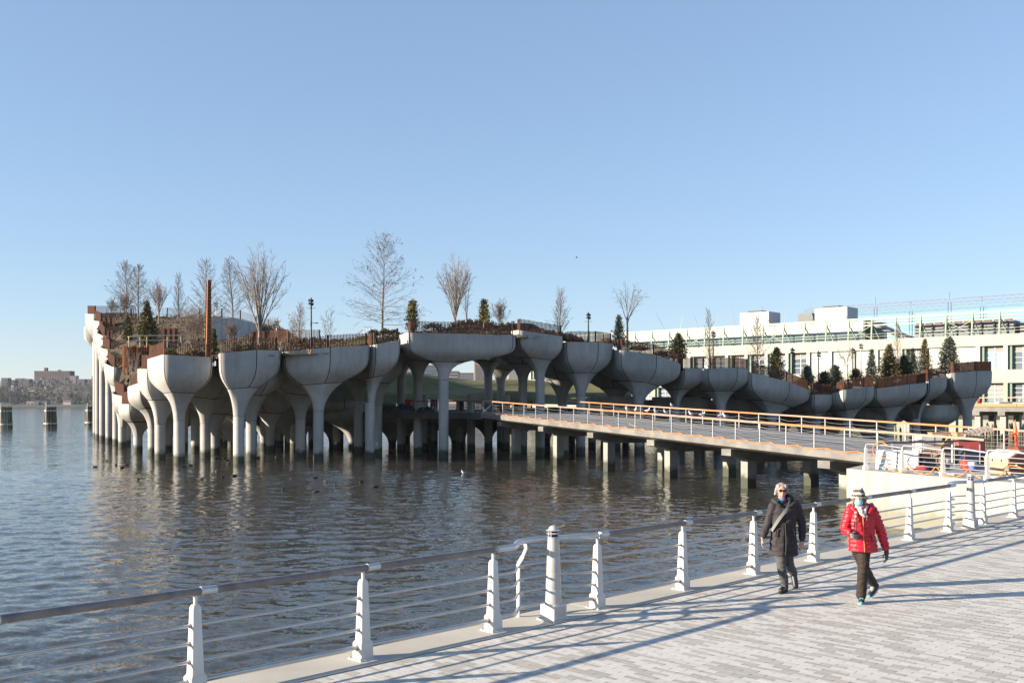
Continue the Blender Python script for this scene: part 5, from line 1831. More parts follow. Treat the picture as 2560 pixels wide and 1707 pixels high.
def pier_building():
    cream = mat('cream_render', (0.41, 0.405, 0.335), (0.37, 0.365, 0.30), rough=0.8, scale=0.3)
    white = mat('white_panel', (0.42, 0.435, 0.40), (0.37, 0.385, 0.355), rough=0.7, scale=0.3)
    green = mat('pale_green_steel', (0.27, 0.34, 0.25), (0.22, 0.28, 0.20), rough=0.6, scale=0.5)
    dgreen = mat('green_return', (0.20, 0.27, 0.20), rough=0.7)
    glass = glass_mat('pier_glass', (0.17, 0.21, 0.24))
    blind = mat('grey_blind', (0.30, 0.28, 0.26), rough=0.8)
    frame = mat('white_mullion', (0.68, 0.68, 0.68), rough=0.5)
    root = thing('pier_building', 'long pale green and cream two-storey pier building behind the right half of the island', 'building', fp(30, -10, 0))
    A0, A1 = -28, 112
    fbox(A0, A1, -26, -0.9, 4.2, 16.0).build('building_core', mat('interior_dark', (0.09, 0.09, 0.095), rough=0.9), root)
    fbox(A0, A1, -0.9, 0.35, 14.55, 16.4).build('parapet_band', cream, root)
    fbox(A0, A1, -26, -0.9, 16.0, 16.3).build('roof_deck', mat('roof_grey', (0.32, 0.31, 0.29)), root)
    fbox(A0, A1, -0.9, 0.30, 8.45, 10.6).build('spandrel_band', cream, root)
    fbox(A0, A1, -0.9, 0.30, 4.2, 5.3).build('plinth_band', cream, root)
    fbox(A0, A1, -24, -1.2, -1, 4.2).build('caisson', mat('dark_caisson', (0.05, 0.05, 0.045), rough=0.9), root)
    # low pale sea wall under the building
    fbox(A0, 24.0, 4.0, 4.8, -1, 2.5).build('sea_wall', mat('pale_green_seawall', (0.30, 0.33, 0.26), (0.21, 0.235, 0.185), rough=0.9, scale=0.5), root)
    pitch = 4.24
    glazed = {-6, -5, -4, -3, -2, -1, 0, 3, 8, 9, 10, 11, 12, 13, 15, 17, 19, 21, 23, 24}
    for n in range(-7, 25):
        a = 2.7 + pitch * n
        fbox(a - 0.32, a + 0.32, -0.9, 0.28, 5.3, 8.45).build('pilaster', green, root)
        fbox(a - 0.32, a + 0.32, -0.9, 0.28, 10.6, 14.55).build('pilaster', white, root)
        p0, p1 = a + 0.33, a + pitch - 0.33
        for z0, z1, up in ((10.65, 14.5, True), (5.35, 8.4, False)):
            if up and n not in glazed:
                pnl = fbox(p0, p1, -0.85, -0.05, z0, z1).build('wall_panel', white, root)
                c0 = p0 + 1.35
                lv = fbox(c0, c0 + 0.85, -0.05, 0.02, 11.9, 13.0).build('louvre', mat('louvre_grey', (0.40, 0.42, 0.42), rough=0.6), root)
                for z in (11.6, 13.3):
                    fbox(p0, p1, -0.05, -0.03, z, z + 0.04).build('panel_joint', dgreen, pnl)
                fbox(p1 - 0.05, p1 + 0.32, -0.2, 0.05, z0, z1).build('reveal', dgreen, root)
                continue
            # left-hand reveal: a green strip with its shade put into the colour
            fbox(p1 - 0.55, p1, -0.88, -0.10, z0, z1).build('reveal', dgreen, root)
            win = thing('window', '', '', fp(p0, -0.7, z0)) if False else None
            w = fbox(p0, p1 - 0.56, -0.80, -0.72, z0, z1).build('window', glass, root)
            if up:
                fbox(p0, p1 - 0.56, -0.715, -0.69, z1 - 0.9, z1).build('blind', blind, w)
            elif n % 2 == 0:
                fbox(p0, p1 - 0.56, -0.715, -0.69, z0 + 0.6, z1).build('blind', blind, w)
            for f in ((0.5,) if up else (0.5,)):
                x = p0 + (p1 - 0.56 - p0) * f
                fbox(x - 0.05, x + 0.05, -0.69, -0.60, z0, z1).build('mullion', frame, w)
            for f in (0.28, 0.5, 0.74):
                z = z0 + (z1 - z0) * f
                fbox(p0, p1 - 0.56, -0.688, -0.62, z - 0.035, z + 0.035).build('transom', frame, w)
    # rooftop steel frame: raking posts, braces and three long beams
    for n in range(-6, 24):
        a = 3.25 + 4.232 * n
        m = MB()
        m.bar(fp(a + 0.55, -0.2, 16.4), fp(a + 0.55 + 0.0, -0.6, 20.2), 0.24, 0.24)
        m.build('raking_post', green, root)
        MB().bar(fp(a - 0.25, -2.2, 16.3), fp(a + 0.5, -0.55, 19.4), 0.17, 0.17).build('back_brace', green, root)
        if n % 4 == 1:
            MB().bar(fp(a + 0.55, -0.45, 16.6), fp(a + 4.7, -0.5, 19.0), 0.10, 0.10).build('cross_brace', green, root)
            MB().bar(fp(a + 4.7, -0.45, 16.6), fp(a + 0.55, -0.5, 19.0), 0.10, 0.10).build('cross_brace', green, root)
        MB().bar(fp(a + 2.6, -0.6, 19.05), fp(a + 2.6, -0.6, 20.1), 0.04, 0.04).build('hanger', green, root)
    pale = mat('pale_beam', (0.38, 0.41, 0.32), (0.33, 0.36, 0.28), rough=0.6)
    for z, h in ((20.15, 0.42), (19.55, 0.14), (19.0, 0.24)):
        MB().bar(fp(A0, -0.62, z), fp(A1, -0.62, z), 0.14, h).build('frame_beam', pale, root)
    for z in (16.95, 17.4):
        MB().bar(fp(A0, 0.1, z), fp(A1, 0.1, z), 0.05, 0.05).build('roof_guard_rail', pale, root)
    for k in range(60):
        a = A0 + k * 2.1
        if a < A1:
            MB().bar(fp(a, 0.1, 16.4), fp(a, 0.1, 17.4), 0.05, 0.05).build('guard_post', pale, root)
    # glazed pavilion on the roof
    o = -6.0
    a0, a1 = fa(2160, o), fa(1560, o)
    pv = fbox(a0, a1, -16, o, 16.3, 20.3).build('roof_pavilion', mat('pale_green_panel', (0.36, 0.40, 0.37), (0.31, 0.355, 0.325), rough=0.5, scale=0.4), root)
    fbox(a0 + 0.2, a1 - 0.2, o, o + 0.04, 16.5, 18.4).build('pavilion_glazing', glass_mat('pale_glass', (0.22, 0.30, 0.29)), pv)
    for k in range(18):
        x = a0 + (a1 - a0) * k / 18
        fbox(x, x + 0.06, o + 0.04, o + 0.1, 16.5, 20.2).build('pavilion_joint', frame, pv)
    fbox(a0 - 0.4, a0, -16, o + 0.4, 16.3, 20.5).build('pavilion_end', mat('dark_cladding', (0.06, 0.06, 0.065), rough=0.6), pv)
    # plant boxes
    boxm = mat('white_cladding', (0.40, 0.40, 0.42), (0.37, 0.37, 0.39), rough=0.6, scale=1)
    for u0, u1, v, nm in ((1922, 1850, 778, 'plant_box'), (2118, 2037, 766, 'plant_box')):
        oo = -9.0
        x0, x1 = fa(u0, oo), fa(u1, oo)
        yy = FP.y + FE.y * x0 + FN.y * oo
        zt = CZ + (HV - v) * yy / FPX
        bx = fbox(x0, x1, -14.0, oo, 16.3, zt).build(nm, boxm, root)
        for q in (0.35, 0.6):
            fbox(x0 + (x1 - x0) * q, x0 + (x1 - x0) * q + 1.6, -12.5, -10.5, zt, zt + 0.45).build('roof_fan', mat('brown_fan', (0.10, 0.07, 0.055), rough=0.7), bx)
    oo = -12.0
    fbox(fa(2030, oo), fa(1995, oo), -17, oo, 16.3, 23.0).build('dark_plant_box', mat('grey_cladding', (0.14, 0.14, 0.145), (0.11, 0.11, 0.115), scale=2, stretch=(6, 6, 0.2)), root)
    # sloped stair roof and long low pavilion
    oo = -5.0
    a0, a1 = fa(2285, oo), fa(2168, oo)
    MB().loft([[fp(a0, q, 16.35), fp(a1, q, 20.1), fp(a1, q, 19.7), fp(a0 + 1.5, q, 16.32)] for q in (oo, oo - 6)]).build('sloped_stair_roof', mat('solar_grey', (0.18, 0.17, 0.165), (0.10, 0.10, 0.10), scale=2), root)
    a0, a1 = fa(2535, oo), fa(2288, oo)
    lp = fbox(a0, a1, oo - 8, oo, 16.3, 19.0).build('low_pavilion', mat('grey_felt', (0.22, 0.21, 0.205), (0.16, 0.155, 0.15), scale=0.6), root)
    fbox(a0 + 0.3, a1 - 0.3, oo, oo + 0.05, 16.5, 17.8).build('pavilion_glazing', glass_mat('grey_glass', (0.20, 0.21, 0.22)), lp)
    for k in range(8):
        x = a0 + (a1 - a0) * (k + 0.5) / 8
        fbox(x - 0.1, x + 0.1, oo + 0.05, oo + 0.35, 16.3, 18.9).build('fin', DARKSTEEL, lp)
    for k in range(10):
        x = a0 + (a1 - a0) * (k + 0.3) / 10
        fbox(x, x + 1.1, oo - 1.2, oo - 0.3, 19.0, 19.25).build('rust_planting', RUSSET, lp)
    fbox(fa(2700, oo), a0 - 0.6, oo - 8, oo - 1, 16.3, 18.7).build('second_pavilion', mat('grey_felt', (0.22, 0.21, 0.205)), root)
    # raking flag masts on the roof
    for k, (u0, v0, u1, v1) in enumerate([(1640, 783, 1666, 830), (1708, 789, 1700, 826), (1731, 776, 1748, 826), (1798, 783, 1786, 822), (1828, 768, 1838, 818), (1902, 763, 1926, 812), (1967, 769, 1962, 808), (2022, 754, 2034, 806)]):
        y = FP.y + FE.y * fa(u1, -3.0) - 0.747 * -3.0
        MB().tube([pd(u1, v1, y), pd(u0, v0, y)], [0.07, 0.04], 6).build('raking_mast', GREYSTEEL, root)
    # driving range net towers behind
    for nm, zt, y0, colr, us, lab in (('purple', 30.0, 226.0, (0.16, 0.10, 0.12), (2189, 2374), 'purple lattice girder of the net towers behind the pier building'), ('teal', 27.5, 216.0, (0.10, 0.20, 0.18), (2277, 2455), 'teal lattice girder of the net towers behind the pier building')):
        mt = mat(nm + '_lattice', colr, rough=0.6)
        X0 = (2560 - CU) * y0 / FPX
        q = lambda s, z: Vector((X0 + FE.x * s, y0 + FE.y * s, z))
        r = thing('net_tower_truss', lab, 'truss', q(0, 0))
        sa = lambda u: (lambda k: (k * y0 - X0) / (FE.x - k * FE.y))((u - CU) / FPX)
        ends = [-14] + [sa(u) for u in reversed(us)] + [sa(2010 if nm == 'purple' else 2140)]
        for e0, e1 in zip(ends, ends[1:]):
            m = MB()
            n = max(6, int(abs(e1 - e0) / 0.9))
            m.bar(q(e0 + 0.8, zt), q(e1 - 0.8, zt), 0.10, 0.10).bar(q(e0, zt - 0.9), q(e1, zt - 0.9), 0.10, 0.10)
            m.bar(q(e0 + 0.8, zt), q(e0 + 0.1, zt - 0.9), 0.08, 0.08).bar(q(e1 - 0.8, zt), q(e1 - 0.1, zt - 0.9), 0.08, 0.08)
            for k in range(n):
                s0, s1 = e0 + 0.8 + (e1 - e0 - 1.6) * k / n, e0 + 0.8 + (e1 - e0 - 1.6) * (k + 1) / n
                m.bar(q(s0, zt - 0.9 if k % 2 else zt), q(s1, zt if k % 2 else zt - 0.9), 0.05, 0.05)
            m.build('girder', mt, r)
        for u in us:
            s = sa(u)
            m = MB()
            for d in (-0.35, 0.35):
                m.bar(q(s + d, 0), q(s + d, zt - 0.95), 0.13, 0.13)
            for k in range(14):
                z = 12 + k
                m.bar(q(s - 0.35, z), q(s + 0.35, z + 1), 0.05, 0.05)
            m.build('tower', mt, r)
            MB().bar(q(s, zt - 0.5), q(s, zt + 1.6), 0.06, 0.06).build('spike', mt, r)
    # the net itself: a thin sheet that lets most light through
    nm_, nt, bb = new_mat('teal_net')
    tr = nt.nodes.new('ShaderNodeBsdfTransparent'); df = nt.nodes.new('ShaderNodeBsdfDiffuse'); df.inputs['Color'].default_value = (0.25, 0.55, 0.55, 1)
    mxs = nt.nodes.new('ShaderNodeMixShader'); mxs.inputs[0].default_value = 0.20
    nt.links.new(tr.outputs[0], mxs.inputs[1]); nt.links.new(df.outputs[0], mxs.inputs[2]); nt.links.new(mxs.outputs[0], nt.nodes['Material Output'].inputs['Surface'])
    y0 = 216.5
    X0 = (2560 - CU) * y0 / FPX
    k = (2140 - CU) / FPX
    s1 = (k * y0 - X0) / (FE.x - k * FE.y)
    q = lambda s, z: Vector((X0 + FE.x * s, y0 + FE.y * s, z))
    tag(MB().quad(q(-14, 8), q(s1, 8), q(s1, 26.5), q(-14, 26.5)).build('golf_net', nm_), 'thin teal net hanging from the lattice girders', 'net')


pier_building()


# north gangway and its clutter, far right
def north_gangway():
    a, b = pd(2240, HV, 150), pd(2680, HV, 131)
    d = Vector((b.x - a.x, b.y - a.y)); L = d.length; d /= L
    n = Vector((-d.y, d.x))
    root = thing('north_gangway', 'second concrete gangway with orange rails in front of the pier building', 'bridge', a)
    Z = 4.72

    def q(s, o, z):
        return Vector((a.x + d.x * s + n.x * o, a.y + d.y * s + n.y * o, z))
    MB().loft([[q(0, 0, z), q(L, 0, z), q(L, 6, z), q(0, 6, z)] for z in (Z - 0.75, Z)]).build('deck', DECKC, root)
    for k in range(7):
        s = 1.5 + k * L / 7
        for o in (0.8, 5.0):
            MB().loft([[q(s - 0.4, o - 0.4, z), q(s + 0.4, o - 0.4, z), q(s + 0.4, o + 0.4, z), q(s - 0.4, o + 0.4, z)] for z in (-1, Z - 1.3)]).build('pile', PILEC, root)
        MB().loft([[q(s - 0.5, -0.1, z), q(s + 0.5, -0.1, z), q(s + 0.5, 6, z), q(s - 0.5, 6, z)] for z in (Z - 1.3, Z - 0.76)]).build('pile_cap', DECKC, root)
    for o in (0.15, 5.8):
        for k in range(int(L / 2.2)):
            MB().bar(q(k * 2.2, o, Z), q(k * 2.2, o, Z + 1.15), 0.06, 0.06).build('rail_post', GREYSTEEL, root)
        for k in range(int(L / 6.6) + 1):
            MB().bar(q(k * 6.6, o, Z + 1.2), q(min(L, k * 6.6 + 6.55), o, Z + 1.2), 0.14, 0.1).build('timber_handrail', CEDAR, root)
    for k in range(6):
        s = 1.0 + k * 4.2
        tag(MB().bar(q(s, -0.12, Z + 0.15), q(s + 4.1, -0.12, Z + 0.15), 0.06, 0.42).build('edge_board', CEDAR2), 'orange formwork board on the edge of the second gangway', 'board', 'orange boards on the second gangway')
    c = q(11.5, 2.2, Z)
    MBR = MB().lathe([(0.35, 0), (0.33, 0.5), (0.26, 0.55), (0.24, 1.0), (0.15, 1.05)], 14, c)
    tag(MBR.build('red_barrel', mat('red_plastic', (0.55, 0.02, 0.02)), smooth=40), 'red barrel standing on the second gangway', 'barrel')
    for k, s in enumerate((17.5, 18.8)):
        c = q(s, 2.4, Z)
        r = thing('sawhorse', ['pale timber sawhorse left on the second gangway', 'pale timber sawhorse right on the second gangway'][k], 'sawhorse', c, 'sawhorses on the second gangway')
        for x in (-0.5, 0.5):
            for y in (-0.35, 0.35):
                MB().bar(c + Vector((x * 1.2, y, 0)), c + Vector((x * 0.9, 0, 1.0)), 0.06, 0.09).build('leg', mat('pale_timber', (0.72, 0.66, 0.58)), r)
        MB().bar(c + Vector((-0.7, 0, 1.02)), c + Vector((0.7, 0, 1.02)), 0.08, 0.1).build('beam', mat('pale_timber', (0.72, 0.66, 0.58)), r)
    c = q(15.2, 1.6, Z)
    tag(MB().cbox(c + Vector((0, 0, 0.3)), (2.2, 0.9, 0.6), 0.2, 0.06).build('wrapped_bundle', mat('white_wrap', (0.6, 0.57, 0.53), rough=0.6)), 'white wrapped bundle lying on the second gangway', 'bundle')
    # stumps of old timber piles in the shallow water
    rng = random.Random(12)
    wood = mat('old_pile_wood', (0.16, 0.12, 0.07), (0.07, 0.055, 0.035), rough=0.95, scale=2, stretch=(4, 4, 0.5))
    protos = []
    for k in range(4):
        h = 1.2 + 0.35 * k
        protos.append(MB().lathe([(0.17, -1), (0.16, h * 0.6), (0.12, h * 0.9), (0.05, h)], 9, (0, 0, 0)).mesh('stump', wood, 50))
    for k in range(46):
        u = rng.choice((rng.uniform(2180, 2345), rng.uniform(2420, 2560)))
        c = pd(u, HV, rng.uniform(134, 156))
        o = link('pile_stump', protos[k % 4])
        o.location = (c.x, c.y, 0)
        o.rotation_euler = (rng.uniform(-0.08, 0.08), rng.uniform(-0.08, 0.08), 0)
        tag(o, 'brown rotted timber pile stump in the water before the pier building', 'stump', 'old timber pile stumps')


north_gangway()

# ================================================================== far shore
def far_shore():
    Y = 1350.0
    rng = random.Random(21)
    # terrain of the far bank
    prof = [(-700, 962), (-300, 958), (0, 964), (60, 966), (115, 962), (170, 960), (240, 958), (400, 962), (700, 965), (1000, 962), (1200, 958), (1500, 960), (2200, 966), (3200, 968)]
    m = MB()
    rows = []
    for u in range(-700, 3200, 25):
        v = np.interp(u, [p[0] for p in prof], [p[1] for p in prof]) + 2 * math.sin(u * 0.03)
        a = pd(u, HV, Y); t = CZ + (HV - v) * (Y + 160) / FPX
        x = a.x
        rows.append([(x, Y - 10, -1), (x, Y, 1.8), (x, Y + 60, t * 0.25), (x * 1.08, Y + 110, t * 0.7), (x * 1.12, Y + 160, t), (x * 1.2, Y + 420, t)])
    m.loft(rows, closed=False)
    struct(m.build('far_bank', mat('far_bank_ground', (0.095, 0.085, 0.06), (0.06, 0.058, 0.048), rough=0.95, scale=0.02), smooth=80))
    # woods on the bank: hundreds of crowns nobody could count
    for nm, c1, c2, n, zz, lab in (('far_bare_wood', (0.13, 0.105, 0.08), (0.085, 0.072, 0.06), 1500, (0.30, 1.0), 'brown leafless wood on the far bank'), ('far_evergreen_wood', (0.030, 0.040, 0.038), (0.020, 0.027, 0.028), 700, (0.0, 0.45), 'dark evergreen trees along the far waterside')):
        m = MB()
        for k in range(n):
            u = rng.uniform(-500, 1700)
            f = rng.uniform(*zz)
            if nm == 'far_evergreen_wood' and u > 120 and f > 0.22 and rng.random() < 0.7:
                continue
            v0 = np.interp(u, [p[0] for p in prof], [p[1] for p in prof])
            yy = Y + 20 + 140 * f
            p = pd(u, HV, yy)
            zb = (CZ + (HV - v0) * (Y + 160) / FPX) * (0.03 + 0.97 * f ** 1.25)
            h = rng.uniform(8, 15)
            w = rng.uniform(2.6, 5.0)
            if nm == 'far_bare_wood':
                # ragged crown of small upright blades
                for j in range(16):
                    a = rng.uniform(0, 2 * PI); r = w * math.sqrt(rng.random())
                    c = Vector((p.x + r * math.cos(a), yy + r * math.sin(a), zb + h * rng.uniform(0.2, 0.75)))
                    s = rng.uniform(0.8, 1.9)
                    t = Vector((rng.gauss(0, 0.5), rng.gauss(0, 0.5), 1)).normalized() * s * 1.6
                    q = Vector((math.cos(a * 3), math.sin(a * 3), 0)) * s * 0.55
                    m.add([c - q, c + q, c + t], [(0, 1, 2)])
                m.add([(p.x - 0.25, yy, zb), (p.x + 0.25, yy, zb), (p.x, yy, zb + h * 0.8)], [(0, 1, 2)])
            else:
                for j in range(14):
                    f2 = rng.random()
                    a = rng.uniform(0, 2 * PI); r = w * (1 - f2) * 0.8
                    c = Vector((p.x + r * math.cos(a), yy + r * math.sin(a), zb + h * (0.05 + 0.9 * f2)))
                    s = rng.uniform(1.0, 2.2) * (1.1 - 0.5 * f2)
                    t = Vector((math.cos(a) * 0.4, math.sin(a) * 0.4, 1)).normalized() * s * 1.4
                    q = Vector((-math.sin(a), math.cos(a), 0)) * s
                    m.add([c - q, c + q, c + t], [(0, 1, 2)])
        o = m.build(nm, mat(nm + '_leaf', c1, c2, rough=0.9, scale=0.06, rnd=0.35))
        stuff(o)
        o['label'] = lab

    def block(label, u0, u1, v0, v1, y, wall, rows_, cols, turn=0.35, roof=None, towers=()):
        """far building: walls, a sunlit end, a grid of window openings"""
        p, q = pd(u0, v1, y), pd(u1, v0, y)
        W, H = q.x - p.x, q.z - p.z
        root = thing('far_building', label, 'building', (p.x, y, p.z), 'buildings on the far shore')
        dep = max(10, W * 0.3)
        wm = mat('wall_%02d%02d%02d' % tuple(int(c * 99) for c in wall), wall, tuple(c * 0.85 for c in wall), rough=0.85, scale=0.05)
        # the lit end returns to the left, away from us
        MB().add([p - Vector((0, 0, 8)), (q.x, y, p.z - 8), (q.x, y + dep, p.z - 8), (p.x - dep * turn * 0.3, y + dep, p.z - 8),
                  (p.x, y, q.z), (q.x, y, q.z), (q.x, y + dep, q.z), (p.x - dep * turn * 0.3, y + dep, q.z)],
                 [(0, 1, 5, 4), (1, 2, 6, 5), (2, 3, 7, 6), (3, 0, 4, 7), (4, 5, 6, 7)]).build('wall', wm, root)
        g = MB()
        for r in range(rows_):
            for c in range(cols):
                x0 = p.x + W * (c + 0.25) / cols
                z0 = p.z + H * (r + 0.25) / rows_
                g.box((x0 + W * 0.25 / cols, y - 0.05, z0 + H * 0.25 / rows_), (W * 0.5 / cols, 0.3, H * 0.5 / rows_))
        stuff(g.build('windows', FARGLASS if sum(wall) < 0.9 else FARGLASS2, root))
        MB().box(((p.x + q.x) / 2, y + dep / 2, q.z + 0.5), (W * 1.01, dep * 1.01, 1.0)).build('roof', mat('far_roof', roof or (0.16, 0.15, 0.15)), root)
        for (tu0, tu1, tv) in towers:
            a, b = pd(tu0, v0, y + 4), pd(tu1, tv, y + 4)
            MB().box(((a.x + b.x) / 2, y + 6, (a.z + b.z) / 2), (b.x - a.x, 6, b.z - a.z)).build('roof_tower', wm, root)
        return root
    globals()['block'] = block
    FARGLASS = mat('far_window', (0.30, 0.31, 0.34), (0.22, 0.23, 0.26), rough=0.3)
    FARGLASS2 = mat('far_window_dark', (0.14, 0.15, 0.18), rough=0.3)
    brick = (0.17, 0.10, 0.095)
    yb = Y + 170
    block('big brick apartment slab with a roof tower on the far hill', 85.5, 175, 928.5, 952, yb + 90, brick, 8, 22, 1.0, None, ((111, 117, 919), (145, 150, 924.5), (96, 101, 927), (160, 165, 927)))
    L = [('grey apartment block at the left end of the far skyline', 3, 20, 946, 964, (0.14, 0.14, 0.15), 5, 5), ('brick house row left of the blue-grey far block', 26, 37, 951, 966, (0.20, 0.13, 0.11), 4, 4),
         ('blue-grey far apartment block with a chimney', 38, 56, 947, 967, (0.19, 0.19, 0.21), 5, 6), ('dark brick far apartment block left of the big slab', 58, 74, 948.5, 967, (0.15, 0.11, 0.105), 5, 6),
         ('pale low far houses below the left end of the slab', 76, 97, 951, 966, (0.24, 0.24, 0.25), 3, 6), ('cream far tower house before the slab', 100, 105, 945, 961, (0.50, 0.42, 0.34), 4, 2),
         ('white far house row before the slab', 106, 140, 952, 962, (0.33, 0.33, 0.35), 3, 10), ('second white far house row before the slab', 141, 172, 953, 962, (0.36, 0.36, 0.38), 3, 9),
         ('pink sunlit tower block right of the slab', 174, 190, 940.5, 962, (0.36, 0.27, 0.26), 6, 4), ('low far block right of the pink tower', 193, 212, 949, 966, (0.15, 0.14, 0.15), 4, 5),
         ('pink far block right behind the island columns', 229, 246, 942, 966, (0.32, 0.23, 0.22), 5, 4), ('grey low far block near the island columns', 212, 229, 950, 968, (0.20, 0.19, 0.20), 4, 5)]
    for k, (lab, u0, u1, v0, v1, w, r, c) in enumerate(L):
        block(lab, u0, u1, v0, v1, yb + (k % 3) * 14, w, r, c, 0.6)
    S = [('cream waterside shed with two doors on the far bank', 66, 84, 1004, 1014.5, (0.40, 0.32, 0.22), 1, 2), ('long grey waterside shed right of the cream one', 84.6, 117, 1004, 1013, (0.13, 0.13, 0.14), 1, 5),
         ('cream far house halfway up the bank', 68, 86, 971, 977, (0.55, 0.47, 0.35), 1, 5), ('white round-roofed far house at the left', 27, 34, 964.5, 971, (0.75, 0.74, 0.72), 1, 2), ('red-roofed far house at the left', 54, 66, 969.5, 976, (0.40, 0.20, 0.16), 1, 4), ('white far cottage below the slab', 110, 115, 967, 973, (0.6, 0.56, 0.5), 2, 2),
         ('cream far cottage lower on the bank', 102, 107, 981, 988, (0.55, 0.48, 0.4), 2, 2), ('grey far apartment house in the wood', 58, 71, 974, 988, (0.17, 0.18, 0.20), 4, 4), ('pale waterside promenade pavilion on the far right bank', 158, 177, 1003, 1006, (0.5, 0.42, 0.38), 1, 6)]
    for lab, u0, u1, v0, v1, w, r, c in S:
        block(lab, u0, u1, v0, v1, Y + (20 if v0 > 995 else 118), w, r, c, 0.3)
    qw = MB().box((-200, Y - 12, 0.4), (2600, 6, 3.2))
    struct(qw.build('far_quay', mat('far_quay_stone', (0.10, 0.095, 0.09), (0.07, 0.068, 0.065), scale=0.1)))
    # seen through the entrance arch
    yb = 330
    block('white low office block seen through the left of the arch', 968, 1040, 925, 958, yb, (0.52, 0.50, 0.46), 3, 10, 0.2)
    block('blue glass block seen through the middle of the arch', 1058, 1100, 920, 958, yb - 20, (0.16, 0.21, 0.25), 5, 9, 0.2)
    block('pinkish low block seen through the right of the arch', 1122, 1146, 934, 956, yb + 40, (0.45, 0.36, 0.34), 3, 6, 0.2)
    block('cream low house row seen through the right of the arch', 1146, 1192, 938, 956, yb + 60, (0.42, 0.39, 0.35), 3, 9, 0.2)
    block('tall brown block with orange panels seen through the right of the arch', 1186, 1210, 896, 956, yb + 20, (0.26, 0.21, 0.18), 9, 4, 0.2)
    struct(MB().box((-30, yb + 60, -0.2), (90, 180, 3.0)).build('far_pier_deck', DECKC))


far_shore()

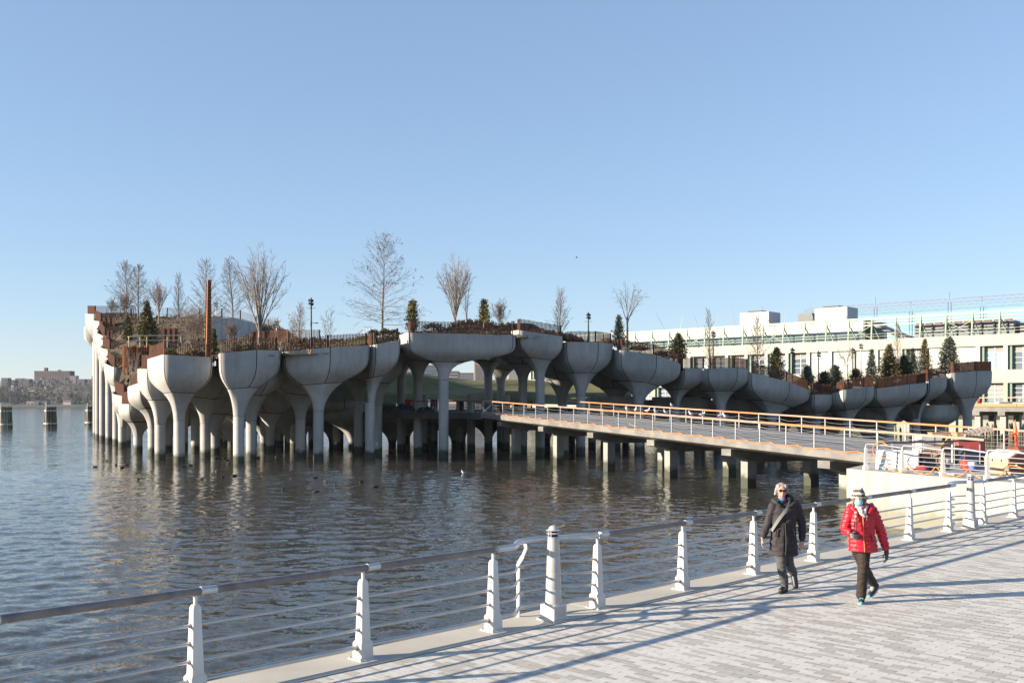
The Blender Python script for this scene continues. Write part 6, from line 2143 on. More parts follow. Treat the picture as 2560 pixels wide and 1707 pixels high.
# ================================================================== things on the abutment
def site_clutter():
    z = AZ
    plas = mat('white_barrier_plastic', (0.72, 0.69, 0.66), (0.66, 0.63, 0.60), rough=0.5, scale=2)

    def barrier(label, u0, u1, y, rz=0.0):
        p, q = pd(u0, HV, y), pd(u1, HV, y)
        c = Vector(((p.x + q.x) / 2, y, z))
        root = thing('water_barrier', label, 'barrier', c, 'white plastic barriers on the abutment')
        W = q.x - p.x
        rings = []
        for zz, h in ((0.0, 0.28), (0.16, 0.28), (0.26, 0.20), (0.34, 0.22), (0.44, 0.17), (0.52, 0.19), (0.62, 0.15), (0.72, 0.165), (0.82, 0.13)):
            ca, sa = math.cos(-0.55), math.sin(-0.55)
            rings.append([(c.x + px * ca - py * sa, c.y + px * sa + py * ca, z + zz) for px, py in ((-W / 2, -h), (W / 2, -h), (W / 2, h), (-W / 2, h))])
        MB().loft(rings).build('barrier_body', plas, root)
        for k in range(3):
            MB().box((c.x + W * (k - 1) * 0.3, c.y - 0.30, z + 0.08), (0.12, 0.06, 0.10)).build('fork_slot', plas, root)
        return root
    barrier('white ribbed plastic barrier, left of the two on the abutment', 2193, 2242, 42.6)
    b2 = barrier('white ribbed plastic barrier with a red mark, right of the two', 2247, 2296, 42.2)
    c = pd(2256, 1148, 41.92)
    MB().box(c, (0.05, 0.02, 0.07)).build('red_mark', mat('red_plastic', (0.55, 0.02, 0.02)), b2)

    # generator
    c = pd(2316, HV, 42.2)
    root = thing('generator', 'black portable generator in a tube frame beside the white barriers', 'generator', (c.x, c.y, z))
    blk = mat('black_enamel', (0.02, 0.02, 0.022), rough=0.4)
    MB().cbox((c.x, c.y, z + 0.30), (0.62, 0.5, 0.46), 0, 0.04).build('engine_block', blk, root)
    MB().cbox((c.x - 0.08, c.y, z + 0.62), (0.42, 0.4, 0.14), 0, 0.04).build('fuel_tank', mat('red_tank', (0.45, 0.05, 0.06), rough=0.4), root)
    for y in (-0.27, 0.27):
        MB().tube(smooth_path([Vector((c.x - 0.36, c.y + y, z + 0.05)), Vector((c.x - 0.36, c.y + y, z + 0.72)), Vector((c.x, c.y + y, z + 0.80)), Vector((c.x + 0.36, c.y + y, z + 0.72)), Vector((c.x + 0.36, c.y + y, z + 0.05))], 3), 0.018, 6).build('frame_tube', blk, root, smooth=60)
    MB().box((c.x - 0.2, c.y - 0.256, z + 0.36), (0.12, 0.02, 0.1)).build('socket_panel', GREYSTEEL, root)
    for s in (-1, 1):
        MB().tube([(c.x + 0.3, c.y + s * 0.3, z + 0.1), (c.x + 0.3, c.y + s * 0.36, z + 0.1)], 0.10, 12).build('wheel', BLACKRUBBER, root)

    # brown tool chest with its lettering
    p, q = pd(2353, HV, 45.2), pd(2406, HV, 46.0)
    root = thing('tool_chest', 'dark brown steel jobsite chest with a lit tan end, lettered KNAACK', 'chest', (p.x, p.y, z))
    d = Vector((q.x - p.x, q.y - p.y, 0)); L = d.length; d.normalize(); n = Vector((-d.y, d.x, 0))
    brown = mat('brown_enamel', (0.17, 0.085, 0.045), (0.13, 0.065, 0.035), rough=0.55, scale=3)
    h = 0.86
    MB().loft([[p + n * 0.0 + Vector((0, 0, zz - p.z + z)), p + d * L + Vector((0, 0, zz - p.z + z)), p + d * L + n * 0.75 + Vector((0, 0, zz - p.z + z)), p + n * 0.75 + Vector((0, 0, zz - p.z + z))] for zz in (0.10, h * 0.70)]).build('chest_body', brown, root)
    MB().loft([[p - d * 0.02 - n * 0.02 + Vector((0, 0, zz - p.z + z)), p + d * (L + 0.02) - n * 0.02 + Vector((0, 0, zz - p.z + z)), p + d * (L + 0.02) + n * 0.77 + Vector((0, 0, zz - p.z + z)), p - d * 0.02 + n * 0.77 + Vector((0, 0, zz - p.z + z))] for zz in (h * 0.705, h)]).build('lid', brown, root)
    for s in (0.08, 0.92):
        MB().box(p + d * (L * s) + n * 0.35 + Vector((0, 0, z + 0.05 - p.z)), (0.1, 0.6, 0.1)).build('skid', blk, root)

    def text(body, s0, zz, size, m, nm):
        cu = bpy.data.curves.new(nm, 'FONT')
        cu.body = body
        cu.size = size
        cu.extrude = 0.001
        cu.materials.append(m)
        tmp = bpy.data.objects.new(nm, cu)
        COL.objects.link(tmp)
        bpy.context.view_layer.update()
        me = bpy.data.meshes.new_from_object(tmp.evaluated_get(bpy.context.evaluated_depsgraph_get()))
        bpy.data.objects.remove(tmp)
        o = bpy.data.objects.new(nm, me)
        COL.objects.link(o)
        o.parent = root
        o.matrix_parent_inverse = Matrix.Translation(-Vector(root.location))
        o.location = p + d * s0 - n * 0.006 + Vector((0, 0, z + zz - p.z))
        o.rotation_euler = (PI / 2, 0, math.atan2(d.y, d.x))
    ink = mat('pale_lettering', (0.36, 0.33, 0.36), rough=0.6)
    text('KNAACK', L * 0.30, 0.40, 0.15, ink, 'lettering')
    text('615', L * 0.70, 0.19, 0.15, ink, 'lettering')
    text('615', L * 0.07, 0.21, 0.15, ink, 'lettering')
    MB().box(p + d * (L * 0.5) - n * 0.006 + Vector((0, 0, z + 0.555 - p.z)), (0.34, 0.008, 0.022), math.atan2(d.y, d.x)).build('orange_stripe', mat('orange_paint', (0.5, 0.08, 0.03)), root)

    # blue jug, crates and tubs
    def tub(label, u, y, r, hh, m, lid=None, name='bucket'):
        c = pd(u, HV, y)
        root = thing(name, label, 'bucket', (c.x, c.y, z), 'buckets on the abutment')
        MB().lathe([(r * 0.82, 0), (r, hh), (r * 1.05, hh), (r * 1.05, hh * 1.04), (r * 0.9, hh * 1.05)], 16, (c.x, c.y, z)).build('bucket_body', m, root, smooth=40)
        MB().tube(smooth_path([Vector((c.x - r, c.y, z + hh * 0.9)), Vector((c.x, c.y - r * 1.2, z + hh * 0.55)), Vector((c.x + r, c.y, z + hh * 0.9))], 4), 0.008, 5).build('handle', GREYSTEEL, root)
        if lid:
            MB().lathe([(r * 1.06, hh * 0.72), (r * 1.07, hh * 1.05), (r * 0.5, hh * 1.08)], 16, (c.x, c.y, z)).build('lid', lid, root, smooth=40)
    blue = mat('blue_grey_plastic', (0.16, 0.20, 0.32), (0.13, 0.16, 0.27), rough=0.4)
    tub('blue water jug in front of the brown chest', 2364, 42.2, 0.19, 0.44, blue, mat('pale_lid', (0.62, 0.62, 0.66), rough=0.5), 'water_jug')
    tub('blue bucket with a white top beside the red tub', 2431, 41.4, 0.16, 0.36, mat('bright_blue_plastic', (0.12, 0.18, 0.55), rough=0.4), mat('pale_lid', (0.62, 0.62, 0.66)))
    tub('orange-red tub behind the blue bucket', 2416, 41.9, 0.26, 0.38, mat('orange_red_plastic', (0.55, 0.07, 0.03), rough=0.45))

    def crate(label, u0, u1, v0, v1, y, m, dep=0.7, name='crate', bands=None):
        """planked or banded box standing on the deck or on another one"""
        a, b = pd(u0, v1, y), pd(u1, v0, y)
        root = thing(name, label, 'crate', (a.x, y, a.z), 'boxes on the abutment')
        W, H = b.x - a.x, b.z - a.z
        MB().cbox(((a.x + b.x) / 2, y + dep / 2, (a.z + b.z) / 2), (W, dep, H), 0, 0.015).build('box_body', m, root)
        MB().cbox(((a.x + b.x) / 2, y + dep / 2, b.z + 0.012), (W + 0.03, dep + 0.03, 0.03), 0, 0.008).build('lid', m, root)
        for k, (f, bm) in enumerate(bands or ()):
            MB().box((a.x + W * f, y - 0.004, (a.z + b.z) / 2), (0.03, 0.012, H)).build('strap', bm, root)
    bl = mat('blue_strap', (0.04, 0.10, 0.30))
    crate('big white wrapped crate with a blue strap behind the chest', 2303, 2356, 1088, 1156, 47.4, mat('white_wrap', (0.6, 0.57, 0.53), (0.52, 0.49, 0.46), rough=0.6), 0.8, bands=((0.63, bl),))
    crate('dark grey crate right of the white wrapped one', 2357, 2394, 1096, 1156, 47.5, mat('dark_crate', (0.07, 0.06, 0.06)), 0.8)
    crate('red crate with white print behind the chest', 2396, 2446, 1098, 1158, 46.8, mat('faded_red', (0.50, 0.09, 0.08), (0.40, 0.07, 0.06), scale=4), 0.7)
    crate('maroon bin at the right of the red crate', 2447, 2464, 1098, 1158, 46.6, mat('maroon_plastic', (0.13, 0.02, 0.02)), 0.7)
    crate('navy blue crate with a red side right of the chest', 2411, 2452, 1126, 1165, 44.6, mat('navy_plastic', (0.03, 0.045, 0.09)), 0.6, bands=((0.03, mat('faded_red', (0.50, 0.09, 0.08))),))
    crate('small beige cardboard box under the pallets', 2392, 2418, 1082, 1098, 46.9, mat('cardboard', (0.42, 0.27, 0.15), (0.36, 0.23, 0.13), scale=4), 0.5, 'cardboard_box')
    crate('long beige cardboard carton behind the orange rail', 2330, 2385, 1082, 1087.5, 47.5, mat('cardboard', (0.42, 0.27, 0.15)), 0.5, 'cardboard_box')
    # yellow lath leaning on the white crate
    tag(MB().bar(pd(2352, 1116, 47.1), pd(2374, 1090, 47.3), 0.05, 0.06).build('yellow_lath', mat('yellow_clamp', (0.70, 0.55, 0.05))), 'yellow lath leaning on the white wrapped crate', 'lath')
    # pallets thrown on top
    for i, (u, v, y, tilt, tw) in enumerate(((2420, 1088, 47.2, 0.08, 0.3), (2446, 1077, 47.6, -0.22, -0.25))):
        c = pd(u, v, y)
        root = thing('pallet', ['flat weathered pallet lying on the red crate', 'tilted weathered pallet on top of the pile'][i], 'pallet', c, 'weathered pallets on the pile')
        wood = mat('weathered_wood', (0.40, 0.33, 0.27), (0.27, 0.22, 0.18), rough=0.85, scale=4)
        M = Matrix.Rotation(tw, 4, 'Z') @ Matrix.Rotation(tilt, 4, 'Y') @ Matrix.Rotation(0.12, 4, 'X')
        for k in range(6):
            MB().box(c + (M @ Vector((-0.5 + k * 0.2, 0, 0.06))), (0.11, 0.95, 0.022), M=M).build('top_slat', wood, root)
        for k in range(3):
            MB().box(c + (M @ Vector((0, -0.42 + k * 0.42, 0.0))), (1.12, 0.09, 0.09), M=M).build('stringer', wood, root)
        for k in range(3):
            MB().box(c + (M @ Vector((-0.5 + k * 0.5, 0, -0.06))), (0.11, 0.95, 0.022), M=M).build('bottom_slat', wood, root)

    # plywood chest with a canvas-covered sloping lid
    p, q = pd(2461, HV, 40.2), pd(2521, HV, 38.8)
    ply = mat('plywood', (0.46, 0.31, 0.20), (0.39, 0.26, 0.165), rough=0.7, scale=2, stretch=(1, 1, 6))
    dark = mat('red_brown_ply', (0.20, 0.07, 0.035), (0.15, 0.05, 0.028), rough=0.6, scale=2)
    canv = mat('pale_canvas', (0.50, 0.47, 0.44), (0.43, 0.405, 0.38), rough=0.9, scale=3, bump=0.3)
    d = Vector((q.x - p.x, q.y - p.y, 0)); L = d.length; d.normalize(); n = Vector((-d.y, d.x, 0))
    root = thing('plywood_chest', 'large plywood site chest with a canvas covered sloping lid at the right edge', 'chest', (p.x, p.y, z))
    P = lambda s, o, zz: Vector((p.x, p.y, z)) + d * s + n * o + Vector((0, 0, zz))
    MB().loft([[P(0, 0, zz), P(L, 0, zz), P(L, 1.1, zz), P(0, 1.1, zz)] for zz in (0.18, 0.62)]).build('front_panel', ply, root)
    MB().loft([[P(s, 0.0, 0.625), P(s, 0.55, 0.94), P(s, 1.1, 0.94), P(s, 1.1, 0.625)] for s in (0.0, L)]).build('lid_frame', dark, root)
    MB().loft([[P(s, -0.03, 0.63), P(s, 0.54, 0.965), P(s, 1.1, 0.965), P(s, 1.1, 0.95), P(s, 0.55, 0.945), P(s, -0.02, 0.61)] for s in (-0.02, L * 0.25, L * 0.5, L * 0.75, L * 0.97)]).build('canvas_cover', canv, root)
    MB().box(P(L * 0.5, 0.5, 0.09), (L * 0.9, 0.7, 0.16), math.atan2(d.y, d.x)).build('skid', ply, root)
    for s in (L * 0.35, L * 0.72):
        MB().box(P(s, -0.012, 0.56), (0.04, 0.02, 0.10), math.atan2(d.y, d.x)).build('latch', DARKSTEEL, root)
    MB().loft([[P(L + 0.02, o, zz) for o, zz in ((0.0, 0.15), (1.1, 0.15), (1.1, 0.95), (0.55, 0.95), (0.0, 0.62))], [P(L + 0.05, o, zz) for o, zz in ((0.0, 0.15), (1.1, 0.15), (1.1, 0.95), (0.55, 0.95), (0.0, 0.62))]]).build('end_panel', dark, root)
    crate('red-brown plywood cabinet at the right edge beside the canvas covered chest', 2545, 2600, 1118, 1187, 39.2, dark, 0.8)
    # wheels of an upturned hand truck
    for i, u in enumerate((2524, 2541)):
        c = pd(u, 1163, 38.4)
        root = thing('caster_wheel', ['left black caster wheel by the red-brown cabinet', 'right black caster wheel by the red-brown cabinet'][i], 'wheel', c, 'caster wheels by the cabinet')
        MB().tube([c + Vector((-0.02, -0.03, 0)), c + Vector((0.02, 0.03, 0))], 0.07, 14).build('tyre', BLACKRUBBER, root)
        MB().tube([c + Vector((-0.025, -0.04, 0)), c + Vector((0.025, 0.04, 0))], 0.035, 12).build('hub', WHITE_STEEL, root)
    # orange cone upside over a red stick on the chest
    b, t = pd(2541, 1116, 39.6), pd(2538, 1049, 39.6)
    root = thing('orange_marker', 'orange traffic cone set over a red post on the canvas covered chest', 'cone', b)
    org = mat('cone_orange', (0.80, 0.14, 0.03))
    m_ = pd(2538.5, 1082, 39.6)
    MB().tube([b, m_], [0.05, 0.055], 10).build('red_post', mat('red_orange_plastic', (0.62, 0.06, 0.03)), root, smooth=50)
    MB().tube([m_, m_.lerp(t, 0.75), t], [0.088, 0.035, 0.012], 14).build('cone_body', org, root, smooth=50)
    MB().lathe([(0.05, -0.012), (0.20, -0.012), (0.20, 0.010), (0.05, 0.016)], 8, m_).build('cone_flange', org, root)
    tag(MB().tube(smooth_path([pd(2536, 1083, 39.4), pd(2526, 1089, 39.4), pd(2514, 1098, 39.5), pd(2504, 1114, 39.6)], 4), 0.012, 5).build('trailing_rope', mat('red_cord', (0.55, 0.06, 0.04))), 'red cord trailing from the orange cone', 'cord')
    for i, (u, v, y, sx, sz, m) in enumerate(((2306, 1170, 42.9, 0.30, 0.20, 'red_cloth'), (2448, 1168, 43.0, 0.34, 0.22, 'grey_cloth'), (2556, 1178, 38.0, 0.42, 0.2, 'grey_cloth'))):
        c = pz(u, v + 6, z)
        rings = []
        for k in range(5):
            t = k / 4
            rr = math.cos(t * PI / 2 * 0.96)
            rings.append([(c.x + sx * rr * math.cos(a) * (1 + 0.22 * math.sin(3 * a + u)), c.y + 0.8 * sx * rr * math.sin(a), z + sz * math.sin(t * PI / 2) * (1 + 0.25 * math.sin(a * 2 + k))) for a in np.linspace(0, 2 * PI, 13)[:-1]])
        o = MB().loft(rings).build('rubbish_sack', mat(m, {'red_cloth': (0.45, 0.05, 0.04), 'grey_cloth': (0.33, 0.33, 0.35)}[m], rough=0.6, scale=5), smooth=70)
        tag(o, ['red sack slumped beside the generator', 'grey sack slumped right of the navy crate', 'pale grey sack at the right edge by the cabinet'][i], 'sack', 'sacks on the abutment deck')
    # planks and dust sheets on the deck
    rng = random.Random(4)
    for i, (u0, v0, u1, v1) in enumerate(((2290, 1180, 2340, 1184), (2352, 1182, 2398, 1188), (2470, 1192, 2540, 1198), (2520, 1190, 2570, 1194))):
        a, b = pz(u0, v0, z + 0.03), pz(u1, v1, z + 0.03)
        o = MB().bar(a, b, 0.18, 0.035).build('loose_plank', mat('pale_timber', (0.72, 0.66, 0.58)))
        tag(o, ['loose plank on the deck below the generator', 'loose plank on the deck below the brown chest', 'loose plank on the deck before the plywood chest', 'loose plank at the right edge of the abutment deck'][i], 'plank', 'loose planks on the abutment deck')


site_clutter()

# ================================================================== birds
GULLW = mat('gull_white', (0.78, 0.78, 0.78), (0.70, 0.70, 0.71), rough=0.7, coord='Object')
GULLG = mat('gull_grey', (0.36, 0.38, 0.42), (0.30, 0.32, 0.36), rough=0.7, coord='Object')
GULLB = mat('gull_black', (0.03, 0.03, 0.03), rough=0.6)
GULLO = mat('gull_beak', (0.45, 0.16, 0.05), rough=0.5)


def make_gull():
    """standing gull facing -x, 0.36 m long, feet at the origin"""
    r = thing('gull', 'g', 'gull', (0, 0, 0), 'gulls on the gangway rail', absolute=False)

    def ell(path, radii, seg=10):
        return MB().tube(path, radii, seg)
    ell([(-0.13, 0, 0.17), (-0.10, 0, 0.155), (-0.04, 0, 0.14), (0.04, 0, 0.13), (0.12, 0, 0.13), (0.17, 0, 0.135)], [0.02, 0.052, 0.066, 0.060, 0.035, 0.012]).tube([(-0.10, 0, 0.17), (-0.125, 0, 0.215), (-0.135, 0, 0.245)], [0.045, 0.032, 0.026], 10).build('body', GULLW, r, smooth=70)
    ell([(-0.105, 0, 0.255), (-0.125, 0, 0.262), (-0.155, 0, 0.258), (-0.175, 0, 0.252)], [0.014, 0.034, 0.030, 0.012]).build('head', GULLW, r, smooth=70)
    ell([(-0.172, 0, 0.252), (-0.20, 0, 0.246)], [0.010, 0.004], 6).build('beak', GULLO, r)
    for s in (-1, 1):
        ell([(-0.08, s * 0.05, 0.165), (0.02, s * 0.062, 0.155), (0.11, s * 0.035, 0.14), (0.19, s * 0.012, 0.135)], [0.02, 0.035, 0.024, 0.006], 8).build('wing', GULLG, r, smooth=70)
        ell([(0.15, s * 0.016, 0.138), (0.215, s * 0.006, 0.132)], [0.012, 0.004], 6).build('wing_tip', GULLB, r)
        ell([(0.0, s * 0.022, 0.10), (0.0, s * 0.022, 0.0)], [0.009, 0.006], 6).build('leg', GULLO, r)
    return r


g0 = make_gull()
RZ = 1.10 + 0.048
GU = [(1569, 'near', 0, 'gull turned left, first in the row on the gangway handrail'), (1589, 'near', 1, 'bright white gull facing the camera, second in the row on the handrail'), (1618, 'near', 2, 'third gull in the row on the gangway handrail'),
      (1640, 'near', 0, 'fourth gull in the row, grey wing turned to us'), (1665, 'near', 0, 'fifth gull in the row on the gangway handrail'), (1729, 'near', 0, 'sixth gull in the row, after the wide gap'),
      (1755, 'near', 2, 'seventh gull in the row, hunched to the right'), (1801, 'near', 3, 'eighth gull in the row, second last'), (1815, 'near', 0, 'last gull at the right end of the row'), (1680, 'far', 0, 'lone gull on the far handrail of the gangway')]
for i, (u, side_, turn, lab) in enumerate(GU):
    off = OFF0 + 0.12 if side_ == 'near' else OFF1 - 0.12
    q = onray(u, (GM.x + GN.x * off, GM.y + GN.y * off), GD)
    s = (q - GM).dot(GD)
    loc = gw(s, off, deckz(s) + RZ)
    rz_ = [0.5, 1.5, 2.9, 3.6][turn] + 0.3 * math.sin(i * 2.3)
    if i == 0:
        g0.location = loc; g0.rotation_euler = (0, 0, rz_); g0['label'] = lab
        g0.scale = (1.2,) * 3
    else:
        copy_tree(g0, loc, rz_, 1.2, lab)
w = pz(1160, 1183, 0.0)
copy_tree(g0, w + Vector((0, 0, -0.10)), 0.4, 1.2, 'lone white gull floating on open water below the gangway')['group'] = 'gulls on the water'


def duck_mesh():
    m = MB().tube([(-0.2, 0, 0.02), (-0.12, 0, 0.07), (0.0, 0, 0.08), (0.12, 0, 0.07), (0.22, 0, 0.10)], [0.02, 0.07, 0.085, 0.06, 0.01], 8)
    m.tube([(-0.13, 0, 0.09), (-0.17, 0, 0.17), (-0.20, 0, 0.19), (-0.27, 0, 0.175)], [0.035, 0.03, 0.032, 0.008], 8)
    return m.mesh('duck', mat('duck_brown', (0.035, 0.030, 0.024), (0.02, 0.018, 0.015), rough=0.7), 70)


dm = duck_mesh()
DU = [(238, 1168), (266, 1152), (290, 1163), (306, 1170), (316, 1162), (339, 1184), (345, 1200), (460, 1168), (476, 1164), (503, 1198), (541, 1147), (561, 1146), (567, 1152), (571, 1158), (540, 1180), (557, 1193), (587, 1190), (645, 1144), (691, 1145), (708, 1224), (788, 1196), (790, 1231), (814, 1205), (838, 1214), (904, 1206), (938, 1218)]
for i, (u, v) in enumerate(DU):
    p = pz(u, v, 0.0)
    o = link('duck', dm)
    o.location = p + Vector((0, 0, -0.015))
    o.rotation_euler = (0, 0, (i * 2.4) % 6.28)
    tag(o, 'small dark duck floating on the water before the island', 'duck', 'dark ducks on the water')
# bird in the sky
r = thing('flying_bird', 'tiny dark bird flying in the open sky above the island', 'bird', pd(1441, 644, 130))
c = pd(1441, 644, 130)
MB().tube([c + Vector((-0.16, 0, 0)), c, c + Vector((0.18, 0, 0.02))], [0.02, 0.05, 0.015], 6).build('body', GULLB, r)
for s in (-1, 1):
    MB().add([c + Vector((-0.06, 0, 0.02)), c + Vector((0.08, 0, 0.02)), c + Vector((0.10 , s * 0.32, 0.16)), c + Vector((0.03, s * 0.62, 0.08))], [(0, 1, 2), (0, 2, 3)]).build('wing', GULLB, r)

# ================================================================== people
def remeshed(m, name, mt, parent, voxel=0.012, smooth=6, post=None):
    """joins overlapping shapes into one continuous skin"""
    me = m.mesh(name)
    o = bpy.data.objects.new(name, me)
    COL.objects.link(o)
    r = o.modifiers.new('r', 'REMESH')
    r.mode = 'VOXEL'
    r.voxel_size = voxel
    if smooth:
        s = o.modifiers.new('s', 'SMOOTH')
        s.iterations = smooth
        s.factor = 0.5
    bpy.context.view_layer.update()
    dg = bpy.context.evaluated_depsgraph_get()
    nm = bpy.data.meshes.new_from_object(o.evaluated_get(dg))
    bpy.data.objects.remove(o)
    bpy.data.meshes.remove(me)
    nm.name = name
    nm.materials.clear()
    nm.materials.append(mt)
    if post:
        n = len(nm.vertices)
        co = np.empty(n * 3); nm.vertices.foreach_get('co', co)
        no = np.empty(n * 3); nm.vertices.foreach_get('normal', no)
        co = co.reshape(-1, 3); no = no.reshape(-1, 3)
        co = co + no * post(co)[:, None]
        nm.vertices.foreach_set('co', co.ravel())
    nm.shade_smooth()
    nm.update()
    return link(name, nm, parent)


def ball(m, c, r, seg=14):
    rx, ry, rz = (r, r, r) if not hasattr(r, '__len__') else r
    c = Vector(c)
    rings = []
    for k in range(1, 9):
        a = -PI / 2 + PI * k / 9
        rings.append([c + Vector((rx * math.cos(a) * math.cos(2 * PI * j / seg), ry * math.cos(a) * math.sin(2 * PI * j / seg), rz * math.sin(a))) for j in range(seg)])
    m.loft(rings)
    return m


def chain(m, nodes, seg=12):
    """tapered limb through (point, radius) nodes with round ends, subdivided"""
    pts = smooth_path([Vector(p) for p, r in nodes], 4) if len(nodes) > 2 else [Vector(p) for p, r in nodes]
    k = len(pts)
    rr = np.interp(np.linspace(0, len(nodes) - 1, k), range(len(nodes)), [r for p, r in nodes])
    m.tube(pts, list(rr), seg)
    ball(m, pts[0], rr[0])
    ball(m, pts[-1], rr[-1])
    return m


def stack(m, rows, seg=24):
    """horizontal ellipses (x, y, z, rx, ry) lofted"""
    m.loft([[Vector((x + rx * math.cos(2 * PI * k / seg), y + ry * math.sin(2 * PI * k / seg), z)) for k in range(seg)] for x, y, z, rx, ry in rows])
    return m


def hand(m, wrist, d, across, palm, curl=0.35, thumb=1, s=1.0):
    """palm, four unequal fingers and a thumb; d points to the fingertips, across runs from index to little finger, palm is the way the fingers curl"""
    w, d, a, p = Vector(wrist), Vector(d).normalized(), Vector(across).normalized(), Vector(palm).normalized()
    for k in range(4):
        q = (k - 1.5) * 0.019 * s
        chain(m, [(w + a * q * 0.6, 0.0125 * s), (w + d * 0.085 * s + a * q, 0.0115 * s)], 8)
        L = (0.072, 0.080, 0.074, 0.058)[k] * s
        b = w + d * 0.085 * s + a * q
        d1 = (d + p * curl * 0.6).normalized()
        d2 = (d + p * curl * 1.8).normalized()
        chain(m, [(b, 0.0092 * s), (b + d1 * L * 0.5, 0.0085 * s), (b + d1 * L * 0.5 + d2 * L * 0.5, 0.0070 * s)], 8)
    t0 = w + d * 0.028 * s - a * 0.022 * s
    t1 = t0 + (d * 0.7 - a * 0.75 + p * 0.35).normalized() * 0.035 * s
    chain(m, [(t0, 0.0125 * s), (t1, 0.0105 * s), (t1 + (d * 0.9 - a * 0.2 + p * 0.4).normalized() * 0.032 * s, 0.0085 * s)], 8)


def head(m, c, turn=0.0):
    """skull, jaw, nose, brow, lips and ears; the face looks along -y turned by turn"""
    M = Matrix.Translation(Vector(c)) @ Matrix.Rotation(turn, 4, 'Z')
    t = MB()
    ball(t, (0, 0.012, 0.035), (0.072, 0.090, 0.085))
    ball(t, (0, -0.028, -0.03), (0.056, 0.058, 0.082))
    ball(t, (0, -0.050, -0.088), (0.030, 0.028, 0.022))
    chain(t, [((0, -0.082, 0.022), 0.009), ((0, -0.104, -0.018), 0.0125), ((0, -0.092, -0.030), 0.012)], 8)
    for s in (-1, 1):
        ball(t, (s * 0.030, -0.068, -0.005), (0.022, 0.018, 0.02))
        ball(t, (s * 0.028, -0.070, 0.036), (0.024, 0.012, 0.008))
        ball(t, (s * 0.074, 0.008, 0.0), (0.010, 0.020, 0.032))
    ball(t, (0, -0.083, -0.055), (0.022, 0.010, 0.006))
    ball(t, (0, -0.081, -0.065), (0.020, 0.010, 0.006))
    m.add([M @ Vector(v) for v in t.v], t.f)
    return M


SKIN = mat('skin', (0.50, 0.29, 0.21), (0.44, 0.24, 0.17), rough=0.55, scale=25, coord='Object')
SKIN.node_tree.nodes['Principled BSDF'].inputs['Subsurface Weight'].default_value = 0.08


def wrinkles(co, sc, amp):
    out = np.empty(len(co))
    for i, c in enumerate(co):
        v = Vector((c[0] * sc, c[1] * sc, c[2] * sc * 1.8))
        out[i] = amp * (mnoise.noise(v) + 0.5 * mnoise.noise(v * 2.3))
    return out


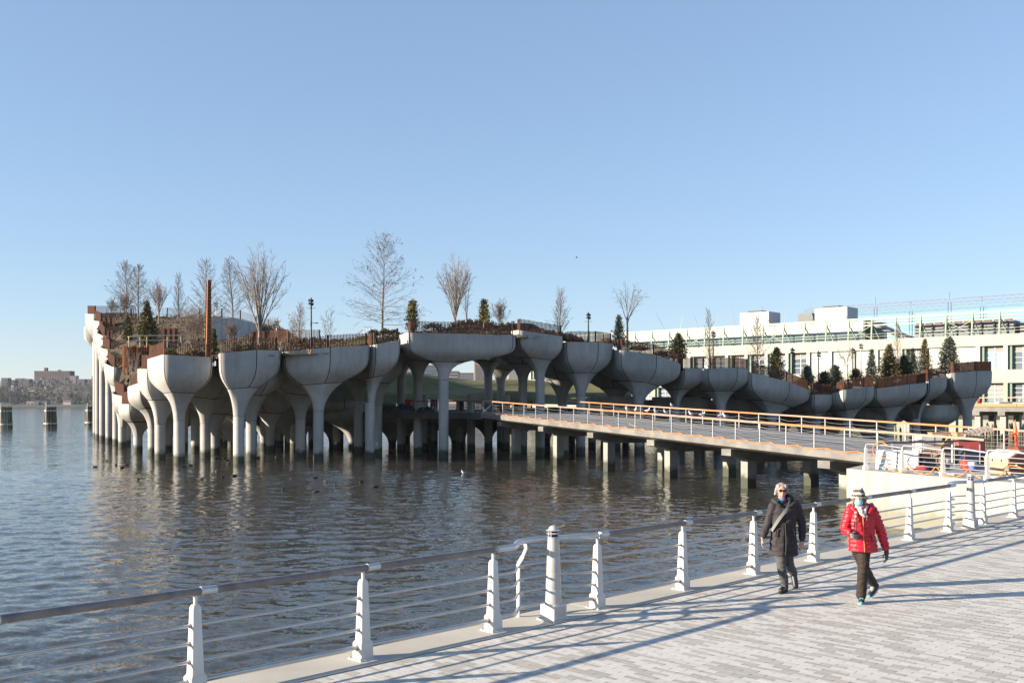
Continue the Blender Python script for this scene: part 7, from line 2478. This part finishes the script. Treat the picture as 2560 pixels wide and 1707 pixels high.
def person_parka():
    root = thing('person', 'person in a long dark parka with grey cross strap and sunglasses walking on the promenade', 'person', (4.20, 15.40, GZ), 'people walking on the promenade', absolute=False)
    B = MB()
    M = head(B, (-0.035, -0.025, 1.555), -0.12)
    chain(B, [((-0.02, 0.005, 1.34), 0.062), ((-0.03, -0.01, 1.48), 0.054)])
    stack(B, [(0.0, 0, 0.72, 0.13, 0.09), (0.0, 0, 0.95, 0.125, 0.085), (0.01, 0, 1.2, 0.15, 0.09), (0.02, 0, 1.34, 0.15, 0.075), (0.0, 0, 1.40, 0.07, 0.06)])
    LA = [((-0.165, 0.0, 1.33), 0.045), ((-0.235, 0.02, 1.07), 0.038), ((-0.335, -0.035, 0.845), 0.027)]
    RA = [((0.205, 0.0, 1.33), 0.045), ((0.285, 0.02, 1.07), 0.038), ((0.278, -0.045, 0.80), 0.027)]
    LL = [((-0.06, 0.0, 0.80), 0.078), ((-0.05, -0.075, 0.42), 0.052), ((0.012, -0.02, 0.10), 0.038)]
    RL = [((0.085, 0.02, 0.80), 0.078), ((0.085, 0.02, 0.47), 0.052), ((0.235, 0.27, 0.24), 0.038)]
    for c in (LA, RA, LL, RL):
        chain(B, c)
    hand(B, (-0.338, -0.038, 0.835), (-0.10, -0.10, -1), (0.25, 0.95, 0), (0.9, -0.2, 0.1), 0.55)
    hand(B, (0.278, -0.046, 0.79), (-0.12, -0.16, -1), (0.9, 0.45, 0), (-0.3, 0.9, 0.2), 0.50)
    chain(B, [((0.012, -0.02, 0.10), 0.036), ((-0.03, -0.09, 0.05), 0.034), ((-0.06, -0.14, 0.04), 0.028)])
    chain(B, [((0.235, 0.27, 0.24), 0.036), ((0.24, 0.23, 0.13), 0.034), ((0.24, 0.21, 0.07), 0.028)])
    remeshed(B, 'body', SKIN, root, 0.0075, 3)
    # trousers
    T = MB()
    chain(T, [((-0.06, 0.0, 0.82), 0.108), ((-0.055, -0.07, 0.44), 0.074), ((-0.02, -0.05, 0.25), 0.068), ((0.01, -0.025, 0.14), 0.062)])
    chain(T, [((0.085, 0.02, 0.82), 0.108), ((0.085, 0.015, 0.48), 0.074), ((0.160, 0.14, 0.34), 0.068), ((0.222, 0.245, 0.26), 0.062)])
    tr = mat('grey_trousers', (0.085, 0.085, 0.083), (0.06, 0.06, 0.06), rough=0.85, scale=60, coord='Object', bump=0.2)
    remeshed(T, 'trousers', tr, root, 0.011, 4, lambda co: wrinkles(co, 13, 0.010))
    # boots
    bt = mat('black_boot_leather', (0.022, 0.022, 0.023), (0.014, 0.014, 0.015), rough=0.45, scale=20, coord='Object')
    b1 = MB()
    chain(b1, [((0.012, -0.02, 0.24), 0.056), ((0.018, -0.015, 0.09), 0.054), ((0.02, -0.01, 0.05), 0.05)])
    chain(b1, [((0.022, 0.005, 0.048), 0.046), ((-0.035, -0.08, 0.052), 0.050), ((-0.075, -0.145, 0.045), 0.043)])
    remeshed(b1, 'boot', bt, root, 0.009, 4)
    b2 = MB()
    chain(b2, [((0.190, 0.19, 0.33), 0.056), ((0.232, 0.27, 0.24), 0.054)])
    chain(b2, [((0.238, 0.285, 0.22), 0.052), ((0.242, 0.235, 0.125), 0.050), ((0.245, 0.205, 0.050), 0.046)])
    remeshed(b2, 'boot', bt, root, 0.009, 4)
    MB().loft([[Vector((x, y, z)) for x, y in ((0.065, 0.0), (0.045, 0.055), (-0.005, 0.045), (-0.09, -0.075), (-0.13, -0.165), (-0.105, -0.20), (-0.05, -0.185), (0.01, -0.10))] for z in (0.0, 0.022)]).build('boot_sole', BLACKRUBBER, root)
    # parka
    C = MB()
    stack(C, [(0.005, 0.015, 0.565, 0.228, 0.165), (0.005, 0.015, 0.62, 0.226, 0.163), (0.0, 0.01, 0.78, 0.212, 0.152), (0.003, 0.005, 0.95, 0.188, 0.136), (0.008, 0.0, 1.10, 0.190, 0.134), (0.014, 0.0, 1.24, 0.202, 0.132), (0.018, 0.0, 1.33, 0.200, 0.115), (0.010, 0.0, 1.39, 0.150, 0.095), (0.0, 0.0, 1.43, 0.09, 0.08)])
    chain(C, [((-0.155, 0.0, 1.335), 0.076), ((-0.235, 0.02, 1.07), 0.066), ((-0.322, -0.028, 0.875), 0.054)])
    chain(C, [((0.195, 0.0, 1.335), 0.076), ((0.287, 0.02, 1.07), 0.066), ((0.279, -0.04, 0.83), 0.054)])
    pk = mat('dark_parka_cloth', (0.030, 0.0245, 0.027), (0.022, 0.018, 0.020), rough=0.75, scale=30, coord='Object', bump=0.15)

    def fold(co):
        w = wrinkles(co, 9, 0.012)
        # opening down the front
        f = np.exp(-((co[:, 0] + 0.012 - 0.02 * (co[:, 2] - 0.9)) / 0.008) ** 2) * (co[:, 1] < -0.05) * (co[:, 2] < 1.34)
        return w - 0.014 * f
    coat = remeshed(C, 'parka', pk, root, 0.010, 4, fold)
    # placket, pocket welts and cuff tabs
    dk = mat('black_trim', (0.014, 0.013, 0.014), rough=0.7)
    MB().tube(smooth_path([Vector((-0.012, -0.140, 1.08)), Vector((-0.006, -0.146, 0.95)), Vector((0.000, -0.158, 0.80)), Vector((-0.006, -0.158, 0.66)), Vector((-0.014, -0.155, 0.60))], 4), 0.013, 6).build('placket', dk, coat)
    MB().bar((0.115, -0.128, 0.99), (0.145, -0.128, 0.87), 0.014, 0.012).build('pocket_welt', dk, coat)
    MB().bar((-0.13, -0.122, 0.99), (-0.155, -0.122, 0.87), 0.014, 0.012).build('pocket_welt', dk, coat)
    # collar lapel and hood
    Hd = MB()
    chain(Hd, [((0.19, -0.04, 1.395), 0.040), ((0.12, -0.105, 1.36), 0.036), ((0.05, -0.125, 1.33), 0.022)])
    chain(Hd, [((-0.16, -0.03, 1.415), 0.042), ((-0.13, -0.09, 1.385), 0.036), ((-0.08, -0.12, 1.34), 0.022)])
    ball(Hd, (0.01, 0.10, 1.40), (0.15, 0.085, 0.075))
    remeshed(Hd, 'hood', pk, root, 0.010, 3, lambda co: wrinkles(co, 16, 0.008))
    # black fur collar: a ring with a ragged skin
    F = MB()
    pts = [Vector((0.012 + 0.105 * math.cos(a), 0.01 + 0.095 * math.sin(a), 1.425 + 0.03 * math.sin(a) + 0.02 * math.cos(a))) for a in np.linspace(-PI / 2 + 0.35, 1.5 * PI - 0.35, 16)]
    F.tube(pts, 0.045, 10)
    ball(F, (0.07, -0.055, 1.44), 0.05)
    ball(F, (-0.095, -0.065, 1.41), 0.045)
    fur = mat('black_fur', (0.012, 0.012, 0.013), (0.03, 0.029, 0.03), rough=0.9, scale=60, coord='Object')
    remeshed(F, 'fur_collar', fur, root, 0.009, 1, lambda co: wrinkles(co, 60, 0.014))
    # cross-body strap and its bag end
    st = mat('grey_strap', (0.20, 0.205, 0.20), (0.16, 0.165, 0.16), rough=0.8, scale=80, coord='Object')
    pth = smooth_path([Vector((0.075, -0.055, 1.405)), Vector((0.055, -0.118, 1.345)), Vector((-0.02, -0.150, 1.26)), Vector((-0.10, -0.143, 1.15)), Vector((-0.160, -0.108, 1.04)), Vector((-0.195, -0.055, 0.95))], 4)
    s = MB()
    rings = []
    for i, p in enumerate(pth):
        t = (pth[min(i + 1, len(pth) - 1)] - pth[max(i - 1, 0)]).normalized()
        nrm = Vector((p.x - 0.01, p.y * 1.6, 0)).normalized()
        a = t.cross(nrm).normalized() * 0.024
        rings.append([p - a, p + a, p + a + nrm * 0.006, p - a + nrm * 0.006])
    s.loft(rings).build('cross_strap', st, root)
    # head: hair, glasses, mask under the chin
    hm = mat('grey_hair', (0.34, 0.32, 0.30), (0.20, 0.19, 0.18), rough=0.6, scale=40, coord='Object', stretch=(1, 1, 0.3))
    hr = MB()
    hv = lambda x, y, z: M @ Vector((x, y, z))
    ball(hr, hv(0, 0.030, 0.050), (0.082, 0.092, 0.086))
    ball(hr, hv(-0.050, 0.0, 0.075), (0.040, 0.062, 0.042))
    ball(hr, hv(0.050, 0.0, 0.075), (0.040, 0.062, 0.042))
    ball(hr, hv(0, 0.06, -0.03), (0.065, 0.050, 0.060))
    chain(hr, [(hv(-0.076, 0.005, 0.045), 0.022), (hv(-0.088, 0.005, -0.01), 0.024), (hv(-0.100, -0.005, -0.045), 0.018)])
    chain(hr, [(hv(0.078, 0.005, 0.045), 0.020), (hv(0.086, 0.01, -0.01), 0.018)])
    remeshed(hr, 'hair', hm, root, 0.0075, 2, lambda co: wrinkles(co, 45, 0.008))
    gl = mat('dark_lens', (0.018, 0.012, 0.010), rough=0.12)
    g = MB()
    for sx in (-1, 1):
        c = hv(sx * 0.030, -0.098, 0.018)
        rx = M.to_3x3() @ Vector((1, 0, 0))
        fy = M.to_3x3() @ Vector((0, -1, 0))
        ring = [c + rx * (0.027 * math.cos(a)) + Vector((0, 0, 0.021 * math.sin(a))) for a in np.linspace(0, 2 * PI, 15)[:-1]]
        MB().loft([ring, [p + fy * 0.006 for p in ring]]).build('sunglass_lens', gl, root)
        g.bar(hv(sx * 0.056, -0.094, 0.022), hv(sx * 0.074, 0.0, 0.022), 0.005, 0.006)
    g.bar(hv(-0.008, -0.102, 0.020), hv(0.008, -0.102, 0.020), 0.005, 0.005)
    g.build('sunglass_frame', dk, root)
    mk, nt, b = new_mat('patterned_mask')
    tc = nt.nodes.new('ShaderNodeTexCoord'); vo = nt.nodes.new('ShaderNodeTexVoronoi'); vo.inputs['Scale'].default_value = 38
    nt.links.new(tc.outputs['Object'], vo.inputs['Vector'])
    sp = nt.nodes.new('ShaderNodeSeparateColor'); nt.links.new(vo.outputs['Color'], sp.inputs[0])
    rp = nt.nodes.new('ShaderNodeValToRGB'); rp.color_ramp.interpolation = 'CONSTANT'
    e = rp.color_ramp.elements
    e[0].color = (0.03, 0.18, 0.42, 1); e[1].position = 0.75; e[1].color = (0.42, 0.06, 0.33, 1)
    for ps, cl in ((0.25, (0.02, 0.30, 0.30, 1)), (0.5, (0.16, 0.08, 0.40, 1))):
        q = e.new(ps); q.color = cl
    nt.links.new(sp.outputs[0], rp.inputs[0]); nt.links.new(rp.outputs[0], b.inputs['Base Color']); b.inputs['Roughness'].default_value = 0.85
    mm = MB()
    ball(mm, hv(0, -0.050, -0.118), (0.056, 0.046, 0.038))
    ball(mm, hv(0, -0.035, -0.145), (0.040, 0.040, 0.030))
    remeshed(mm, 'chin_mask', mk, root, 0.008, 2)


def person_red():
    root = thing('person', 'person in a red quilted jacket, patterned knit hat and blue face mask', 'person', (5.09, 14.55, GZ), 'people walking on the promenade', absolute=False)
    B = MB()
    M = head(B, (-0.035, -0.03, 1.515), -0.30)
    chain(B, [((0.0, 0.01, 1.33), 0.060), ((-0.02, -0.01, 1.45), 0.052)])
    stack(B, [(0.02, 0, 0.80, 0.12, 0.09), (0.02, 0, 0.95, 0.125, 0.085), (0.015, 0, 1.2, 0.15, 0.09), (0.013, 0, 1.33, 0.15, 0.075), (0.0, 0, 1.39, 0.07, 0.06)])
    chain(B, [((-0.155, 0.0, 1.33), 0.045), ((-0.222, -0.02, 1.09), 0.038), ((-0.185, -0.19, 1.02), 0.027)])
    chain(B, [((0.185, 0.0, 1.33), 0.045), ((0.30, 0.03, 1.08), 0.038), ((0.372, -0.02, 0.77), 0.027)])
    SL = [((0.045, 0.0, 0.80), 0.080), ((0.022, -0.05, 0.46), 0.052), ((0.012, -0.02, 0.10), 0.036)]
    RL = [((-0.048, 0.02, 0.80), 0.080), ((0.125, 0.17, 0.47), 0.052), ((0.345, 0.42, 0.20), 0.036)]
    chain(B, SL)
    chain(B, RL)
    chain(B, [((0.012, -0.02, 0.10), 0.034), ((-0.015, -0.08, 0.05), 0.032), ((-0.04, -0.13, 0.04), 0.026)])
    chain(B, [((0.345, 0.42, 0.20), 0.034), ((0.31, 0.38, 0.11), 0.032), ((0.28, 0.35, 0.06), 0.026)])
    remeshed(B, 'body', SKIN, root, 0.0075, 3)
    # gloves: one gripping the strap, one hanging open
    gv = mat('black_glove', (0.02, 0.02, 0.021), (0.035, 0.035, 0.036), rough=0.5, scale=30, coord='Object')
    g = MB()
    hand(g, (-0.188, -0.165, 1.025), (0.15, -0.9, -0.25), (0.15, 0.15, -1.0), (1.0, 0.25, 0.0), 1.6, s=1.12)
    chain(g, [((-0.192, -0.13, 1.03), 0.036), ((-0.187, -0.18, 1.015), 0.038)])
    gl1 = remeshed(g, 'glove', gv, root, 0.007, 2)
    for k in range(3):
        MB().tube(smooth_path([Vector((-0.222, -0.215 - 0.004 * k, 1.03 - 0.02 * k)), Vector((-0.20, -0.250, 1.025 - 0.02 * k)), Vector((-0.165, -0.252, 1.02 - 0.02 * k))], 3), 0.0035, 5).build('glove_stripe', mat('pale_stripe', (0.5, 0.5, 0.5)), gl1)
    g = MB()
    hand(g, (0.374, -0.024, 0.765), (0.02, -0.10, -1), (0.75, 0.65, 0), (-0.5, 0.6, 0.1), 0.45, s=1.12)
    chain(g, [((0.371, -0.02, 0.80), 0.036), ((0.374, -0.024, 0.74), 0.036)])
    remeshed(g, 'glove', gv, root, 0.007, 2)
    # trousers, slightly flared
    T = MB()
    chain(T, [((0.045, 0.0, 0.84), 0.112), ((0.026, -0.045, 0.48), 0.078), ((0.012, -0.035, 0.28), 0.072), ((0.008, -0.02, 0.12), 0.076)])
    chain(T, [((-0.048, 0.02, 0.84), 0.112), ((0.115, 0.16, 0.49), 0.076), ((0.235, 0.29, 0.33), 0.068), ((0.330, 0.395, 0.22), 0.068)])
    tr = mat('dark_brown_cord', (0.030, 0.018, 0.013), (0.020, 0.012, 0.009), rough=0.8, scale=60, coord='Object', stretch=(3, 3, 0.3), bump=0.2)
    remeshed(T, 'trousers', tr, root, 0.011, 4, lambda co: wrinkles(co, 12, 0.010))
    # running shoes
    nv = mat('navy_mesh', (0.018, 0.028, 0.055), (0.012, 0.018, 0.04), rough=0.7, scale=40, coord='Object')
    tq = mat('turquoise', (0.05, 0.52, 0.50), (0.04, 0.44, 0.43), rough=0.6)
    wh = mat('pale_sole', (0.42, 0.42, 0.44), rough=0.6)

    def shoe(heel, toe, side):
        h, t = Vector(heel), Vector(toe)
        d = (t - h).normalized()
        up = Vector((0, 0, 1)) - d * d.z
        up.normalize()
        sd = d.cross(up)
        L = (t - h).length
        m = MB()
        chain(m, [(h + up * 0.050, 0.040), (h + d * L * 0.45 + up * 0.046, 0.044), (t - d * 0.03 + up * 0.036, 0.036)])
        chain(m, [(h + d * 0.03 + up * 0.095, 0.040), (h + d * L * 0.4 + up * 0.066, 0.040)])
        o = remeshed(m, 'shoe', nv, root, 0.008, 3)
        rim = [(0.0, -0.034), (0.0, 0.034), (0.35, 0.042), (0.7, 0.046), (0.92, 0.034), (1.0, 0.0), (0.92, -0.034), (0.7, -0.046), (0.35, -0.042)]
        MB().loft([[h + d * (L * a - 0.01) + sd * b + up * z for a, b in rim] for z in (0.0, 0.024)]).build('sole', wh, o)
        c = t - d * 0.012 + up * 0.030
        tm = MB()
        ball(tm, c, (0.026, 0.026, 0.022), 10)
        tm.build('toe_cap', tq, o, smooth=60)
        for k in range(4):
            q = h + d * (L * (0.40 + 0.10 * k)) + up * (0.108 - 0.011 * k)
            MB().bar(q - sd * 0.026, q + sd * 0.026, 0.010, 0.007).build('lace', tq, o)
        MB().bar(h + d * L * 0.36 + up * 0.115 + sd * 0.012, h + d * L * 0.30 + up * 0.075 + sd * 0.055, 0.009, 0.007).build('lace', tq, o)
    shoe((0.038, 0.045, 0.0), (-0.045, -0.165, 0.0), 1)
    shoe((0.425, 0.485, 0.125), (0.255, 0.335, 0.005), 1)
    # quilted jacket
    C = MB()
    stack(C, [(0.042, 0.0, 0.752, 0.205, 0.150), (0.042, 0.0, 0.80, 0.208, 0.153), (0.034, 0.0, 0.90, 0.198, 0.148), (0.024, 0.0, 1.00, 0.187, 0.140), (0.016, 0.0, 1.12, 0.194, 0.142), (0.013, 0.0, 1.24, 0.202, 0.140), (0.013, 0.0, 1.33, 0.196, 0.118), (0.008, 0.0, 1.39, 0.150, 0.098), (0.0, 0.0, 1.42, 0.09, 0.08)])
    chain(C, [((-0.148, 0.0, 1.335), 0.080), ((-0.222, -0.015, 1.09), 0.072), ((-0.200, -0.125, 1.035), 0.058)])
    chain(C, [((0.178, 0.0, 1.335), 0.080), ((0.298, 0.03, 1.08), 0.072), ((0.366, -0.012, 0.81), 0.056)])
    rd = mat('red_nylon', (0.56, 0.012, 0.028), (0.46, 0.009, 0.022), rough=0.48, scale=6, coord='Object')

    def quilt(co):
        q = (co[:, 2] + 0.10 * np.maximum(0, np.abs(co[:, 0] - 0.01) - 0.2)) / 0.062
        f = np.abs(q - np.round(q))
        return 0.012 * np.minimum(1, (f / 0.28)) - 0.008 + wrinkles(co, 14, 0.007)
    jk = remeshed(C, 'jacket', rd, root, 0.0095, 3, quilt)
    MB().tube(smooth_path([Vector((-0.012, -0.128, 1.315)), Vector((-0.010, -0.148, 1.22)), Vector((-0.008, -0.150, 1.08)), Vector((-0.004, -0.152, 0.96)), Vector((0.004, -0.160, 0.84)), Vector((0.008, -0.160, 0.765))], 4), 0.0065, 6).build('zip', mat('orange_zip', (0.65, 0.25, 0.10), rough=0.4), jk)
    MB().bar((0.115, -0.128, 1.02), (0.13, -0.135, 0.91), 0.012, 0.010).build('pocket_zip', mat('dark_red', (0.10, 0.004, 0.008)), jk)
    # hood lying back with fur trim
    H = MB()
    ball(H, (0.05, 0.105, 1.385), (0.155, 0.085, 0.075))
    chain(H, [((0.17, 0.02, 1.41), 0.048), ((0.14, -0.07, 1.385), 0.042), ((0.08, -0.125, 1.32), 0.022)])
    chain(H, [((-0.14, 0.01, 1.405), 0.044), ((-0.125, -0.06, 1.375), 0.036), ((-0.08, -0.115, 1.31), 0.020)])
    remeshed(H, 'hood', rd, root, 0.009, 3, lambda co: wrinkles(co, 18, 0.008))
    Fm = MB()
    chain(Fm, [((0.215, 0.06, 1.33), 0.030), ((0.235, 0.03, 1.27), 0.028), ((0.225, 0.0, 1.225), 0.022)])
    remeshed(Fm, 'fur_trim', mat('dark_fur', (0.05, 0.038, 0.03), (0.02, 0.016, 0.014), rough=0.9, scale=60, coord='Object'), root, 0.008, 1, lambda co: wrinkles(co, 60, 0.014))
    # scarf
    S = MB()
    pts = [Vector((-0.005 + 0.085 * math.cos(a), -0.01 + 0.082 * math.sin(a), 1.405)) for a in np.linspace(0, 2 * PI, 15)]
    S.tube(pts, 0.034, 8)
    chain(S, [((-0.045, -0.105, 1.385), 0.034), ((-0.02, -0.130, 1.325), 0.036), ((0.012, -0.135, 1.285), 0.026)])
    chain(S, [((0.04, -0.100, 1.385), 0.030), ((0.015, -0.128, 1.33), 0.030)])
    remeshed(S, 'scarf', mat('white_grey_scarf', (0.60, 0.58, 0.56), (0.24, 0.21, 0.20), rough=0.9, scale=26, coord='Object', lo=0.42, hi=0.56), root, 0.008, 2, lambda co: wrinkles(co, 30, 0.010))
    rs = MB()
    chain(rs, [((-0.04, -0.098, 1.412), 0.020), ((0.0, -0.112, 1.395), 0.022), ((0.04, -0.098, 1.408), 0.018)])
    remeshed(rs, 'red_neckerchief', mat('crimson_cloth', (0.42, 0.012, 0.03), rough=0.8), root, 0.007, 2)
    # knit hat with bands, ear flaps, cords and tassels
    hv = lambda x, y, z: M @ Vector((x, y, z))
    hk, nt, b = new_mat('patterned_knit')
    N, L = nt.nodes.new, nt.links.new
    tc = N('ShaderNodeTexCoord'); sp = N('ShaderNodeSeparateXYZ'); L(tc.outputs['Object'], sp.inputs[0])
    vo = N('ShaderNodeTexVoronoi'); vo.inputs['Scale'].default_value = 34; vo.feature = 'F1'; L(tc.outputs['Object'], vo.inputs['Vector'])
    wv = N('ShaderNodeMath'); wv.operation = 'MULTIPLY'; wv.inputs[1].default_value = 95.0; L(sp.outputs['Z'], wv.inputs[0])
    sn = N('ShaderNodeMath'); sn.operation = 'SINE'; L(wv.outputs[0], sn.inputs[0])
    ml = N('ShaderNodeMath'); ml.operation = 'MULTIPLY_ADD'; ml.inputs[1].default_value = 0.45; L(sn.outputs[0], ml.inputs[0]); L(vo.outputs['Distance'], ml.inputs[2])
    rp = N('ShaderNodeValToRGB'); rp.color_ramp.interpolation = 'LINEAR'
    rp.color_ramp.elements[0].position = 0.42; rp.color_ramp.elements[0].color = (0.085, 0.065, 0.05, 1)
    rp.color_ramp.elements[1].position = 0.72; rp.color_ramp.elements[1].color = (0.52, 0.48, 0.42, 1)
    L(ml.outputs[0], rp.inputs[0]); L(rp.outputs[0], b.inputs['Base Color']); b.inputs['Roughness'].default_value = 0.95
    hb = MB()
    ball(hb, hv(0, 0.012, 0.068), (0.093, 0.105, 0.092))
    stack(hb, [(*hv(0, 0.010, 0.020), 0.092, 0.105), (*hv(0, 0.010, 0.085), 0.092, 0.104)])
    ball(hb, hv(0.030, 0.03, 0.150), (0.040, 0.040, 0.022))
    for sx in (-1, 1):
        chain(hb, [(hv(sx * 0.080, 0.015, 0.03), 0.030), (hv(sx * 0.084, 0.010, -0.03), 0.026), (hv(sx * 0.080, -0.005, -0.075), 0.013)])
    ht = remeshed(hb, 'knit_hat', hk, root, 0.007, 2, lambda co: wrinkles(co, 70, 0.005))
    for sx in (-1, 1):
        a = hv(sx * 0.080, -0.008, -0.08)
        pth = smooth_path([a, a + Vector((sx * 0.006, -0.045, -0.06)), Vector((a.x + sx * 0.004, -0.150, 1.30)), Vector((a.x + sx * 0.004, -0.152, 1.262))], 4)
        MB().tube(pth, 0.006, 6).build('hat_cord', hk, ht)
        t = MB()
        chain(t, [(pth[-1], 0.011), (pth[-1] - Vector((0, 0, 0.035)), 0.014)], 8)
        t.build('tassel', mat('brown_wool', (0.10, 0.075, 0.055), rough=0.9), ht)
    # brown hair beside the face, blue mask
    hr = MB()
    for sx in (-1, 1):
        chain(hr, [(hv(sx * 0.066, -0.035, 0.015), 0.016), (hv(sx * 0.074, -0.045, -0.06), 0.018), (hv(sx * 0.078, -0.050, -0.135), 0.014)])
    remeshed(hr, 'hair', mat('brown_hair', (0.20, 0.105, 0.055), (0.12, 0.06, 0.035), rough=0.6, scale=40, coord='Object'), root, 0.0075, 2)
    mk = MB()
    ball(mk, hv(0, -0.070, -0.042), (0.062, 0.052, 0.055))
    ball(mk, hv(0, -0.098, -0.030), (0.030, 0.026, 0.030))
    mo = remeshed(mk, 'face_mask', mat('pale_blue_mask', (0.30, 0.55, 0.66), (0.26, 0.49, 0.60), rough=0.8, scale=12, coord='Object'), root, 0.008, 3)
    for k in range(2):
        MB().bar(hv(-0.050, -0.105, -0.035 - 0.02 * k), hv(0.050, -0.105, -0.035 - 0.02 * k), 0.004, 0.003).build('mask_pleat', mat('mask_line', (0.22, 0.44, 0.54)), mo)
    for sx in (-1, 1):
        MB().bar(hv(sx * 0.055, -0.075, -0.015), hv(sx * 0.078, -0.005, 0.0), 0.004, 0.004).build('ear_loop', mat('white_loop', (0.7, 0.7, 0.7)), mo)
    # shoulder strap in the gloved hand, with the dark cords of a bag
    MB().loft([[Vector((x, y, z)) for x, y, z in ((-0.118 - q, -0.112, 1.345), (-0.098 - q, -0.118, 1.345))] + [Vector((-0.098 - q, -0.126, 1.345)), Vector((-0.118 - q, -0.120, 1.345))] for q in (0,)] + [[Vector((-0.136, -0.158, 1.20)), Vector((-0.114, -0.160, 1.20)), Vector((-0.114, -0.168, 1.20)), Vector((-0.136, -0.166, 1.20))]]).build('shoulder_strap', mat('pale_webbing', (0.45, 0.45, 0.47), rough=0.8), root)
    for k, dx in enumerate((-0.012, 0.012)):
        MB().tube(smooth_path([Vector((-0.125 + dx, -0.165, 1.21)), Vector((-0.135 + dx * 1.6, -0.182, 1.12)), Vector((-0.150 + dx * 1.2, -0.198, 1.04)), Vector((-0.168, -0.21, 1.01))], 4), 0.0085, 6).build('bag_cord', dk_(), root)


def dk_():
    return mat('black_trim', (0.014, 0.013, 0.014))


person_parka()
person_red()

# ================================================================== air
hz = MB().box((0, 4000, 16.0), (17000, 13000, 38.0))
ho = hz.build('haze', None)
hm_ = bpy.data.materials.new('river_haze')
hm_.use_nodes = True
nt = hm_.node_tree
nt.nodes.remove(nt.nodes['Principled BSDF'])
pv = nt.nodes.new('ShaderNodeVolumePrincipled')
pv.inputs['Color'].default_value = (0.80, 0.88, 1.0, 1)
pv.inputs['Density'].default_value = 0.00005
pv.inputs['Anisotropy'].default_value = 0.0
nt.links.new(pv.outputs[0], nt.nodes['Material Output'].inputs['Volume'])
ho.data.materials.append(hm_)
ho['kind'] = 'stuff'
ho['label'] = 'thin pale haze over the river'
